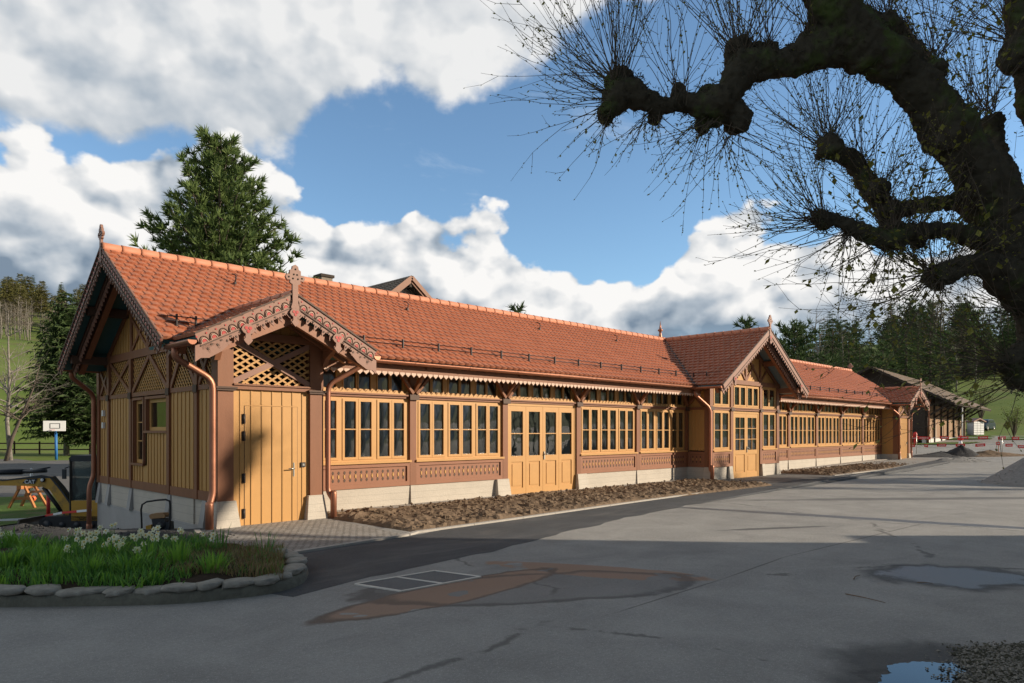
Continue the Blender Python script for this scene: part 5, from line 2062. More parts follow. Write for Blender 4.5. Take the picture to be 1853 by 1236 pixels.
# soil of the bed
M['bedsoil'] = simple('dark_humus', (0.05, 0.036, 0.026), 0.95, var=0.5, vscale=12, bump=1.0, bscale=30, spec=0.1)
bed = [p for p in path[::4]]
backs = [gpt(440, 992), gpt(330, 985), gpt(150, 985), gpt(0, 988), gpt(-260, 990)]
mb = MB()
ctr = sum((Vector(p) for p in bed + backs), Vector((0, 0, 0))) / len(bed + backs)
outl = bed + backs
rings = 14
vs = []
n = len(outl)
for q in range(rings + 1):
    f = q / rings
    for p in outl:
        g = ctr.lerp(Vector(p), f * 0.97)
        h = 0.16 * (1 - f ** 3) + 0.05 + 0.03 * noise.fractal(g * 3, 1, 2, 3)
        if f == 1: h = 0.06
        vs.append(Vector((g.x, g.y, h)))
fs = []
for q in range(rings):
    for i in range(n):
        i2 = (i + 1) % n
        fs.append((q * n + i, (q + 1) * n + i, (q + 1) * n + i2, q * n + i2))
mb.add(vs, fs, 0, True)
mb.build('bed_soil', M['bedsoil'], label='dark soil mound of the flower bed', cat='soil', kind='stuff')


def bedz(p):
    return 0.14


def leafmat(name, c1, c2, trans=0.35):
    m_, t, b = newmat(name)
    g = t.new('ShaderNodeNewGeometry')
    tc = t.new('ShaderNodeTexCoord').outputs['Object']
    nz = t.noise(tc, 1.3, 4, 0.6)
    k = t.m('ADD', t.m('MULTIPLY', g.outputs['Random Per Island'], 0.65), t.m('MULTIPLY', t.ss(nz, 0.35, 0.65), 0.35))
    cc = t.mix(k, (*c1, 1), (*c2, 1))
    t.put(b.inputs['Base Color'], cc)
    b.inputs['Roughness'].default_value = 0.6
    b.inputs['Specular IOR Level'].default_value = 0.25
    if trans > 0:
        out = [n for n in t.n if n.type == 'OUTPUT_MATERIAL'][0]
        tr = t.new('ShaderNodeBsdfTranslucent')
        t.put(tr.inputs[0], t.mix(1.0, cc, (1.2, 1.3, 0.7, 1), 'MULTIPLY'))
        mx = t.new('ShaderNodeMixShader')
        mx.inputs[0].default_value = trans
        t.l.new(b.outputs[0], mx.inputs[1]); t.l.new(tr.outputs[0], mx.inputs[2])
        t.l.new(mx.outputs[0], out.inputs[0])
    return m_


M['leaf'] = leafmat('daffodil_leaf', (0.06, 0.16, 0.045), (0.14, 0.30, 0.07))
M['leaf_bright'] = leafmat('bright_grass', (0.12, 0.26, 0.04), (0.24, 0.42, 0.08))
M['straw'] = leafmat('dry_grass', (0.17, 0.11, 0.06), (0.33, 0.25, 0.13), 0.2)
M['petal'] = leafmat('white_petal', (0.72, 0.72, 0.66), (0.86, 0.86, 0.80), 0.35)
M['corona'] = simple('yellow_corona', (0.75, 0.50, 0.06), 0.6)


def blade(mb, p, ang, h, lean, w_, mi=0):
    d = Vector((math.cos(ang), math.sin(ang), 0))
    s_ = Vector((-d.y, d.x, 0)) * w_
    q1 = p + Vector((0, 0, h * 0.45)) + d * lean * 0.25
    q2 = p + Vector((0, 0, h * 0.85)) + d * lean * 0.65
    q3 = p + Vector((0, 0, h)) + d * lean
    mb.add([p - s_, p + s_, q1 - s_, q1 + s_, q2 - s_ * .7, q2 + s_ * .7, q3], [(0, 1, 3, 2), (2, 3, 5, 4), (4, 5, 6)], mi)


def leaves_clump(p, n, rad, h, rnd, w_=0.007):
    mb = MB()
    for _ in range(n):
        a, rr = rnd.uniform(0, 6.283), rad * math.sqrt(rnd.random())
        q = p + Vector((math.cos(a) * rr, math.sin(a) * rr, -0.03))
        blade(mb, q, a + rnd.uniform(-.8, .8), h * rnd.uniform(0.6, 1.1), rnd.uniform(0.02, 0.16), w_ * rnd.uniform(.7, 1.3))
    return mb


def bloom(root, base, top, face, rnd, sz=0.034):
    st = MB()
    mid = base.lerp(top, 0.6) + Vector((rnd.uniform(-.01, .01), rnd.uniform(-.01, .01), 0))
    st.tube([base, mid, top], [0.0035, 0.003, 0.0025], 4)
    fo = st.build('flower_stem', M['leaf'], root)
    fl = MB()
    f = face.normalized()
    a, b_ = rot_frame(f)
    for i in range(6):
        t_ = i * math.pi / 3 + (0.0 if i % 2 else 0.1)
        d = a * math.cos(t_) + b_ * math.sin(t_)
        e = f.cross(d)
        o = top + f * (0.006 if i % 2 else 0.002)
        fl.add([o, o + d * sz * .55 + e * sz * .36 + f * .004, o + d * sz - f * .004, o + d * sz * .55 - e * sz * .36 + f * .004], [(0, 1, 2, 3)])
    fl.build('petals', M['petal'], fo)
    cr = MB()
    cr.lathe(top + f * 0.006, [(0.006, 0), (0.009, 0.008), (0.010, 0.012)], 7, axis=f)
    cr.build('corona', M['corona'], fo)


rnd = random.Random(21)
clumps = [(165, 985, 8.9, 5, 'daffodil clump left of the tallest white cluster'), (200, 990, 8.6, 8, 'fullest daffodil clump, crowded white blooms before the concrete wall'), (148, 1010, 8.3, 4, 'daffodil clump with low blooms at the left of the bed'),
          (232, 1005, 8.4, 3, 'daffodil clump with the lowest large open bloom'), (262, 988, 9.2, 7, 'daffodil clump just left of the plate compactor'), (292, 990, 9.0, 3, 'daffodil clump under the plate compactor'),
          (330, 985, 9.2, 3, 'daffodil clump right of the plate compactor'), (125, 985, 9.4, 4, 'daffodil clump in front of the excavator blade'), (372, 995, 8.9, 2, 'sparse daffodil clump with two nodding blooms'), (8, 985, 9.3, 2, 'daffodil clump at the left edge of the photo'),
          (183, 960, 9.9, 2, 'tall daffodils at the foot of the rear downpipe'), (250, 1015, 8.1, 2, 'short daffodil clump near the kerb')]
for (px, py, d, nb, lb) in clumps:
    base = at(px, d, 0.12)
    root = thing('daffodil_clump', lb, 'daffodils', base, 'white daffodils in the flower bed')
    leaves_clump(base, 60, 0.17, 0.25, rnd).build('leaves', M['leaf'], root)
    for _ in range(int(nb * 1.6)):
        a, rr = rnd.uniform(0, 6.283), rnd.uniform(0.0, 0.19)
        q = base + Vector((math.cos(a) * rr, math.sin(a) * rr, 0))
        lean = Vector((rnd.uniform(-.07, .07), rnd.uniform(-.07, .07), 0))
        top = q + lean + Vector((0, 0, rnd.uniform(0.17, 0.32)))
        bloom(root, q, top, Vector((-0.5 + rnd.uniform(-.5, .6), -0.6 + rnd.uniform(-.5, .5), rnd.uniform(-.2, .6))), rnd, rnd.uniform(0.034, 0.047))
# tall grass tufts
mb = MB()
for (px, d, n, rad, h) in ((-60, 8.0, 160, .4, .35), (20, 8.0, 260, .35, .38), (75, 8.1, 240, .35, .40), (95, 7.7, 140, .25, .32), (170, 7.7, 260, .35, .33), (225, 7.7, 300, .35, .33), (255, 7.6, 220, .25, .32), (300, 8.6, 200, .35, .32),
                           (335, 9.0, 200, .35, .34), (120, 8.9, 200, .35, .36), (395, 8.0, 50, .16, .3), (352, 9.5, 120, .3, .33), (280, 9.3, 160, .4, .3), (440, 8.6, 60, .3, .2), (150, 8.2, 160, .3, .4), (-20, 7.45, 160, .3, .28), (50, 7.4, 200, .3, .28), (110, 7.35, 160, .28, .25), (190, 7.35, 260, .28, .28), (250, 7.3, 200, .28, .24), (300, 7.5, 160, .28, .24), (340, 8.0, 160, .3, .26), (-70, 9.4, 100, .4, .3)):
    base = at(px, d, 0.10)
    for _ in range(n):
        a, rr = rnd.uniform(0, 6.283), rad * math.sqrt(rnd.random())
        q = base + Vector((math.cos(a) * rr, math.sin(a) * rr, 0))
        blade(mb, q, rnd.uniform(0, 6.283), h * .72 * rnd.uniform(.6, 1.1), rnd.uniform(.02, .15), 0.006 * rnd.uniform(.7, 1.5), 0 if rnd.random() < 0.65 else 1)
for (px, d) in ((-40, 7.9), (10, 7.8), (48, 8.1), (84, 7.8), (102, 8.3), (60, 8.8), (205, 8.4), (235, 7.6), (268, 8.0), (160, 7.5), (322, 8.0), (385, 7.7), (30, 9.4)):
    base = at(px, d, 0.12)
    hh = rnd.uniform(.26, .36)
    for _ in range(70):
        a, rr = rnd.uniform(0, 6.283), .11 * math.sqrt(rnd.random())
        blade(mb, base + Vector((math.cos(a) * rr, math.sin(a) * rr, 0)), a + rnd.uniform(-.6, .6), hh * rnd.uniform(.5, 1.1), rnd.uniform(.03, .2), .009 * rnd.uniform(.7, 1.4), 1 if rnd.random() < .9 else 0)
mb.build('leaf_tufts', [M['leaf'], M['leaf_bright']], label='thick green daffodil and grass leaves filling the flower bed', cat='leaves', kind='stuff')
for px, d, h, lb in ((398, 9.0, .42, 'upright budding stems in the middle of the bed right half'), (478, 8.9, .42, 'isolated tuft of upright green stems at the right end of the bed')):
    base = at(px, d, 0.10)
    m2 = leaves_clump(base, 16, 0.08, h, rnd, 0.006)
    m2.build('stem_tuft', M['leaf'], label=lb, cat='plant', loc=base)
mb = MB()
for _ in range(6500):
    px, d = rnd.uniform(330, 512), rnd.uniform(7.55, 9.3)
    if rnd.random() < 0.25: px = rnd.uniform(270, 350)
    base = at(px, d, 0.12)
    blade(mb, base, rnd.uniform(0, 6.283), rnd.uniform(.04, .17), rnd.uniform(.02, .12), 0.0035 * rnd.uniform(.7, 1.6), 0 if rnd.random() < .8 else 1)
mb.build('dry_grass', [M['straw'], M['leaf']], label='low tangle of dry straw coloured grass at the right end of the bed', cat='grass', kind='stuff')
# low weeds
mb = MB()
for _ in range(3000):
    px, d = rnd.uniform(-120, 330), rnd.uniform(7.15, 10.4)
    base = at(px, d, 0.11)
    blade(mb, base, rnd.uniform(0, 6.283), rnd.uniform(.03, .12), rnd.uniform(.03, .12), 0.006 * rnd.uniform(.7, 1.6))
mb.build('weeds', M['leaf'], label='low weeds on the dark soil of the bed', cat='weeds', kind='stuff')
# heap of fine black asphalt grit at the wall corner and rubble behind the bed


def heap(c_, rx, ry, h, seed, n=26, rough_=0.15, ang=0, z0=None):
    mb = MB()
    c_ = Vector(c_)
    ca, sa = math.cos(ang), math.sin(ang)
    vs = []
    for q in range(n + 1):
        f = q / n
        for i in range(n * 2):
            t_ = math.pi * i / n
            x, y = math.cos(t_) * f * rx, math.sin(t_) * f * ry
            X, Y = c_.x + x * ca - y * sa, c_.y + x * sa + y * ca
            k = noise.fractal(Vector((X * 1.1, Y * 1.1, seed)), 0.9, 2.1, 5)
            wob = 1 + 0.3 * noise.noise(Vector((math.cos(t_), math.sin(t_), seed)))
            zz = h * max(0, 1 - f * 1.0) ** 1.0 * wob + rough_ * h * k * (1 - f)
            zb_ = terr(X, Y) if z0 is None else z0
            vs.append(Vector((X, Y, zb_ + max(zz, 0) - (0.02 if q == n else 0) + 0.004)))
    m = n * 2
    fs = []
    for q in range(n):
        for i in range(m):
            i2 = (i + 1) % m
            fs.append((q * m + i, (q + 1) * m + i, (q + 1) * m + i2, q * m + i2))
    mb.add(vs, fs, 0, True)
    rnd = random.Random(seed)
    for _ in range(420):
        t_, f = rnd.uniform(0, 6.283), math.sqrt(rnd.random()) * 1.08
        x, y = math.cos(t_) * f * rx, math.sin(t_) * f * ry
        X, Y = c_.x + x * ca - y * sa, c_.y + x * sa + y * ca
        s = rnd.uniform(.010, .028)
        zb_ = terr(X, Y) if z0 is None else z0
        cc_ = Vector((X, Y, zb_ + h * max(0, 1 - f) + s * 0.2))
        vs = [cc_ + Vector((rnd.uniform(.6, 1.3) * a, rnd.uniform(.6, 1.3) * b_, rnd.uniform(.5, 1.0) * c2)) * s for a, b_, c2 in ((1, 0, 0), (-1, 0, 0), (0, 1, 0), (0, -1, 0), (0, 0, 1), (0, 0, -1))]
        mb.add(vs, [(0, 2, 4), (2, 1, 4), (1, 3, 4), (3, 0, 4), (2, 0, 5), (1, 2, 5), (3, 1, 5), (0, 3, 5)])
    return mb


M['grit_dark'] = simple('dark_grit', (0.05, 0.05, 0.052), 0.95, var=0.5, vscale=10, bump=1.0, bscale=50)
M['grit_grey'] = simple('grey_crushed_stone', (0.26, 0.255, 0.245), 0.95, var=0.4, vscale=10, bump=1.0, bscale=40)
heap((3.75, 11.9, 0), 1.3, 0.75, 0.16, 5, ang=-0.6).build('grit_heap', M['grit_dark'], label='low mound of fresh black asphalt grit at the near corner of the hall', cat='gravel heap', kind='stuff')
heap(at(45, 11.6, 0), 1.2, 0.6, 0.18, 8, ang=-0.75, rough_=0.5).build('grit_heap', M['grit_dark'], label='dark rubble behind the left end of the flower bed', cat='gravel heap', kind='stuff')
heap(at(215, 13.6, 0), 0.9, 0.5, 0.35, 9, ang=-0.75, rough_=0.5).build('grit_heap', M['grit_dark'], label='black rubble heap against the foot of the smooth concrete wall', cat='gravel heap', kind='stuff')
heap(at(1912, 22.8, 0), 2.05, 2.05, 1.4, 15, rough_=0.06).build('gravel_heap', M['grit_grey'], label='large grey crushed stone heap at the right edge of the forecourt', cat='gravel heap', kind='stuff')
heap(at(1738, 41, 0), 1.1, .9, 0.6, 16, rough_=0.3, ang=-0.75).build('gravel_heap', M['grit_dark'], label='dark asphalt rubble heap with a rounded top before the tape', cat='gravel heap', kind='stuff')
heap(at(1702, 41, 0), 2.0, 1.0, 0.26, 17, rough_=0.6, ang=-0.75).build('gravel_heap', M['grit_dark'], label='low spread of dark rubble left of the rounded heap', cat='gravel heap', kind='stuff')
heap(at(1790, 41, 0), 2.6, 1.0, 0.24, 18, rough_=0.6, ang=-0.75).build('gravel_heap', M['soil'], label='low brown earth bank right of the dark rubble heap', cat='earth heap', kind='stuff')
heap(at(1735, 36.5, 0), 1.5, 0.7, 0.3, 19, rough_=0.6, ang=-0.75).build('gravel_heap', M['grit_grey'], label='small grey stone pile in front of the rounded dark heap', cat='gravel heap', kind='stuff')
# ================================================================ trees
def crownmat(name, c1, c2, trans=0.12):
    m_, t, b = newmat(name)
    g = t.new('ShaderNodeNewGeometry')
    tc = t.new('ShaderNodeTexCoord').outputs['Object']
    nz = t.noise(tc, 0.8, 4, 0.6)
    oi = t.new('ShaderNodeObjectInfo')
    k = t.m('ADD', t.m('MULTIPLY', g.outputs['Random Per Island'], 0.5), t.m('ADD', t.m('MULTIPLY', t.ss(nz, 0.35, 0.65), 0.3), t.m('MULTIPLY', oi.outputs['Random'], 0.3)), clamp=True)
    cc = t.mix(k, (*c1, 1), (*c2, 1))
    t.put(b.inputs['Base Color'], cc)
    b.inputs['Roughness'].default_value = 0.75
    b.inputs['Specular IOR Level'].default_value = 0.2
    out = [n for n in t.n if n.type == 'OUTPUT_MATERIAL'][0]
    tr = t.new('ShaderNodeBsdfTranslucent')
    t.put(tr.inputs[0], cc)
    mx = t.new('ShaderNodeMixShader')
    mx.inputs[0].default_value = trans
    t.l.new(b.outputs[0], mx.inputs[1]); t.l.new(tr.outputs[0], mx.inputs[2])
    t.l.new(mx.outputs[0], out.inputs[0])
    return m_


M['spruce'] = crownmat('spruce_needles', (0.038, 0.082, 0.032), (0.115, 0.155, 0.055), 0.2)
M['pine'] = crownmat('pine_needles', (0.065, 0.13, 0.045), (0.19, 0.25, 0.08), 0.3)
M['olive'] = crownmat('larch_foliage', (0.11, 0.115, 0.035), (0.20, 0.185, 0.065), 0.2)
M['baretw'] = crownmat('bare_twigs', (0.10, 0.078, 0.058), (0.20, 0.165, 0.13), 0.0)
M['spring'] = crownmat('young_leaves', (0.10, 0.15, 0.035), (0.20, 0.24, 0.07), 0.3)
M['bark'] = simple('grey_brown_bark', (0.12, 0.095, 0.075), 0.95, var=0.5, vscale=6, bump=1.0, bscale=20, stretch=(1, 1, 0.3))
M['bark_pale'] = simple('pale_birch_bark', (0.24, 0.215, 0.185), 0.9, var=0.5, vscale=5, bump=0.8, bscale=20, var2=((0.07, 0.06, 0.05), 3.5, 0.8))


def mk_tree(name, trunk, crown, bark, leaf, root_loc, label, group=None, cat='tree'):
    root = thing(name, label, cat, root_loc, group)
    trunk.build('trunk', bark, root)
    crown.build('crown', leaf, root)
    return root


def place(mb, loc):
    for i, (x, y, z) in enumerate(mb.v): mb.v[i] = (x + loc[0], y + loc[1], z + loc[2])
    return mb


def spruce_mesh(H, Rr, seed, levels=26, nb=8, zc=0.10, droop=0.25, power=0.85, station=0.5, spray=0.55, gap=0.0):
    rnd = random.Random(seed)
    tr, cr = MB(), MB()
    tr.tube([(0, 0, -0.6), (0, 0, H * 0.4), (0.02 * H * rnd.uniform(-.3, .3), 0, H * 0.985)], [H * 0.018, H * 0.012, H * 0.002], 7)
    for l in range(levels):
        f = (l + rnd.uniform(-.35, .35)) / levels
        f = max(0.0, min(0.985, f))
        z = H * (zc + (1 - zc) * f)
        Lb = Rr * (1 - f) ** power * (1.0 if f > 0.08 else 0.75) + 0.12
        n = max(4, int(nb * (1 - f * 0.35)))
        a0 = rnd.uniform(0, 6.28)
        for b_ in range(n):
            if rnd.random() < gap: continue
            a = a0 + b_ * 6.283 / n + rnd.uniform(-.3, .3)
            L = Lb * rnd.uniform(0.62, 1.18)
            d = Vector((math.cos(a), math.sin(a), 0))
            s_ = Vector((-d.y, d.x, 0))
            up = 0.25 * (f - 0.3)
            P_ = lambda q: Vector((0, 0, z)) + d * L * q + Vector((0, 0, L * (up * q - droop * q * q + 0.22 * q ** 4)))
            if L > 0.7: tr.tube([P_(0), P_(0.5), P_(0.95)], [0.012 * H * .25, 0.02, 0.008], 4, caps=False)
            k = max(2, int(L / station))
            for q in range(k + 1):
                u = (q + rnd.uniform(.1, .9)) / (k + 1)
                p = P_(u)
                sl_ = spray * (1.15 - u * 0.55) * min(1.3, 0.5 + L * 0.35)
                for sg in (-1, 1):
                    tip = p + (s_ * sg * rnd.uniform(.5, 1.0) + d * rnd.uniform(.35, .8)) * sl_ + Vector((0, 0, rnd.uniform(-.45, .05) * sl_))
                    w_ = (d * 0.30 + Vector((0, 0, rnd.uniform(-.25, .25)))) * sl_
                    cr.add([p - w_ * .4, p + w_, tip], [(0, 1, 2)])
                    m_ = p.lerp(tip, 0.5)
                    cr.add([m_, m_ + w_ * 0.5 + Vector((0, 0, .12 * sl_)), tip + Vector((0, 0, -rnd.uniform(.1, .45) * sl_))], [(0, 1, 2)])
            e = P_(1)
            for _ in range(2):
                cr.add([P_(0.8) + s_ * 0.1 * spray, P_(0.8) - s_ * 0.1 * spray, e + Vector((rnd.uniform(-.12, .12), rnd.uniform(-.12, .12), rnd.uniform(-.1, .12)))], [(0, 1, 2)])
    cr.add([(0.06, 0, H * 0.94), (-0.06, 0.03, H * 0.94), (0, 0, H * 1.02)], [(0, 1, 2)])
    return tr, cr


def pine_mesh(H, Rr, seed, zc=0.1, levels=20, nb=7, tuft=0.32, blades=13, power=0.75, twist=0.0, dens=1.0):
    """branches carrying round tufts of long needles"""
    rnd = random.Random(seed)
    tr, cr = MB(), MB()
    tr.tube([(0, 0, -0.6), (0.05, 0, H * 0.5), (0, 0, H * 0.97)], [H * 0.02, H * 0.013, H * 0.003], 8)

    def tuft_at(p, ax, s):
        a, b_ = rot_frame(ax)
        for _ in range(blades):
            t_ = rnd.uniform(0, 6.283)
            e = rnd.uniform(0.15, 1.25)
            dd = (ax * math.cos(e) + (a * math.cos(t_) + b_ * math.sin(t_)) * math.sin(e)).normalized()
            sd = dd.cross(Vector((rnd.uniform(-1, 1), rnd.uniform(-1, 1), rnd.uniform(-1, 1)))).normalized() * s * 0.10
            q = p - ax * s * 0.25 * rnd.random()
            cr.add([q - sd, q + sd, q + dd * s * rnd.uniform(.8, 1.15)], [(0, 1, 2)])

    for l in range(levels):
        f = (l + rnd.uniform(-.4, .4)) / levels
        f = max(0, min(0.98, f))
        z = H * (zc + (1 - zc) * f)
        Lb = Rr * (1 - f) ** power + 0.25
        n = max(3, int(nb * (1 - .45 * f)))
        a0 = rnd.uniform(0, 6.28)
        for b_ in range(n):
            a = a0 + b_ * 6.283 / n + rnd.uniform(-.35, .35)
            L = Lb * rnd.uniform(.6, 1.12)
            d = Vector((math.cos(a), math.sin(a), 0))
            s_ = Vector((-d.y, d.x, 0))
            rise = 0.12 + 0.35 * f
            P_ = lambda q: Vector((0, 0, z)) + d * L * q + Vector((0, 0, L * (rise * q + 0.28 * q ** 3 - .1 * q)))
            tr.tube([P_(0), P_(.5), P_(1)], [0.05, 0.03, 0.012], 4, caps=False)
            k = max(2, int(L * 3.4 * dens))
            for q in range(k):
                u = 0.18 + 0.82 * (q + rnd.random()) / k
                side = rnd.choice((-1, 1)) * rnd.uniform(.05, .55) * (0.35 + L * 0.22) * (1.15 - u * 0.7)
                p = P_(u) + s_ * side + Vector((0, 0, rnd.uniform(-.05, .28) * min(1, L)))
                ax = (d * 0.7 + s_ * side * 0.7 + Vector((0, 0, rnd.uniform(.4, 1.1)))).normalized()
                tuft_at(p, ax, tuft * rnd.uniform(.8, 1.25))
            tuft_at(P_(1), (d + Vector((0, 0, .9))).normalized(), tuft * 1.1)
    tuft_at(Vector((0, 0, H * 0.95)), Vector((0, 0, 1)), tuft * 1.3)
    tuft_at(Vector((0, 0, H * 0.9)), Vector((0, 0, 1)), tuft * 1.3)
    return tr, cr


def branchy(mb, p, d, L, r, depth, rnd, spread=0.6, curve=0.25, tw=None, up=0.1, kids=(3, 4)):
    """recursive bare branches"""
    pts, rs = [p], [r]
    n = 4
    q, dd = Vector(p), Vector(d).normalized()
    for i in range(n):
        dd = (dd + Vector((rnd.uniform(-1, 1), rnd.uniform(-1, 1), rnd.uniform(-.6, 1) * 1 + up)) * curve * 0.4).normalized()
        q = q + dd * L / n
        pts.append(q.copy())
        rs.append(r * (1 - 0.55 * (i + 1) / n))
    (mb if (depth > 1 or tw is None) else tw).tube(pts, rs, 6 if depth > 2 else 4 if depth > 1 else 3, caps=False)
    if depth <= 0: return
    for _ in range(rnd.randint(*kids)):
        k = rnd.randint(1, n)
        a, b_ = rot_frame(dd)
        t_ = rnd.uniform(0, 6.283)
        nd = (dd * (1 - spread * .4) + (a * math.cos(t_) + b_ * math.sin(t_)) * spread * rnd.uniform(.6, 1.3)).normalized()
        branchy(mb, pts[k], nd, L * rnd.uniform(.5, .72), rs[k] * 0.62, depth - 1, rnd, spread, curve, tw, up, kids)


def bare_mesh(H, seed, spread=0.7, depth=4, r0=None, lean=(0, 0), kids=(3, 4)):
    rnd = random.Random(seed)
    tr, tw = MB(), MB()
    r0 = r0 or H * 0.016
    pts = [Vector((lean[0] * f * H, lean[1] * f * H, H * f - (0.5 if f == 0 else 0))) + Vector((rnd.uniform(-.02, .02) * H, rnd.uniform(-.02, .02) * H, 0)) * (f > 0) for f in (0, .25, .5, .75, 1.0)]
    tr.tube(pts, [r0, r0 * .8, r0 * .6, r0 * .35, r0 * .1], 8)
    for i in range(int(H * 1.4) + 5):
        f = rnd.uniform(.28, .97)
        a = rnd.uniform(0, 6.283)
        k = int(f * 4)
        p = pts[k].lerp(pts[min(4, k + 1)], f * 4 - k)
        branchy(tr, p, (math.cos(a), math.sin(a), rnd.uniform(.2, .8)), H * 0.28 * (1.25 - f), r0 * 0.4 * (1.1 - f * .7), depth - 1, rnd, spread, .35, tw, 0.15, kids)
    return tr, tw


# --- the near pine behind the hall
p = at(398, 27.5, 0)
p.z = terr(p.x, p.y)
tr, cr = pine_mesh(14.1, 4.15, 3, zc=0.22, levels=36, nb=11, tuft=0.30, blades=14, power=0.72, dens=2.3)
mk_tree('pine_tree', place(tr, p), place(cr, p), M['bark'], M['pine'], p, 'tall dense green pine rising behind the hall roof')
# --- single treetops over the roof
for (px, py, d, sd, lb) in ((935, 553, 72, 4, 'small lone pine top showing over the long roof ridge'), (1349, 573, 84, 5, 'lone dark pine top just left of the centre gable peak'), (1437, 586, 78, 6, 'broad rounded pine right of the centre gable')):
    top = at(px, d, py=py)
    g = terr(top.x, top.y)
    tr, cr = pine_mesh(top.z - g, 2.6 if d != 78 else 5.2, sd, zc=0.25, levels=13, nb=7, tuft=0.75, blades=8, power=0.6)
    loc = Vector((top.x, top.y, g))
    mk_tree('pine_tree', place(tr, loc), place(cr, loc), M['bark'], M['spruce'], loc, lb)

# --- left: two dark spruces beside the sports yard, and bare trees
for (px, py, d, rr, sd, lb, zc_) in ((120, 527, 81, 5.6, 31, 'large dark spruce behind the basketball hoop', 0.15), (168, 600, 82, 4.6, 32, 'dark spruce partly hidden by the gable end', 0.13)):
    top = at(px, d, py=py)
    g = terr(top.x, top.y)
    tr, cr = spruce_mesh(top.z - g, rr, sd, levels=44, nb=10, zc=zc_, droop=.28, power=.62, station=.42, spray=.85)
    loc = Vector((top.x, top.y, g))
    mk_tree('spruce_tree', place(tr, loc), place(cr, loc), M['bark_pale'], M['spruce'], loc, lb)
for (px, py, d, ln, sd, lb) in ((20, 562, 68, (-.02, .02), 41, 'pale leafless birch at the left edge with broken top'), (8, 640, 66, (.26, -.26), 42, 'dark leafless tree leaning right beside the pale birch')):
    top = at(px, d, py=py)
    g = terr(top.x, top.y)
    tr, tw = bare_mesh((top.z - g) * (1 if sd == 41 else .9), sd, .7, 4, r0=0.22 if sd == 41 else .2, lean=ln, kids=(2, 3))
    loc = Vector((top.x, top.y, g))
    mk_tree('bare_tree', place(tr, loc), place(tw, loc), M['bark_pale'] if sd == 41 else M['bark'], M['bark_pale'] if sd == 41 else M['bark'], loc, lb)

# --- forest prototypes, copied tree by tree
protos = {}


def proto(kind, i):
    key = (kind, i)
    if key in protos: return protos[key]
    if kind == 'spruce': tr, cr = spruce_mesh(14, 2.9, 100 + i, levels=26, nb=8, spray=.8, station=.55, zc=.06, gap=.05)
    elif kind == 'larch': tr, cr = spruce_mesh(13, 3.3, 120 + i, levels=20, nb=8, spray=.95, station=.6, zc=.2, power=.5, droop=.1, gap=.1)
    elif kind == 'bare': tr, cr = bare_mesh(10, 140 + i, .7, 3, r0=.16, kids=(3, 4))
    else: tr, cr = pine_mesh(13, 3.2, 160 + i, zc=.3, levels=11, nb=6, tuft=.8, blades=8, power=.5)
    nm = {'spruce': 'spruce_tree', 'larch': 'larch_tree', 'bare': 'bare_tree', 'pine': 'pine_tree'}[kind]
    mt = {'spruce': M['spruce'], 'larch': M['olive'], 'bare': M['baretw'], 'pine': M['spruce']}[kind]
    root = thing(nm, '', 'tree')
    tr.build('trunk', M['bark_pale'] if kind in ('bare', 'larch') else M['bark'], root)
    cr.build('crown', mt, root)
    protos[key] = [root, 14 if kind == 'spruce' else 10 if kind == 'bare' else 13, False]
    return protos[key]


def plant(kind, i, x, y, H, label, group):
    pr = proto(kind, i)
    if not pr[2]:
        o = pr[0]
        pr[2] = True
    else:
        o = copy_tree(pr[0])
    o.location = (x, y, terr(x, y) - 0.1)
    s = H / pr[1]
    o.scale = (s, s, s)
    rs = random.Random(int(x * 13 + y * 7))
    o.rotation_euler = (0, 0, rs.uniform(0, 6.28))
    o.scale = (s * rs.uniform(.85, 1.15), s * rs.uniform(.85, 1.15), s)
    tag(o, label, 'tree', group)


rnd = random.Random(77)
for i in range(105):
    px, D = rnd.uniform(-260, 300), rnd.uniform(222, 300)
    q = at(px, D, 0)
    kind = rnd.choice(('spruce', 'spruce', 'larch', 'larch', 'larch'))
    plant(kind, rnd.randint(0, 2), q.x, q.y, rnd.uniform(9.5, 15),
          {'spruce': 'dark pointed spruce in the wood on the left hilltop', 'larch': 'olive yellow larch in the wood on the left hilltop'}[kind],
          {'spruce': 'spruces on the left hilltop', 'larch': 'larches on the left hilltop'}[kind])
for i in range(90):
    px, D = rnd.uniform(-200, 300), rnd.uniform(185, 228)
    q = at(px, D, 0)
    plant('bare', rnd.randint(0, 2), q.x, q.y, rnd.uniform(8, 12), 'thin leafless grey tree along the lower edge of the left wood', 'leafless trees on the left hillside')
for i in range(34):
    px, D = 770 + 140 * (i + rnd.random()) / 34, rnd.uniform(385, 430)
    q = at(px, D, 0)
    plant('spruce', rnd.randint(0, 2), q.x, q.y, rnd.uniform(11, 16), 'tiny far spruce on the distant ridge right of the house gable', 'spruces on the distant ridge')
right = [(1490, 640, 120), (1512, 628, 110), (1535, 595, 104), (1556, 622, 118), (1577, 606, 112), (1598, 618, 106), (1615, 588, 108), (1640, 574, 100), (1662, 600, 112), (1683, 560, 108), (1702, 596, 118), (1722, 590, 150), (1742, 618, 160), (1500, 655, 96),
         (1770, 600, 178), (1790, 588, 184), (1812, 610, 180), (1832, 590, 186), (1856, 575, 184), (1880, 600, 190), (1905, 580, 186), (1475, 650, 130), (1525, 640, 92), (1650, 640, 96), (1710, 640, 110), (1583, 640, 96)]
for j, (px, py, D) in enumerate(right):
    top = at(px, D, py=py)
    g = terr(top.x, top.y)
    plant('spruce' if j % 5 else 'pine', j % 3, top.x, top.y, top.z - g, 'dark spruce in the front row of the wood behind the barn', 'front trees of the right wood')
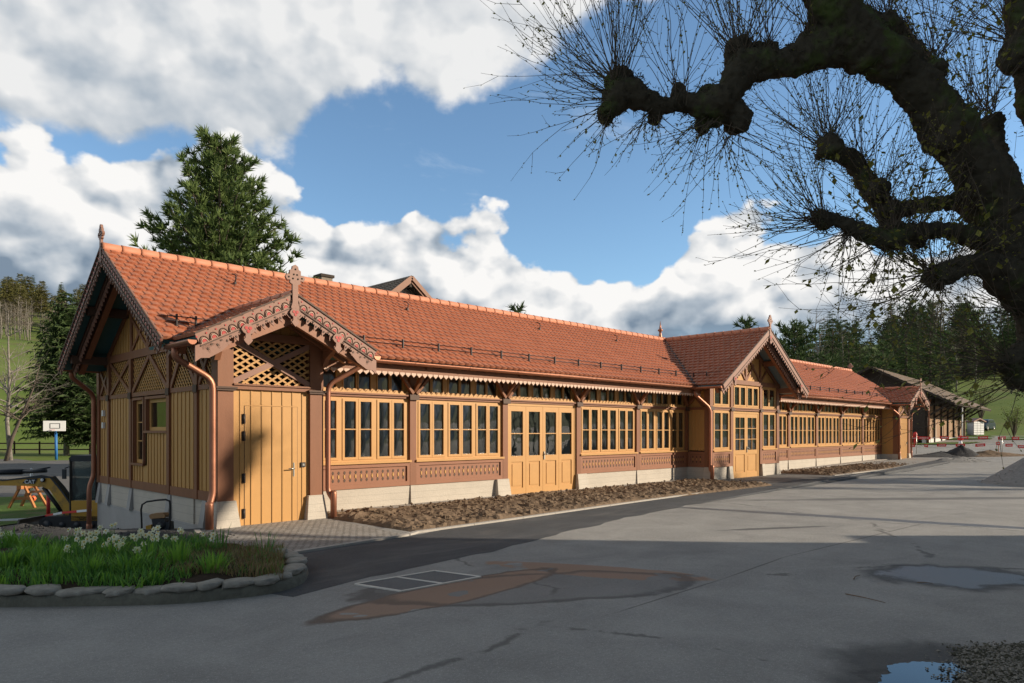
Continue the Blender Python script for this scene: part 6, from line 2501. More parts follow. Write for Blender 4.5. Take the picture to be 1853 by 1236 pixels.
for i in range(96):
    px, D = (rnd.uniform(1440, 2100), rnd.uniform(186, 260)) if i < 60 else (rnd.uniform(1740, 2050), rnd.uniform(160, 186)) if i < 80 else (rnd.uniform(1440, 1740), rnd.uniform(120, 180))
    q = at(px, D, 0)
    kind = rnd.choice(('spruce', 'spruce', 'pine', 'bare'))
    plant(kind, rnd.randint(0, 2), q.x, q.y, rnd.uniform(11, 19), {'spruce': 'dark spruce deep in the wood on the right', 'pine': 'rounded dark pine deep in the wood on the right', 'bare': 'leafless tree deep in the wood on the right'}[kind], 'trees deep in the right wood')
# bare trees and saplings in front of the right wood
for (px, D, H, lb) in ((1765, 150, 9, 'greyish leafless tree before the dark wood'), (1800, 158, 8, 'second leafless tree before the dark wood'), (1730, 130, 9, 'leafless tree behind the barn roof end'), (1830, 120, 8, 'pale leafless tree on the green slope at the right edge')):
    q = at(px, D, 0)
    plant('bare', 1, q.x, q.y, H, lb, None)


def leafy_bush(px, D, H, W_, seed, label, n=700, dens=.5, leaf='spring', name='bush'):
    q = at(px, D, 0)
    q.z = terr(q.x, q.y)
    rnd = random.Random(seed)
    st, cr = MB(), MB()
    for _ in range(26):
        a = rnd.uniform(0, 6.283)
        rr = W_ * math.sqrt(rnd.random())
        tip = q + Vector((math.cos(a) * rr, math.sin(a) * rr, H * rnd.uniform(.5, 1.0)))
        mid = q.lerp(tip, .5) + Vector((0, 0, H * .12))
        st.tube([q, mid, tip], [.03, .02, .008], 4, caps=False)
        for _ in range(n // 26):
            p = mid.lerp(tip, rnd.uniform(-.2, 1.05)) + Vector((rnd.gauss(0, .22), rnd.gauss(0, .22), rnd.gauss(0, .2)))
            u = Vector((rnd.uniform(-1, 1), rnd.uniform(-1, 1), rnd.uniform(-1, 1))).normalized()
            v = u.cross(Vector((rnd.uniform(-1, 1), rnd.uniform(-1, 1), rnd.uniform(-1, 1)))).normalized()
            s = rnd.uniform(.06, .12) * dens * 2
            cr.add([p, p + u * s + v * s * .4, p + u * s * 2, p + u * s - v * s * .4], [(0, 1, 2, 3)])
    root = thing(name, label, 'bush', q)
    st.build('stems', M['bark'], root)
    cr.build('foliage', M[leaf], root)


leafy_bush(1732, 72, 4.4, 1.5, 201, 'loose spring green bush beside the grey lamp pole', 900)
leafy_bush(1775, 93, 5.2, 1.6, 202, 'taller spring green bush behind the white locker box', 800)
leafy_bush(1708, 76, 2.8, 1.4, 203, 'low dark bush before the barn planks', 700, leaf='spruce')
leafy_bush(1835, 70, 3.4, 1.2, 204, 'thin upright bush at the right edge of the lawn', 600)

# ================================================================ the great pollard at the right
M['moss'] = simple('mossy_black_bark', (0.060, 0.052, 0.038), 0.95, var=0.6, vscale=5, bump=1.0, bscale=16, spec=0.1, var2=((0.075, 0.105, 0.03), 2.0, 0.9))
M['shoot'] = simple('pollard_shoots', (0.085, 0.065, 0.045), 0.8)
M['bud'] = leafmat('unfolding_buds', (0.13, 0.12, 0.03), (0.28, 0.27, 0.07), 0.35)
limbs = [
    [(1990, 1300, 84, 8.3), (1975, 1000, 70, 8.2), (1945, 800, 62, 8.1), (1905, 680, 58, 8.0), (1888, 590, 52, 8.0), (1868, 500, 54, 8.0), (1820, 410, 58, 8.0), (1768, 310, 56, 7.9), (1706, 220, 56, 7.8), (1645, 140, 56, 7.7), (1580, 95, 52, 7.6), (1515, 85, 52, 7.6),
     (1468, 98, 36, 7.6), (1425, 115, 30, 7.6), (1385, 118, 30, 7.6), (1345, 125, 38, 7.6), (1318, 170, 36, 7.6), (1280, 190, 26, 7.6), (1240, 180, 22, 7.6), (1205, 192, 18, 7.6), (1165, 182, 22, 7.6), (1128, 165, 30, 7.6), (1108, 190, 24, 7.6), (1098, 212, 12, 7.6)],
    [(1580, 110, 52, 7.6), (1530, 40, 56, 7.5), (1500, -30, 56, 7.5), (1470, -150, 50, 7.5), (1420, -260, 44, 7.5)],
    [(1915, 640, 46, 8.0), (1925, 420, 40, 8.2), (1895, 250, 34, 8.3), (1862, 130, 30, 8.4), (1848, 60, 28, 8.4), (1850, -60, 32, 8.4)],
    [(1846, 480, 42, 8.0), (1790, 440, 26, 7.8), (1720, 418, 18, 7.7), (1655, 418, 17, 7.6), (1610, 435, 22, 7.5), (1565, 425, 18, 7.5), (1520, 405, 13, 7.5), (1483, 398, 15, 7.5), (1472, 400, 8, 7.5)],
    [(1800, 390, 40, 8.0), (1740, 368, 19, 8.1), (1670, 372, 16, 8.2), (1610, 378, 20, 8.2), (1580, 350, 19, 8.2), (1563, 318, 16, 8.2), (1548, 292, 18, 8.2), (1515, 278, 20, 8.2), (1490, 272, 16, 8.2), (1478, 288, 8, 8.2)],
    [(1856, 540, 44, 8.0), (1800, 488, 28, 7.7), (1750, 480, 22, 7.5), (1715, 496, 24, 7.4), (1692, 506, 16, 7.4)],
    [(1870, 640, 40, 8.0), (1835, 650, 26, 7.8), (1820, 662, 14, 7.8)],
    [(1720, 230, 26, 7.8), (1692, 150, 20, 8.3), (1650, 85, 18, 8.6), (1615, 50, 20, 8.8)],
    [(1840, 360, 24, 8.2), (1806, 270, 16, 8.9), (1795, 215, 24, 9.1)],
]
knobs = [(1120, 148, 26), (1150, 165, 20), (1335, 100, 30), (1300, 205, 26), (1332, 215, 28), (1272, 230, 15), (1185, 212, 13), (1098, 205, 18), (1230, 172, 16), (1500, 262, 22), (1590, 345, 22), (1490, 396, 17), (1612, 428, 25), (1695, 500, 24), (1608, 385, 22),
         (1610, 50, 26), (1690, 130, 22), (1470, 70, 26), (1385, 100, 26), (1820, 660, 22), (1850, 680, 30), (1660, 440, 14), (1740, 430, 16), (1845, 100, 34), (1560, 60, 40), (1745, 260, 24), (1640, 110, 30), (1280, 180, 24), (1540, 415, 14)]


def smoothpath(pl, sub=6):
    out = []
    n = len(pl)
    for i in range(n - 1):
        P4 = [pl[max(0, i - 1)], pl[i], pl[i + 1], pl[min(n - 1, i + 2)]]
        for q in range(sub):
            s = q / sub
            out.append(tuple(0.5 * ((2 * P4[1][c_]) + (P4[2][c_] - P4[0][c_]) * s + (2 * P4[0][c_] - 5 * P4[1][c_] + 4 * P4[2][c_] - P4[3][c_]) * s * s + (3 * P4[1][c_] - P4[0][c_] - 3 * P4[2][c_] + P4[3][c_]) * s ** 3) for c_ in range(4)))
    out.append(pl[-1])
    return out


tloc = Vector((*at(1985, 8.3, 0)[:2], 0.0))
pol = thing('pollard_tree', 'huge dark mossy pollarded lime arching over the forecourt from the right', 'tree', tloc)
mb = MB()
for L in limbs:
    sp = smoothpath([(a, b_, c_, d) for a, b_, c_, d in L], 6)
    pts, rs = [], []
    for i, (a, b_, c_, d) in enumerate(sp):
        p = at(a, d, py=b_)
        if L is limbs[0] and i == 0: p.z = -0.3
        nz = noise.fractal(p * 2.6, 0.8, 2.1, 3)
        pts.append(p + Vector((noise.noise(p * 2), noise.noise(p * 2 + Vector((9, 0, 0))), noise.noise(p * 2 + Vector((0, 9, 0))))) * 0.035)
        rs.append(max(0.02, c_ * d / 1281 * (0.76 if c_ > 34 else 0.86) * (1 + 0.26 * nz)))
    mb.tube(pts, rs, 14)
for (a, b_, c_) in knobs:
    p = at(a, 7.7 if a < 1650 else 7.9, py=b_)
    r = c_ * 7.7 / 1281
    prof = [(r * math.sin(math.pi * k / 8) + 0.001, -r * math.cos(math.pi * k / 8)) for k in range(9)]
    o0 = len(mb.v)
    mb.lathe(p, prof, 12)
    for k in range(o0, len(mb.v)):
        v = Vector(mb.v[k])
        mb.v[k] = tuple(p + (v - p) * (1 + 0.45 * noise.noise(v * 6)))
ob = mb.build('trunk', M['moss'], pol)
rm = ob.modifiers.new('remesh', 'REMESH')
rm.mode = 'VOXEL'
rm.voxel_size = 0.024
rm.use_smooth_shade = True
tx = bpy.data.textures.new('bark_lumps', 'CLOUDS')
tx.noise_scale = 0.075
tx.noise_depth = 4
dm = ob.modifiers.new('lumps', 'DISPLACE')
dm.texture = tx
dm.strength = 0.095
dm.texture_coords = 'LOCAL'

# moss tufts and short sprouts roughening the limbs
mo = MB()
rnd = random.Random(55)
nv0 = len(mb.v)
for _ in range(15000):
    v = Vector(mb.v[rnd.randrange(nv0)])
    if v.z < 1.5: continue
    u = Vector((rnd.uniform(-1, 1), rnd.uniform(-1, 1), rnd.uniform(-1, 1)))
    v = v + u * .07
    d_ = Vector((rnd.uniform(-1, 1), rnd.uniform(-1, 1), rnd.uniform(-1, 1))).normalized()
    s_ = d_.cross(u).normalized() * .006
    mo.add([v - s_, v + s_, v + d_ * rnd.uniform(.03, .09)], [(0, 1, 2)])
mo.build('moss_tufts', M['moss'], pol)

# shoots: (px, py, depth, count, direction angle range in degrees (0 = right, 90 = up), length px)
SH = [(1120, 150, 7.6, 70, 62, 165, 170, 330, 0.9), (1112, 175, 7.6, 34, 150, 200, 120, 230, 1.2), (1105, 200, 7.6, 16, 190, 300, 60, 150, .4), (1230, 180, 7.6, 22, 60, 130, 120, 240, .6), (1180, 205, 7.6, 18, 215, 320, 50, 120, .3),
      (1338, 100, 7.6, 62, 50, 150, 150, 330, .8), (1290, 215, 7.6, 30, 200, 330, 50, 170, .4), (1325, 235, 7.6, 22, 230, 330, 60, 160, .4), (1390, 100, 7.6, 30, 60, 125, 140, 260, .5), (1470, 70, 7.6, 24, 70, 130, 120, 240, .4),
      (1498, 268, 8.2, 60, 50, 175, 110, 250, .8), (1555, 300, 8.2, 36, 40, 140, 120, 240, .5), (1590, 350, 8.2, 34, 30, 160, 100, 220, .6), (1482, 396, 7.5, 64, 95, 215, 80, 180, 1.1), (1540, 415, 7.5, 30, 180, 300, 70, 170, .5), (1610, 430, 7.5, 44, 190, 330, 70, 190, .6),
      (1610, 420, 7.5, 26, 60, 150, 90, 200, .6), (1692, 500, 7.4, 60, 110, 260, 110, 260, .8), (1700, 500, 7.4, 26, 30, 110, 100, 200, .7), (1820, 655, 7.8, 60, 130, 205, 150, 300, 1.0), (1845, 690, 7.9, 26, 150, 230, 120, 260, .7), (1835, 70, 8.4, 46, 60, 190, 120, 230, .8),
      (1790, 205, 9.1, 46, 50, 150, 120, 230, .7), (1600, 30, 8.8, 50, 40, 140, 110, 210, .6), (1690, 110, 8.3, 46, 40, 130, 130, 240, .6), (1750, 230, 7.9, 30, 30, 110, 110, 230, .6), (1650, 420, 7.6, 24, 40, 150, 90, 220, .6), (1850, 560, 7.9, 44, 110, 200, 130, 260, .8), (1760, 300, 7.7, 30, 150, 260, 100, 240, .5),
      (1900, 1180, 7.6, 10, 130, 180, 40, 90, .6)]
rnd = random.Random(99)
sh, bd = MB(), MB()


def bud(p, d, s):
    a, b_ = rot_frame(d)
    s_ = a * s * .36
    t_ = b_ * s * .22
    bd.add([p, p + d * s * .5 + s_, p + d * s, p + d * s * .5 - s_, p + d * s * .5 + t_], [(0, 1, 4), (1, 2, 4), (2, 3, 4), (3, 0, 4)])


for (px, py, dp, cnt, a0, a1, l0, l1, grav) in SH:
    for _ in range(int(cnt * .85)):
        s0 = at(px + rnd.uniform(-16, 16), dp + rnd.uniform(-.1, .1), py=py + rnd.uniform(-14, 14))
        ang = R(rnd.uniform(a0, a1))
        L = rnd.uniform(l0, l1) * dp / 1281 * 1.22
        rt, fw = Vector((1, -1, 0)) / S2, Vector((1, 1, 0)) / S2
        d = (rt * math.cos(ang) + Vector((0, 0, math.sin(ang))) + fw * rnd.uniform(-.75, .75)).normalized()
        bendv = Vector((0, 0, 1)) * rnd.uniform(.2, 1.1) * grav * (1 if rnd.random() < .8 else -.5) + rt * rnd.uniform(-.18, .18) + fw * rnd.uniform(-.2, .2)
        n = 7
        pts, rs = [s0], [0.0052]
        q = s0.copy()
        for i in range(n):
            d = (d + bendv / n + Vector((rnd.uniform(-1, 1), rnd.uniform(-1, 1), rnd.uniform(-1, 1))) * .13).normalized()
            q = q + d * L / n
            pts.append(q.copy())
            rs.append(max(0.0016, 0.0048 * (1 - (i + 1) / n * .74)))
        sh.tube(pts, rs, 4, caps=False)
        for i in range(2, n + 1):
            for _k in range(2 if i > 3 else 1):
                if rnd.random() < .62:
                    p = pts[i - 1].lerp(pts[i], rnd.random())
                    dd = ((pts[i] - pts[i - 1]).normalized() + Vector((rnd.uniform(-1, 1), rnd.uniform(-1, 1), rnd.uniform(-1.2, .6)))).normalized()
                    bud(p, dd, rnd.uniform(.022, .044) * (2.3 if px > 1600 and rnd.random() < .25 else 1))
            if rnd.random() < .28 and i < n:
                a, b_ = rot_frame(d)
                t_ = rnd.uniform(0, 6.283)
                e = (pts[i] - pts[i - 1]).normalized() * .7 + (a * math.cos(t_) + b_ * math.sin(t_)) * .6
                Ls = L * rnd.uniform(.12, .32)
                q2 = pts[i] + e * Ls * .5
                q3 = q2 + (e + Vector((0, 0, .3))) * Ls * .5
                sh.tube([pts[i], q2, q3], [.003, .0025, .0014], 3, caps=False)
                bud(q3, e.normalized(), .026)
                bud(q2, (e + Vector((0, 0, -.6))).normalized(), .022)
sh.build('shoots', M['shoot'], pol)
bd.build('buds', M['bud'], pol)

# --- trees beyond the right edge of the photo: they streak the forecourt with shade
for (r_o, d_o, H, sd, lb) in ((25.5, 20.5, 6.6, 301, 'bare tree outside the picture beyond the right edge, nearest the house'), (29, 24.0, 7.6, 302, 'bare tree outside the picture beyond the right edge, middle one'), (30, 27.5, 7.6, 303, 'bare tree outside the picture beyond the right edge, farthest one'), (31, 18.6, 5.0, 304, 'small round tree outside the picture beyond the house')):
    x, y = (d_o + r_o) / S2, (d_o - r_o) / S2
    tr, tw = bare_mesh(H, sd, .75, 4, r0=.24, kids=(3, 4))
    loc = Vector((x, y, 0))
    if sd in (302,):
        t2, c2 = pine_mesh(H, 1.9, sd, zc=.35, levels=10, nb=7, tuft=.6, blades=8, power=.4)
        tw.add(c2.v, c2.f)
    mk_tree('shade_tree', place(tr, loc), place(tw, loc), M['bark'], M['pine'] if sd in (302,) else M['bark'], loc, lb)
# a leaning pollard at the corner of the neighbour house: its knob throws the dark patch on the porch door
loc = Vector(((10.8 + 12.0) / S2, (10.8 - 12.0) / S2, 0))
tr, tw = MB(), MB()
c_ = [Vector(((d_ + r_) / S2, (d_ - r_) / S2, z_)) for r_, d_, z_ in ((12.0, 10.4, -.3), (12.0, 10.5, 3.0), (12.0, 11.0, 5.4), (12.1, 12.15, 6.7), (12.1, 12.3, 7.25))]
tr.tube(c_, [.22, .18, .14, .16, .30], 10)
for k_, (rr_, off_) in enumerate(((.30, (0, 0, 0)), (.20, (-.28, .1, -.14)), (.17, (.26, -.2, .05)), (.16, (.1, .3, .2)))):
    cc_ = c_[-1] + Vector(off_)
    n0_ = len(tr.v)
    tr.lathe(cc_, [(.001, -rr_), (rr_ * .7, -rr_ * .7), (rr_, 0), (rr_ * .7, rr_ * .7), (.001, rr_)], 12)
    for q_ in range(n0_, len(tr.v)):
        v_ = Vector(tr.v[q_])
        tr.v[q_] = tuple(cc_ + (v_ - cc_) * (1 + .5 * noise.noise(v_ * 4)))
rnd = random.Random(5)
for _ in range(34):
    a, e = rnd.uniform(0, 6.283), rnd.uniform(-.6, 1.4)
    d_ = Vector((math.cos(a) * math.cos(e), math.sin(a) * math.cos(e), math.sin(e)))
    tw.tube([c_[-1] + d_ * .3, c_[-1] + d_ * .6 + Vector((0, 0, .05)), c_[-1] + d_ * .9 + Vector((0, 0, .15))], [.014, .010, .004], 4, caps=False)
mk_tree('pollard_tree', tr, tw, M['moss'], M['shoot'], loc, 'slim leaning pollard outside the picture at the corner of the neighbour house')
# ================================================================ other buildings
M['plaster'] = simple('white_plaster', (0.62, 0.60, 0.56), 0.85, var=0.08)
M['oldwood'] = simple('weathered_planks', (0.30, 0.17, 0.09), 0.85, var=0.55, vscale=1.2, bump=0.5, bscale=20, stretch=(4, 4, 0.35), var2=((0.42, 0.36, 0.28), 1.0, 0.7))
M['darkwood'] = simple('dark_tarred_wood', (0.05, 0.038, 0.03), 0.9, var=0.4, vscale=3)
M['brick'] = simple('chimney_render', (0.24, 0.20, 0.16), 0.9, var=0.3, vscale=6)


def gable_roof_tiles(name, root, cx, cy, ang, L, hw, zr, ze, mat, tw=0.3, rh=0.32):
    """two tiled slopes; ridge along direction ang from (cx, cy)"""
    A = Vector((math.cos(ang), math.sin(ang), 0))
    N_ = Vector((-A.y, A.x, 0))
    S = math.hypot(hw, zr - ze)
    for s in (-1, 1):
        O = Vector((cx, cy, ze)) + N_ * hw * s
        U = (Vector((cx, cy, zr)) - O).normalized()
        tiles('roof_slope', O, A, U, L, S, lambda x, y: True, tw, rh, mat, root)
        mb = MB()
        slab(mb, [O - Vector((0, 0, .03)), O + A * L - Vector((0, 0, .03)), Vector((cx, cy, zr - .03)) + A * L, Vector((cx, cy, zr - .03))], 0.12)
        mb.build('roof_underside', M['darkwood'], root)


# house behind the hall
hx, hy = 27.3, 36.3
h = thing('white_house', 'white house whose dark gable roof and chimney show over the long orange roof', 'house', (hx, hy, -1.05))
gable_roof_tiles('r', h, hx, hy, R(90), 18, 4.6, 11.6, 8.0, 'oldtile')
mb = MB()
zr_, ze_ = 11.35, 7.9
mb.prism([(hx - 3.8, hy + 1.1, -1.3), (hx + 3.8, hy + 1.1, -1.3), (hx + 3.8, hy + 1.1, 8.4), (hx, hy + 1.1, 11.3), (hx - 3.8, hy + 1.1, 8.4)], (0, 16, 0))
mb.build('wall', M['plaster'], h)
for s in (-1, 1):
    mb = MB()
    mb.beam((hx, hy - 0.02, 11.5), (hx + s * 4.6, hy - 0.02, 7.9), 0.06, 0.26, (0, 1, 0))
    mb.beam((hx, hy + 0.08, 11.25), (hx + s * 4.5, hy + 0.08, 7.72), 0.08, 0.14, (0, 1, 0))
    mb.build('bargeboard', M['brown'], h)
    mb = MB()
    mb.beam((hx + s * 0.25, hy + 0.55, 10.9), (hx + s * 1.6, hy + 0.55, 9.6), 0.12, 0.14, (0, 1, 0))
    mb.build('brace', M['darkwood'], h)
mb = MB()
mb.box(hx - .09, hy + 0.1, 10.9, hx + .09, hy + 1.1, 11.1)
mb.build('purlin', M['darkwood'], h)
mb = MB()
mb.box(hx - .45, 46.6, 10.6, hx + .45, 47.5, 13.1)
c_ = mb.build('chimney', M['brick'], h)
mb = MB()
mb.box(hx - .56, 46.5, 13.1, hx + .56, 47.6, 13.3)
mb.build('chimney_cap', M['darkwood'], c_)
for x in (-2, 2):
    mb = MB()
    mb.box(hx + x - .5, hy + 1.04, 5.5, hx + x + .5, hy + 1.1, 6.9)
    w_ = mb.build('window', M['white'], h)
    mb = MB()
    mb.box(hx + x - .42, hy + 1.02, 5.58, hx + x + .42, hy + 1.045, 6.82)
    mb.build('pane', M['glass'], w_)

# barn beyond the east end
ba = math.atan2(.092, .9957)
B0 = Vector((63.9, 21.0, 0))
A = Vector((math.cos(ba), math.sin(ba), 0))
N_ = Vector((-A.y, A.x, 0))
b = thing('timber_barn', 'old timber barn with wide mossy tile roof and weathered plank walls beyond the hall', 'barn', (B0.x, B0.y, 0.4))
gable_roof_tiles('r', b, B0.x, B0.y, ba, 24, 6.2, 7.25, 3.95, 'oldtile', 0.34, 0.36)
mb = MB()
o = B0 + A * 1.4
zb_ = 0.2


def bl(u, v, z): return B0 + A * u + N_ * v + Vector((0, 0, z))


mb.prism([bl(1.4, -3.9, 1.2), bl(1.4, 3.9, 1.2), bl(1.4, 3.9, 5.0), bl(1.4, 0, 7.05), bl(1.4, -3.9, 5.0)], A * 0.2)
mb.build('gable_wall', M['darkwood'], b)
mb = MB()
rnd = random.Random(3)
for k in range(92):
    u = 1.5 + k * 0.245
    if 0.49 < (k % 23) / 23 < 0.54: continue
    mb.prism([bl(u, -3.9, 0.9), bl(u + .225, -3.9, 0.9), bl(u + .225, -3.9, 3.95), bl(u, -3.9, 3.95)], N_ * (0.04 + rnd.uniform(0, .02)))
mb.build('plank_wall', M['oldwood'], b)
mb = MB()
mb.prism([bl(1.45, -3.95, 0.0), bl(23, -3.95, 0.0), bl(23, -3.95, 1.1), bl(1.45, -3.95, 1.1)], N_ * 0.3)
mb.build('plinth', M['plaster'], b)
mb = MB()
mb.prism([bl(1.6, -3.8, 3.9), bl(23, -3.8, 3.9), bl(23, -3.8, 5.0), bl(1.6, -3.8, 5.0)], N_ * 0.1)
mb.prism([bl(1.6, 3.9, 0), bl(23, 3.9, 0), bl(23, 3.9, 5.0), bl(1.6, 3.9, 5.0)], N_ * 0.1)
mb.build('rear_wall', M['darkwood'], b)
for k in range(7):
    u = 1.6 + k * 3.5
    mb = MB()
    mb.beam(bl(u, -3.95, 0.3), bl(u, -3.95, 5), .18, .18, A)
    mb.beam(bl(u, -3.95, 2.9), bl(u, -5.7, 4.1), .14, .14, A)
    mb.build('post', M['darkwood'], b)
mb = MB()
mb.tube([bl(1.3, -4.3, 4.4), bl(1.3, -4.2, 4.0), bl(1.3, -4.1, 0.3)], 0.07, 8)
mb.build('downpipe', M['copper'], b)

# the house to the right of the picture (it throws the foreground shade)
rt, fw = Vector((1, -1, 0)) / S2, Vector((1, 1, 0)) / S2


def cm(r, d, z=0.0): return rt * r + fw * d + Vector((0, 0, z))


HS = thing('neighbour_house', 'plain plastered house outside the picture on the right that shades the foreground', 'house', cm(17, 3))
mb = MB()
r0, r1, d0, d1 = 12.6, 23.0, -9.0, 10.35
P8 = [cm(r0, d0, -.2), cm(r1, d0, -.2), cm(r1, d1, -.2), cm(r0, d1, -.2)]
mb.prism([cm(r0, d0, 9.2), cm(r1, d0, 9.2), cm(r1, d1, 9.2), cm(r0, d1, 9.2)], (0, 0, -9.4))
mb.prism([cm(r0, d0 + .01, 9.2), cm((r0 + r1) / 2, d0 + .01, 13.2), cm(r1, d0 + .01, 9.2)], fw * (d1 - d0 - .02))
mb.build('wall', M['plaster'], HS)
mb = MB()
mb.prism([cm(r0, d1 + .01, -.2), cm(r0 + 4, d1 + .01, -.2), cm(r0 + 4, d1 + 1.05, -.2), cm(r0, d1 + 1.05, -.2)], (0, 0, 2.75))
mb.build('annex', M['plaster'], HS)
for s, (ra, rb) in (('l', (r0 - .9, (r0 + r1) / 2)), ('r', (r1 + .9, (r0 + r1) / 2))):
    mb = MB()
    slab(mb, [cm(ra, d0 - .7, 8.85), cm(ra, d1 + .12, 8.85), cm(rb, d1 + .12, 13.5), cm(rb, d0 - .7, 13.5)], 0.2)
    mb.build('roof_slope', M['oldwood'], HS)
for k in range(4):
    for z in (1.0, 3.9):
        d = d0 + 3 + k * 4.6
        mb = MB()
        mb.prism([cm(r0 - .03, d, z), cm(r0 - .03, d + 1.1, z), cm(r0 - .03, d + 1.1, z + 1.5), cm(r0 - .03, d, z + 1.5)], rt * .025)
        w_ = mb.build('window', M['white'], HS)
        mb = MB()
        mb.prism([cm(r0 - .045, d + .1, z + .1), cm(r0 - .045, d + 1.0, z + .1), cm(r0 - .045, d + 1.0, z + 1.4), cm(r0 - .045, d + .1, z + 1.4)], rt * .012)
        mb.build('pane', M['glass'], w_)

# ================================================================ mini excavator
M['yellow'] = simple('excavator_yellow', (0.55, 0.31, 0.04), 0.45, var=0.15, vscale=5, var2=((0.14, 0.10, 0.06), 3.0, 0.6))
M['gunmetal'] = simple('dark_machine_paint', (0.03, 0.034, 0.04), 0.45, metal=0.3)
M['chrome'] = simple('piston_chrome', (0.7, 0.7, 0.72), 0.15, metal=1.0)
M['cabglass'] = glassmat('cab_glass', (0.02, 0.05, 0.05), 0.6, 0.02)
GL = -1.05
ex0 = at(166, 19.6, GL)
el_, ef_ = -rt, fw
PXM = 19.6 / 1281


def E(px, b_, py): return ex0 + el_ * ((166 - px) * PXM) + ef_ * b_ + Vector((0, 0, (CAMZ - (py - 781) * PXM) - GL))


EX = thing('mini_excavator', 'small yellow and black tracked excavator behind the left corner of the hall', 'excavator', ex0)


def plate(pix, b0, b1): 
    mb = MB()
    mb.prism([E(a, b0, y) for a, y in pix], ef_ * (b1 - b0))
    return mb


plate([(174, 938), (160, 926), (151, 912), (146, 888), (120, 862), (104, 846), (88, 842), (60, 846), (20, 851), (-30, 858), (-34, 872), (-10, 877), (30, 877), (72, 875), (92, 877), (108, 893), (124, 915), (134, 934), (150, 957), (170, 960)] if 0 else
      [(150, 958), (124, 934), (108, 907), (94, 886), (80, 880), (60, 879), (10, 878), (-40, 880), (-40, 864), (10, 868), (50, 863), (80, 859), (96, 862), (112, 880), (132, 908), (152, 928), (160, 945)], -0.10, 0.10).build('boom', M['yellow'], EX)
mb = plate([(96, 862), (112, 880), (132, 908), (152, 928), (150, 930), (130, 910), (110, 882.5), (95, 864.5), (60, 865), (10, 870), (-40, 866), (-40, 864), (10, 868), (50, 863), (80, 859)], -0.115, 0.115)
mb.build('boom_edge', M['gunmetal'], EX)
mb = MB()
mb.tube([E(84, 0, 852), E(40, 0, 854)], .05, 8)
mb.tube([E(40, 0, 854), E(-40, 0, 855)], .075, 8)
mb.tube([E(88, .06, 846), E(60, .07, 851), E(20, .07, 850), E(-40, .07, 852)], .022, 6)
mb.build('stick_cylinder', M['gunmetal'], EX)
mb = MB()
mb.tube([E(20, 0, 854), E(8, 0, 854)], .035, 8)
mb.build('piston_rod', M['chrome'], EX)
mb = MB()
mb.tube([E(80, -.02, 882), E(112, -.02, 925)], .055, 8)
mb.tube([E(112, -.02, 925), E(140, -.02, 952)], .032, 8)
mb.tube([E(110, -.09, 925), E(106, -.12, 937), (E(120, -.12, 946)), E(140, -.1, 948)], .018, 6)
mb.build('boom_cylinder', M['gunmetal'], EX)
mb = MB()
mb.lathe(E(83, -.10, 868), [(.001, -.0), (.06, -.0), (.062, -.05), (.05, -.06)], 12, axis=tuple(ef_))
mb.build('lamp_housing', M['gunmetal'], EX)
mb = MB()
mb.lathe(E(83, -.165, 868), [(.001, -.0), (.045, .002), (.045, .01)], 12, axis=tuple(ef_))
mb.build('lamp_lens', M['white'], EX)
# decal
mb = plate([(45, 874), (54, 866), (73, 865), (68, 875)], -0.113, -0.1165)
dec = mb.build('decal', M['black'], EX)
fc = bpy.data.curves.new('cat', 'FONT')
fc.body = 'CAT'
fc.size = 0.145
fc.align_x = 'CENTER'
fc.extrude = 0.002
fc.offset = 0.003
fo = bpy.data.objects.new('t', fc)
col.objects.link(fo)
bpy.context.view_layer.update()
me = bpy.data.meshes.new_from_object(fo.evaluated_get(bpy.context.evaluated_depsgraph_get()))
bpy.data.objects.remove(fo)
me.materials.clear()
me.materials.append(M['white'])
lt = bpy.data.objects.new('lettering', me)
lt.parent = dec
pp = E(59, -0.121, 874.5) - ex0
lt.matrix_local = Matrix.Translation(pp) @ Matrix(((rt.x, 0, -fw.x, 0), (rt.y, 0, -fw.y, 0), (0, 1, 0, 0), (0, 0, 0, 1)))
col.objects.link(lt)
# swing post, undercarriage, tracks, blade
plate([(140, 935), (160, 925), (176, 930), (176, 965), (150, 968), (141, 958)], -.14, .14).build('swing_bracket', M['gunmetal'], EX)
for b_ in (-.62, .42):
    mb = MB()
    pr = []
    for k in range(9): pr.append(E(112, b_, 967) + Vector((0, 0, 0)) + el_ * (math.sin(math.pi * k / 8) * .24) + Vector((0, 0, math.cos(math.pi * k / 8) * .24)))
    for k in range(9): pr.append(E(216, b_, 967) - el_ * (math.sin(math.pi * k / 8) * .24) + Vector((0, 0, -math.cos(math.pi * k / 8) * .24)))
    mb.prism([p + Vector((0, 0, .34 - (CAMZ - (967 - 781) * PXM - GL) - .1)) for p in pr], ef_ * .26)
    t_ = mb.build('track', M['black'], EX)
    mb = MB()
    for k in range(5):
        c0 = E(112 + k * 26, b_ - .01, 967)
        c0.z = GL + .24
        mb.lathe(c0, [(.001, 0), (.13 if k in (0, 4) else .09, 0), (.13 if k in (0, 4) else .09, .02)], 12, axis=tuple(ef_))
    mb.build('road_wheels', M['gunmetal'], t_)
mb = MB()
p, q = E(104, -.5, 962), E(76, -.6, 975)
p.z, q.z = GL + .3, GL + .22
mb.beam(p, q, .1, .08, (0, 0, 1))
mb.beam(p + ef_ * .9, q + ef_ * 1.0, .1, .08, (0, 0, 1))
pr = [q + el_ * (.10 * math.sin(k * .6) - .05) + Vector((0, 0, -.2 + k * .1)) for k in range(5)]
vs = []
for s_ in (-.25, 1.35):
    for x in pr: vs.append(x + ef_ * s_)
    for x in reversed(pr): vs.append(x + ef_ * s_ + el_ * .05)
n_ = 10
mb.add(vs, [tuple(range(9, -1, -1)), tuple(range(10, 20))] + [(k, (k + 1) % 10, 10 + (k + 1) % 10, 10 + k) for k in range(10)])
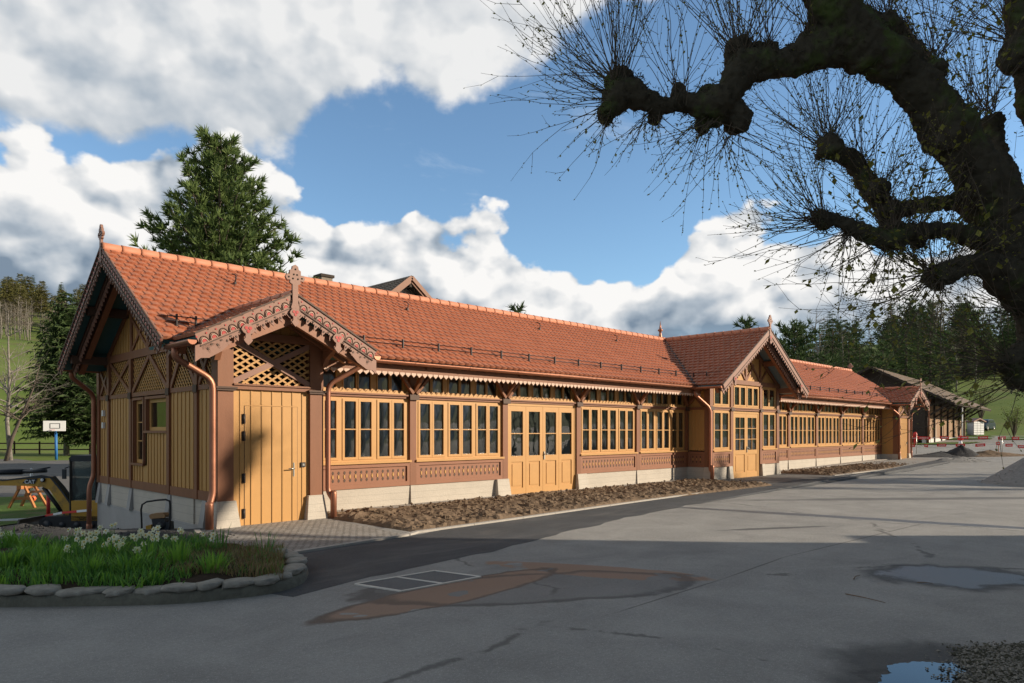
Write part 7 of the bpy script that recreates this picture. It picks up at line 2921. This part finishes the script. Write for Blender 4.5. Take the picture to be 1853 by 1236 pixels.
mb.build('dozer_blade', simple('worn_blade', (0.16, 0.145, 0.12), 0.6, metal=.4), EX)
mb = MB()
c0 = E(190, 0, 920)
mb.obox(c0 - el_ * .2, el_ * .75, ef_ * .62, (0, 0, .27))
mb.build('body', M['yellow'], EX)
# cab
fr, gl = MB(), MB()
xa, xb = 145, 192
zt, zb_ = 826, 926
for px in (xa + 2, xb):
    for b_ in (-.45, .5):
        fr.beam(E(px, b_, zb_), E(px, b_, zt + 4), .07, .07)
for b_ in (-.45, .5):
    fr.beam(E(xa, b_, zt + 5), E(xb + 3, b_, zt + 5), .08, .08)
    fr.beam(E(xa, b_, zb_), E(xb + 3, b_, zb_), .08, .1)
fr.prism([E(xa - 1, -.5, zt + 3), E(xb + 4, -.5, zt + 3), E(xb + 2, -.5, zt - 3), E(xa + 5, -.5, zt - 3)], ef_ * 1.05)
fr.prism([E(xa + 1, -.44, zb_ - 16), E(xb, -.44, zb_ - 16), E(xb, -.44, zb_), E(xa + 1, -.44, zb_)], ef_ * .02)
cb = fr.build('cab', M['gunmetal'], EX)
for b_ in (-.46, .5): gl.prism([E(xa + 4, b_, zt + 7), E(xb, b_, zt + 7), E(xb, b_, zb_ - 17), E(xa + 4, b_, zb_ - 17)], ef_ * .008)
gl.prism([E(xa + 2, -.42, zt + 7), E(xa + 2, .47, zt + 7), E(xa + 2, .47, zb_), E(xa + 2, -.42, zb_)], -el_ * .008)
gl.build('cab_glass', M['cabglass'], cb)
mb = MB()
mb.obox(E(184, 0, 905), el_ * .2, ef_ * .22, (0, 0, .06))
mb.obox(E(196, 0, 885), el_ * .05, ef_ * .22, (0, 0, .3))
mb.build('seat', M['black'], cb)
mb = MB()
mb.obox(E(137, -.5, 856), el_ * .05, ef_ * .02, (0, 0, .13))
mb.beam(E(137, -.48, 846), E(147, -.45, 842), .025, .025)
mb.build('mirror', M['gunmetal'], cb)

# ================================================================ plate compactor by the wall
c0 = at(292, 12.5, 0)
c0.z = terr(c0.x, c0.y)
q_ = 12.5 / 1281


def C_(px, b_, py): return at(px, 12.5, py=py) + fw * b_


zc = CAMZ - (984 - 781) * q_
PC = thing('plate_compactor', 'small dusty plate compactor with tall black handle loop beside the concrete wall', 'compactor', c0)
mb = MB()
mb.prism([C_(271, -.16, 975), C_(276, -.16, 983), C_(312, -.16, 983), C_(322, -.16, 972), C_(322, -.16, 968), C_(271, -.16, 970)], fw * .36)
mb.build('base_plate', simple('worn_plate', (0.30, 0.22, 0.11), 0.7, metal=.2, var=.4, vscale=10), PC)
mb = MB()
mb.prism([C_(270, -.12, 950), C_(279, -.12, 948), C_(282, -.12, 968), C_(270, -.12, 970)], fw * .26)
mb.prism([C_(281, -.14, 962), C_(312, -.14, 958), C_(318, -.14, 970), C_(280, -.14, 973)], fw * .30)
mb.build('cover', M['yellow'], PC)
mb = MB()
mb.prism([C_(279, -.10, 938), C_(302, -.10, 938), C_(306, -.10, 960), C_(284, -.10, 963)], fw * .22)
mb.lathe(C_(296, -.13, 950), [(.001, 0), (.06, 0), (.07, .03), (.07, .05)], 12, axis=tuple(fw))
mb.prism([C_(303, -.09, 943), C_(310, -.09, 944), C_(311, -.09, 962), C_(304, -.09, 960)], fw * .18)
mb.build('engine', M['gunmetal'], PC)
mb = MB()
rr = C_(288, 0, 932)
mb.prism([C_(274, -.09, 932), C_(278, -.09, 929), C_(298, -.09, 928), C_(303, -.09, 931), C_(301, -.09, 936), C_(276, -.09, 938)], fw * .2)
mb.build('fuel_tank', simple('dusty_tan_tank', (0.32, 0.20, 0.10), 0.7), PC)
mb = MB()
hp = [C_(268, -.2, 974), C_(267, -.2, 940), C_(266, -.2, 920), C_(268, -.2, 911), C_(276, -.2, 906), C_(296, -.2, 903), C_(310, -.2, 902), C_(317, -.2, 905), C_(318, -.2, 915), C_(317, -.2, 945), C_(316, -.2, 966)]
mb.tube(hp, .016, 8)
mb.build('handle', M['black'], PC)

# ================================================================ things in the lower yard
B = at(97, 68, -1.05)
k_ = 68 / 1281


def Y(px, py, b_=0, d=68): return at(px, d, py=py) + fw * (b_ + (px - 98) * .03)


HB = thing('basketball_hoop', 'white basketball backboard on a blue pole at the edge of the yard', 'basketball hoop', B)
mb = MB()
mb.tube([at(102, 69.0, -1.1), at(101, 69.0, py=784)], .13, 8)
mb.tube([at(101, 69.0, py=786), Y(98, 775, .2)], .08, 8)
mb.build('pole', simple('blue_pole_paint', (0.03, 0.16, 0.42), .5), HB)
mb = MB()
mb.prism([Y(83.5, 761.5), Y(113, 761.5), Y(113, 780), Y(83.5, 780)], fw * .05)
bb = mb.build('backboard', M['white'], HB)
mb = MB()
for a, b_, c_, d in ((92, 766, 106, 767), (92, 774.5, 106, 775.5), (92, 767, 93, 774.5), (105, 767, 106, 774.5)):
    mb.prism([Y(a, b_, -.01), Y(c_, b_, -.01), Y(c_, d, -.01), Y(a, d, -.01)], fw * .008)
mb.build('target_square', M['black'], bb)
mb = MB()
mb.tube([Y(98, 778, -.35) + Vector((math.cos(t_) * .23, math.sin(t_) * .23, 0)) for t_ in [6.283 * k / 12 for k in range(13)]], .02, 5, caps=False)
mb.build('rim', M['red'], HB)

FN = thing('rail_fence', 'brown two rail wooden fence between the yard trees and the meadow', 'fence', at(60, 84, -1.05))
for i in range(12):
    px = -65 + i * 45.5
    mb = MB()
    p = at(px, 84, 0)
    zt_ = terr(p.x, p.y)
    mb.beam(p + Vector((0, 0, zt_ - .2)), p + Vector((0, 0, zt_ + 1.6)), .16, .16)
    mb.build('post', M['brown_dark'], FN)
for z in (.62, 1.35):
    mb = MB()
    p, q = at(-65, 84, -1.05 + z), at(-65 + 45.5 * 11, 84, -1.05 + z)
    mb.beam(p, q, .06, .15, fw)
    mb.build('rail', M['brown_dark'], FN)
mb = MB()
mb.prism([at(-120, 112, py=733), at(31, 112, py=733), at(31, 112, py=756), at(-120, 112, py=756)], fw * .1)
mb.v = [(x, y, z) for x, y, z in mb.v]
gy = terr(*at(0, 112, 0)[:2])
bw = mb.build('board_wall', simple('pale_graffiti_boards', (0.50, 0.44, 0.42), .8, var=.3, vscale=.5, var2=((0.40, 0.16, 0.16), 1.4, .6)), label='pale board wall with faded reddish graffiti beyond the meadow', cat='wall', loc=at(0, 112, gy))
mb = MB()
for px in range(-110, 40, 28): mb.beam(at(px, 112.3, gy - .3), at(px, 112.3, py=733), .1, .1)
mb.build('post', M['bark'], bw)

SW = thing('saw_horse', 'orange brown wooden saw horse on the lawn strip behind the excavator boom', 'saw horse', at(38, 25.2, -1.05))
M['owood'] = simple('orange_wood', (0.42, 0.17, 0.06), .7, var=.2)


def yw(px, py, d, b_=0): return at(px, d, py=py) + fw * b_


for b_ in (0, .5):
    for (a, c_, e, f) in ((38, 878, 16, 919), (44, 878, 63, 919)):
        mb = MB()
        mb.beam(yw(a, c_, 25.2, b_), yw(e, f, 25.2, b_ * 1.3), .10, .06, fw)
        mb.build('leg', M['owood'], SW)
mb = MB()
mb.beam(yw(24, 902, 25.2), yw(55, 902, 25.2), .05, .10, fw)
mb.build('brace', M['owood'], SW)
mb = MB()
mb.beam(yw(41, 881, 25.2, -.2), yw(41, 881, 25.2, .9), .16, .14)
mb.build('top_beam', M['owood'], SW)


def post(px, y0, y1, d, r, mat, name, label, cat, cap=True):
    p = at(px, d, py=y1)
    mb = MB()
    mb.tube([p, at(px, d, py=y0)], r, 10)
    o = mb.build(name, mat, label=label, cat=cat, loc=p)
    if cap:
        c2 = MB()
        c2.lathe(at(px, d, py=y0), [(r * 1.05, -.02), (r * 1.05, .01), (r * .4, .03)], 10)
        c2.build('cap', mat, o)
    return o


M['signal_red'] = simple('signal_red', (0.62, 0.035, 0.03), .5, var=.08)
post(87.5, 893, 938, 22.4, .055, M['signal_red'], 'red_post', 'plain red post on the edge of the lawn behind the boom', 'post')
post(57, 849, 893, 26.5, .05, M['white'], 'white_post', 'short white post behind the saw horse', 'post')
mb = MB()
pb = at(60, 25.9, py=902)
mb.lathe(pb, [(.001, -.11), (.07, -.08), (.11, 0), (.07, .08), (.001, .11)], 12)
mb.build('orange_lamp', simple('orange_lamp_plastic', (0.75, 0.14, 0.05), .4), label='round orange warning lamp beside the saw horse', cat='lamp', loc=pb)
mb = MB()
mb.beam(at(56, 25.9, py=890), at(83, 24, py=889), .05, .08)
mb.beam(at(56, 25.9, py=890), at(52, 25.9, py=905), .05, .05)
mb.build('barrier_plank', M['owood'], label='thin orange brown plank leaning from the saw horse to the red post', cat='plank', loc=at(56, 25.9, py=905))
# striped delineator
zd = at(161, 18.2, py=965)
DL = MB()
ys = [923, 934, 944, 955, 965]
for k in range(4):
    wa, wb = 1.5 + k * .9, 1.5 + (k + 1) * .9
    DL.prism([at(161 - wa * .6 + (k * -.5), 18.2, py=ys[k]), at(161 + wa + (k * -.5), 18.2, py=ys[k]), at(161 + wb - (k + 1) * .5, 18.2, py=ys[k + 1]), at(161 - wb * .6 - (k + 1) * .5, 18.2, py=ys[k + 1])], fw * .05, mi=k % 2)
DL.build('marker_post', [M['white'], M['signal_red']], label='red and white striped marker post by the rear downpipe', cat='marker post', loc=zd)


def tape(pts, w_, name, label, seg=.22):
    P_ = [Vector(p) for p in pts]
    mb = MB()
    tot = 0
    k = 0
    for i in range(len(P_) - 1):
        a, b_ = P_[i], P_[i + 1]
        n = max(1, int((b_ - a).length / seg))
        for q in range(n):
            p0, p1 = a.lerp(b_, q / n), a.lerp(b_, (q + 1) / n)
            t0 = noise.noise(p0 * 2) * .3
            mb.prism([p0, p1, p1 + Vector((0, 0, w_)) + fw * t0 * w_, p0 + Vector((0, 0, w_)) + fw * t0 * w_], fw * .002, mi=k % 2)
            k += 1
    return mb.build(name, [M['signal_red'], M['white']], label=label, cat='barrier tape', loc=P_[0])


tape([at(-30, 20.5, py=948), at(0, 20.5, py=943), at(52, 20.5, py=941), at(112, 19, py=930), at(166, 18.3, py=925)], .06, 'barrier_tape', 'red and white barrier tape sagging across the lawn to the rear downpipe', .5)

# ================================================================ right hand background
def zt(px, d):
    p = at(px, d, 0)
    return terr(p.x, p.y)


def plate_tape(y0f, pxs, d, label):
    """rope with red printed plates; y0f gives the photo height of the rope at a column"""
    root = thing('plate_barrier', label, 'barrier tape', at(pxs[0][0], d, zt(pxs[0][0], d)))
    rp = MB()
    rp.tube([at(px, d, py=y0f(px)) for px in range(1640, 1990, 10)], .012, 4)
    rp.build('rope', M['white'], root)
    for px, w_ in pxs:
        y = y0f(px)
        mb = MB()
        tl = rnd.uniform(-.6, .6)
        mb.prism([at(px - w_ / 2, d - .02, py=y - 2.6 + tl), at(px + w_ / 2, d - .02, py=y - 2.6 - tl), at(px + w_ / 2, d - .02, py=y + 2.6 - tl), at(px - w_ / 2, d - .02, py=y + 2.6 + tl)], fw * .01)
        o = mb.build('plate', M['signal_red'], root)
        m2 = MB()
        x = px - w_ * .32
        while x < px + w_ * .34:
            ww = rnd.uniform(.7, 1.5)
            hh = rnd.uniform(.5, 1.0)
            m2.prism([at(x, d - .04, py=y - hh), at(x + ww, d - .04, py=y - hh), at(x + ww * .8, d - .04, py=y + .8), at(x, d - .04, py=y + .8)], fw * .01)
            x += ww + .5
        m2.build('lettering', M['white'], o)
    return root


rnd = random.Random(8)
plate_tape(lambda p: 793 - 1.2 * math.sin((p - 1650) / 60) + (2.0 if p > 1780 else 0) * 0, [(1672, 24), (1709, 17), (1745, 15), (1779, 18), (1813, 14), (1838, 13), (1872, 14)], 45, 'upper rope of red printed warning plates across the far forecourt')
plate_tape(lambda p: 805.5 + (1.0 if p < 1700 else 0) - max(0, 3 - abs(p - 1808) / 8) + max(0, (p - 1815) / 12), [(1650, 12), (1676, 7), (1704, 17), (1738, 17), (1774, 18), (1806, 7), (1826, 13), (1848, 12), (1870, 12)], 43, 'lower rope of red printed warning plates across the far forecourt')
for px, d, a, lb in ((1658.5, 44, 786, 'thin stake holding the warning plates near the hall end'), (1807, 43, 798, 'thin orange stake left of the pair holding the plates'), (1813.5, 44, 792, 'thin grey stake right of the pair holding the plates')):
    p = at(px, d, zt(px, d))
    mb = MB()
    mb.tube([p, at(px, d, py=a)], .018, 6)
    mb.build('stake', M['owood'] if px == 1807 else M['steel'], label=lb, cat='stake', loc=p)
d = 60
p = at(1741, d, zt(1741, d))
mb = MB()
mb.tube([p, at(1741, d, py=739)], .06, 10)
o = mb.build('lamp_pole', M['white'], label='pale grey vertical pole in front of the bush and barn', cat='pole', loc=p)
m2 = MB()
m2.lathe(at(1741, d, py=739), [(.07, 0), (.08, .03), (.03, .07)], 10)
m2.build('cap', M['white'], o)
# bollard (white foot, red head)
p = at(1738, 52, zt(1738, 52))
mb = MB()
mb.lathe(p, [(.13, 0), (.13, .32), (.11, .34), (.11, .5)], 12)
o = mb.build('bollard', M['white'], label='white bollard with red head before the lawn', cat='bollard', loc=p)
m2 = MB()
m2.lathe(p, [(.16, .5), (.19, .55), (.19, .72), (.10, .84)], 12)
m2.build('head', M['signal_red'], o)
p = at(1656, 57, zt(1656, 57))
mb = MB()
mb.lathe(p, [(.14, 0), (.12, .05), (.12, .7), (.16, .74), (.16, .84), (.10, .98), (.03, 1.02)], 12)
o = mb.build('fire_hydrant', M['signal_red'], label='dark red fire hydrant beyond the end of the hall', cat='hydrant', loc=p)
m2 = MB()
m2.lathe(p + Vector((0, 0, .62)), [(.07, -.22), (.07, .22)], 8, axis=tuple(rt))
m2.build('outlet', M['signal_red'], o)
# parcel locker kiosk
kd = 80


def Kp(px, py, b_=0): return at(px, kd, py=py) + fw * (b_ + (px - 1771) * .03)


kz = zt(1770, kd)
kq = CAMZ - (kz - 0)
KB = thing('locker_kiosk', 'white gridded locker box with little gable roof by the parked car', 'kiosk', at(1770, kd, kz))
mb = MB()
mb.prism([Kp(1757, 762), Kp(1785, 762), Kp(1785, 787), Kp(1757, 787)], fw * 1.1)
mb.prism([Kp(1758, 787, .1), Kp(1784, 787, .1), at(1784, kd, kz) + fw * .1, at(1758, kd, kz) + fw * .1], fw * .8)
mb.build('cabinet', M['white'], KB)
for i in range(3):
    for j in range(6):
        mb = MB()
        x0, y0 = 1757.8 + i * 9.1, 763 + j * 4.0
        mb.prism([Kp(x0, y0, -.01), Kp(x0 + 8.4, y0, -.01), Kp(x0 + 8.4, y0 + 3.5, -.01), Kp(x0, y0 + 3.5, -.01)], -fw * .03)
        mb.build('locker_door', M['white'], KB)
mb = MB()
mb.prism([Kp(1757, 762, .005), Kp(1785, 762, .005), Kp(1785, 787, .005), Kp(1757, 787, .005)], -fw * .008)
mb.build('door_frame', M['gunmetal'], KB)
mb = MB()
mb.prism([Kp(1754, 762.5, -.25), Kp(1771, 756.5, -.25), Kp(1788, 762.5, -.25), Kp(1787, 764, -.25), Kp(1771, 758.5, -.25), Kp(1755, 764, -.25)], fw * 1.6)
mb.prism([Kp(1757, 762.6, -.02), Kp(1771, 757.8, -.02), Kp(1785, 762.6, -.02)], fw * 1.1)
mb.build('roof', M['brown_pale'], KB)


# parked cars
def car(px, d, ang, paint, label, estate=True):
    c0 = at(px, d, 0)
    c0.z = terr(c0.x, c0.y)
    root = thing('parked_car', label, 'car', c0)
    A = Vector((math.cos(ang), math.sin(ang), 0))
    N_ = Vector((-A.y, A.x, 0))
    prof = [(-2.2, .35), (-2.25, .65), (-2.18, .95), (-2.0, 1.0), (-1.72, 1.38), (-1.3, 1.46), (.2, 1.45), (.55, 1.36), (1.15, .98), (1.9, .86), (2.2, .68), (2.25, .35)]
    mb = MB()
    rows = [(-.86, .92), (-.80, 1.0), (-.5, 1.02), (.5, 1.02), (.80, 1.0), (.86, .92)]
    vs = []
    for s, k in rows:
        for x, z in prof:
            tuck = 1 if z < .98 else 1 - (z - .98) * .36
            vs.append(c0 + A * x * (1 if abs(s) < .84 else .985) + N_ * s * tuck + Vector((0, 0, z)))
    n = len(prof)
    fs = []
    for i in range(5):
        for k in range(n - 1): fs.append((i * n + k, i * n + k + 1, (i + 1) * n + k + 1, (i + 1) * n + k))
    fs.append(tuple(range(n)))
    fs.append(tuple(range(6 * n - 1, 5 * n - 1, -1)))
    mb.add(vs, fs, 0, False)
    mb.build('body', paint, root)
    g = MB()
    for s in (-1, 1):
        pr = [(-1.62, 1.04), (-1.45, 1.34), (.2, 1.36), (.95, 1.02)]
        g.prism([c0 + A * x + N_ * s * (.87 if z < 1.1 else .79) + Vector((0, 0, z)) for x, z in pr], N_ * s * .012)
    g.prism([c0 - A * 2.02 + N_ * s + Vector((0, 0, 1.05)) for s in (-.7, .7)] + [c0 - A * 1.78 + N_ * s + Vector((0, 0, 1.36)) for s in (.6, -.6)], -A * .012)
    g.prism([c0 + A * 1.12 + N_ * s + Vector((0, 0, 1.03)) for s in (-.7, .7)] + [c0 + A * .62 + N_ * s + Vector((0, 0, 1.36)) for s in (.6, -.6)], A * .012)
    g.build('windows', M['cabglass'], root)
    for x in (-1.35, 1.4):
        for s in (-1, 1):
            m2 = MB()
            m2.lathe(c0 + A * x + N_ * s * .74 + Vector((0, 0, .32)), [(.2, -.02), (.32, 0), (.32, .14), (.2, .15)], 16, axis=tuple(N_ * s))
            wl = m2.build('wheel', M['black'], root)
            m2 = MB()
            m2.lathe(c0 + A * x + N_ * s * .88 + Vector((0, 0, .32)), [(.001, 0), (.19, 0), (.2, .012)], 12, axis=tuple(N_ * s))
            m2.build('rim', M['steel'], wl)
    for s in (-1, 1):
        m2 = MB()
        m2.obox(c0 - A * 2.21 + N_ * s * .68 + Vector((0, 0, .88)), A * .03, N_ * .14, (0, 0, .1))
        m2.build('tail_light', M['signal_red'], root)
    return root


carp = simple('black_car_paint', (0.012, 0.014, 0.018), .18, spec=.8)
carb = simple('dark_blue_car_paint', (0.012, 0.03, 0.06), .18, spec=.8)
car(1778, 86, R(178), carb, 'dark blue estate car parked behind the white locker box')
car(1722, 82, R(12), carp, 'black car half hidden by the bush before the barn')
for px in (1841, 1848):
    p = at(px, 140, zt(px, 140))
    mb = MB()
    mb.tube([p, at(px, 140, py=718)], .09, 8)
    o = mb.build('slope_post', M['white'], label='thin grey post on the shaded slope, %s of a pair' % ('left' if px == 1841 else 'right'), cat='post', loc=p)
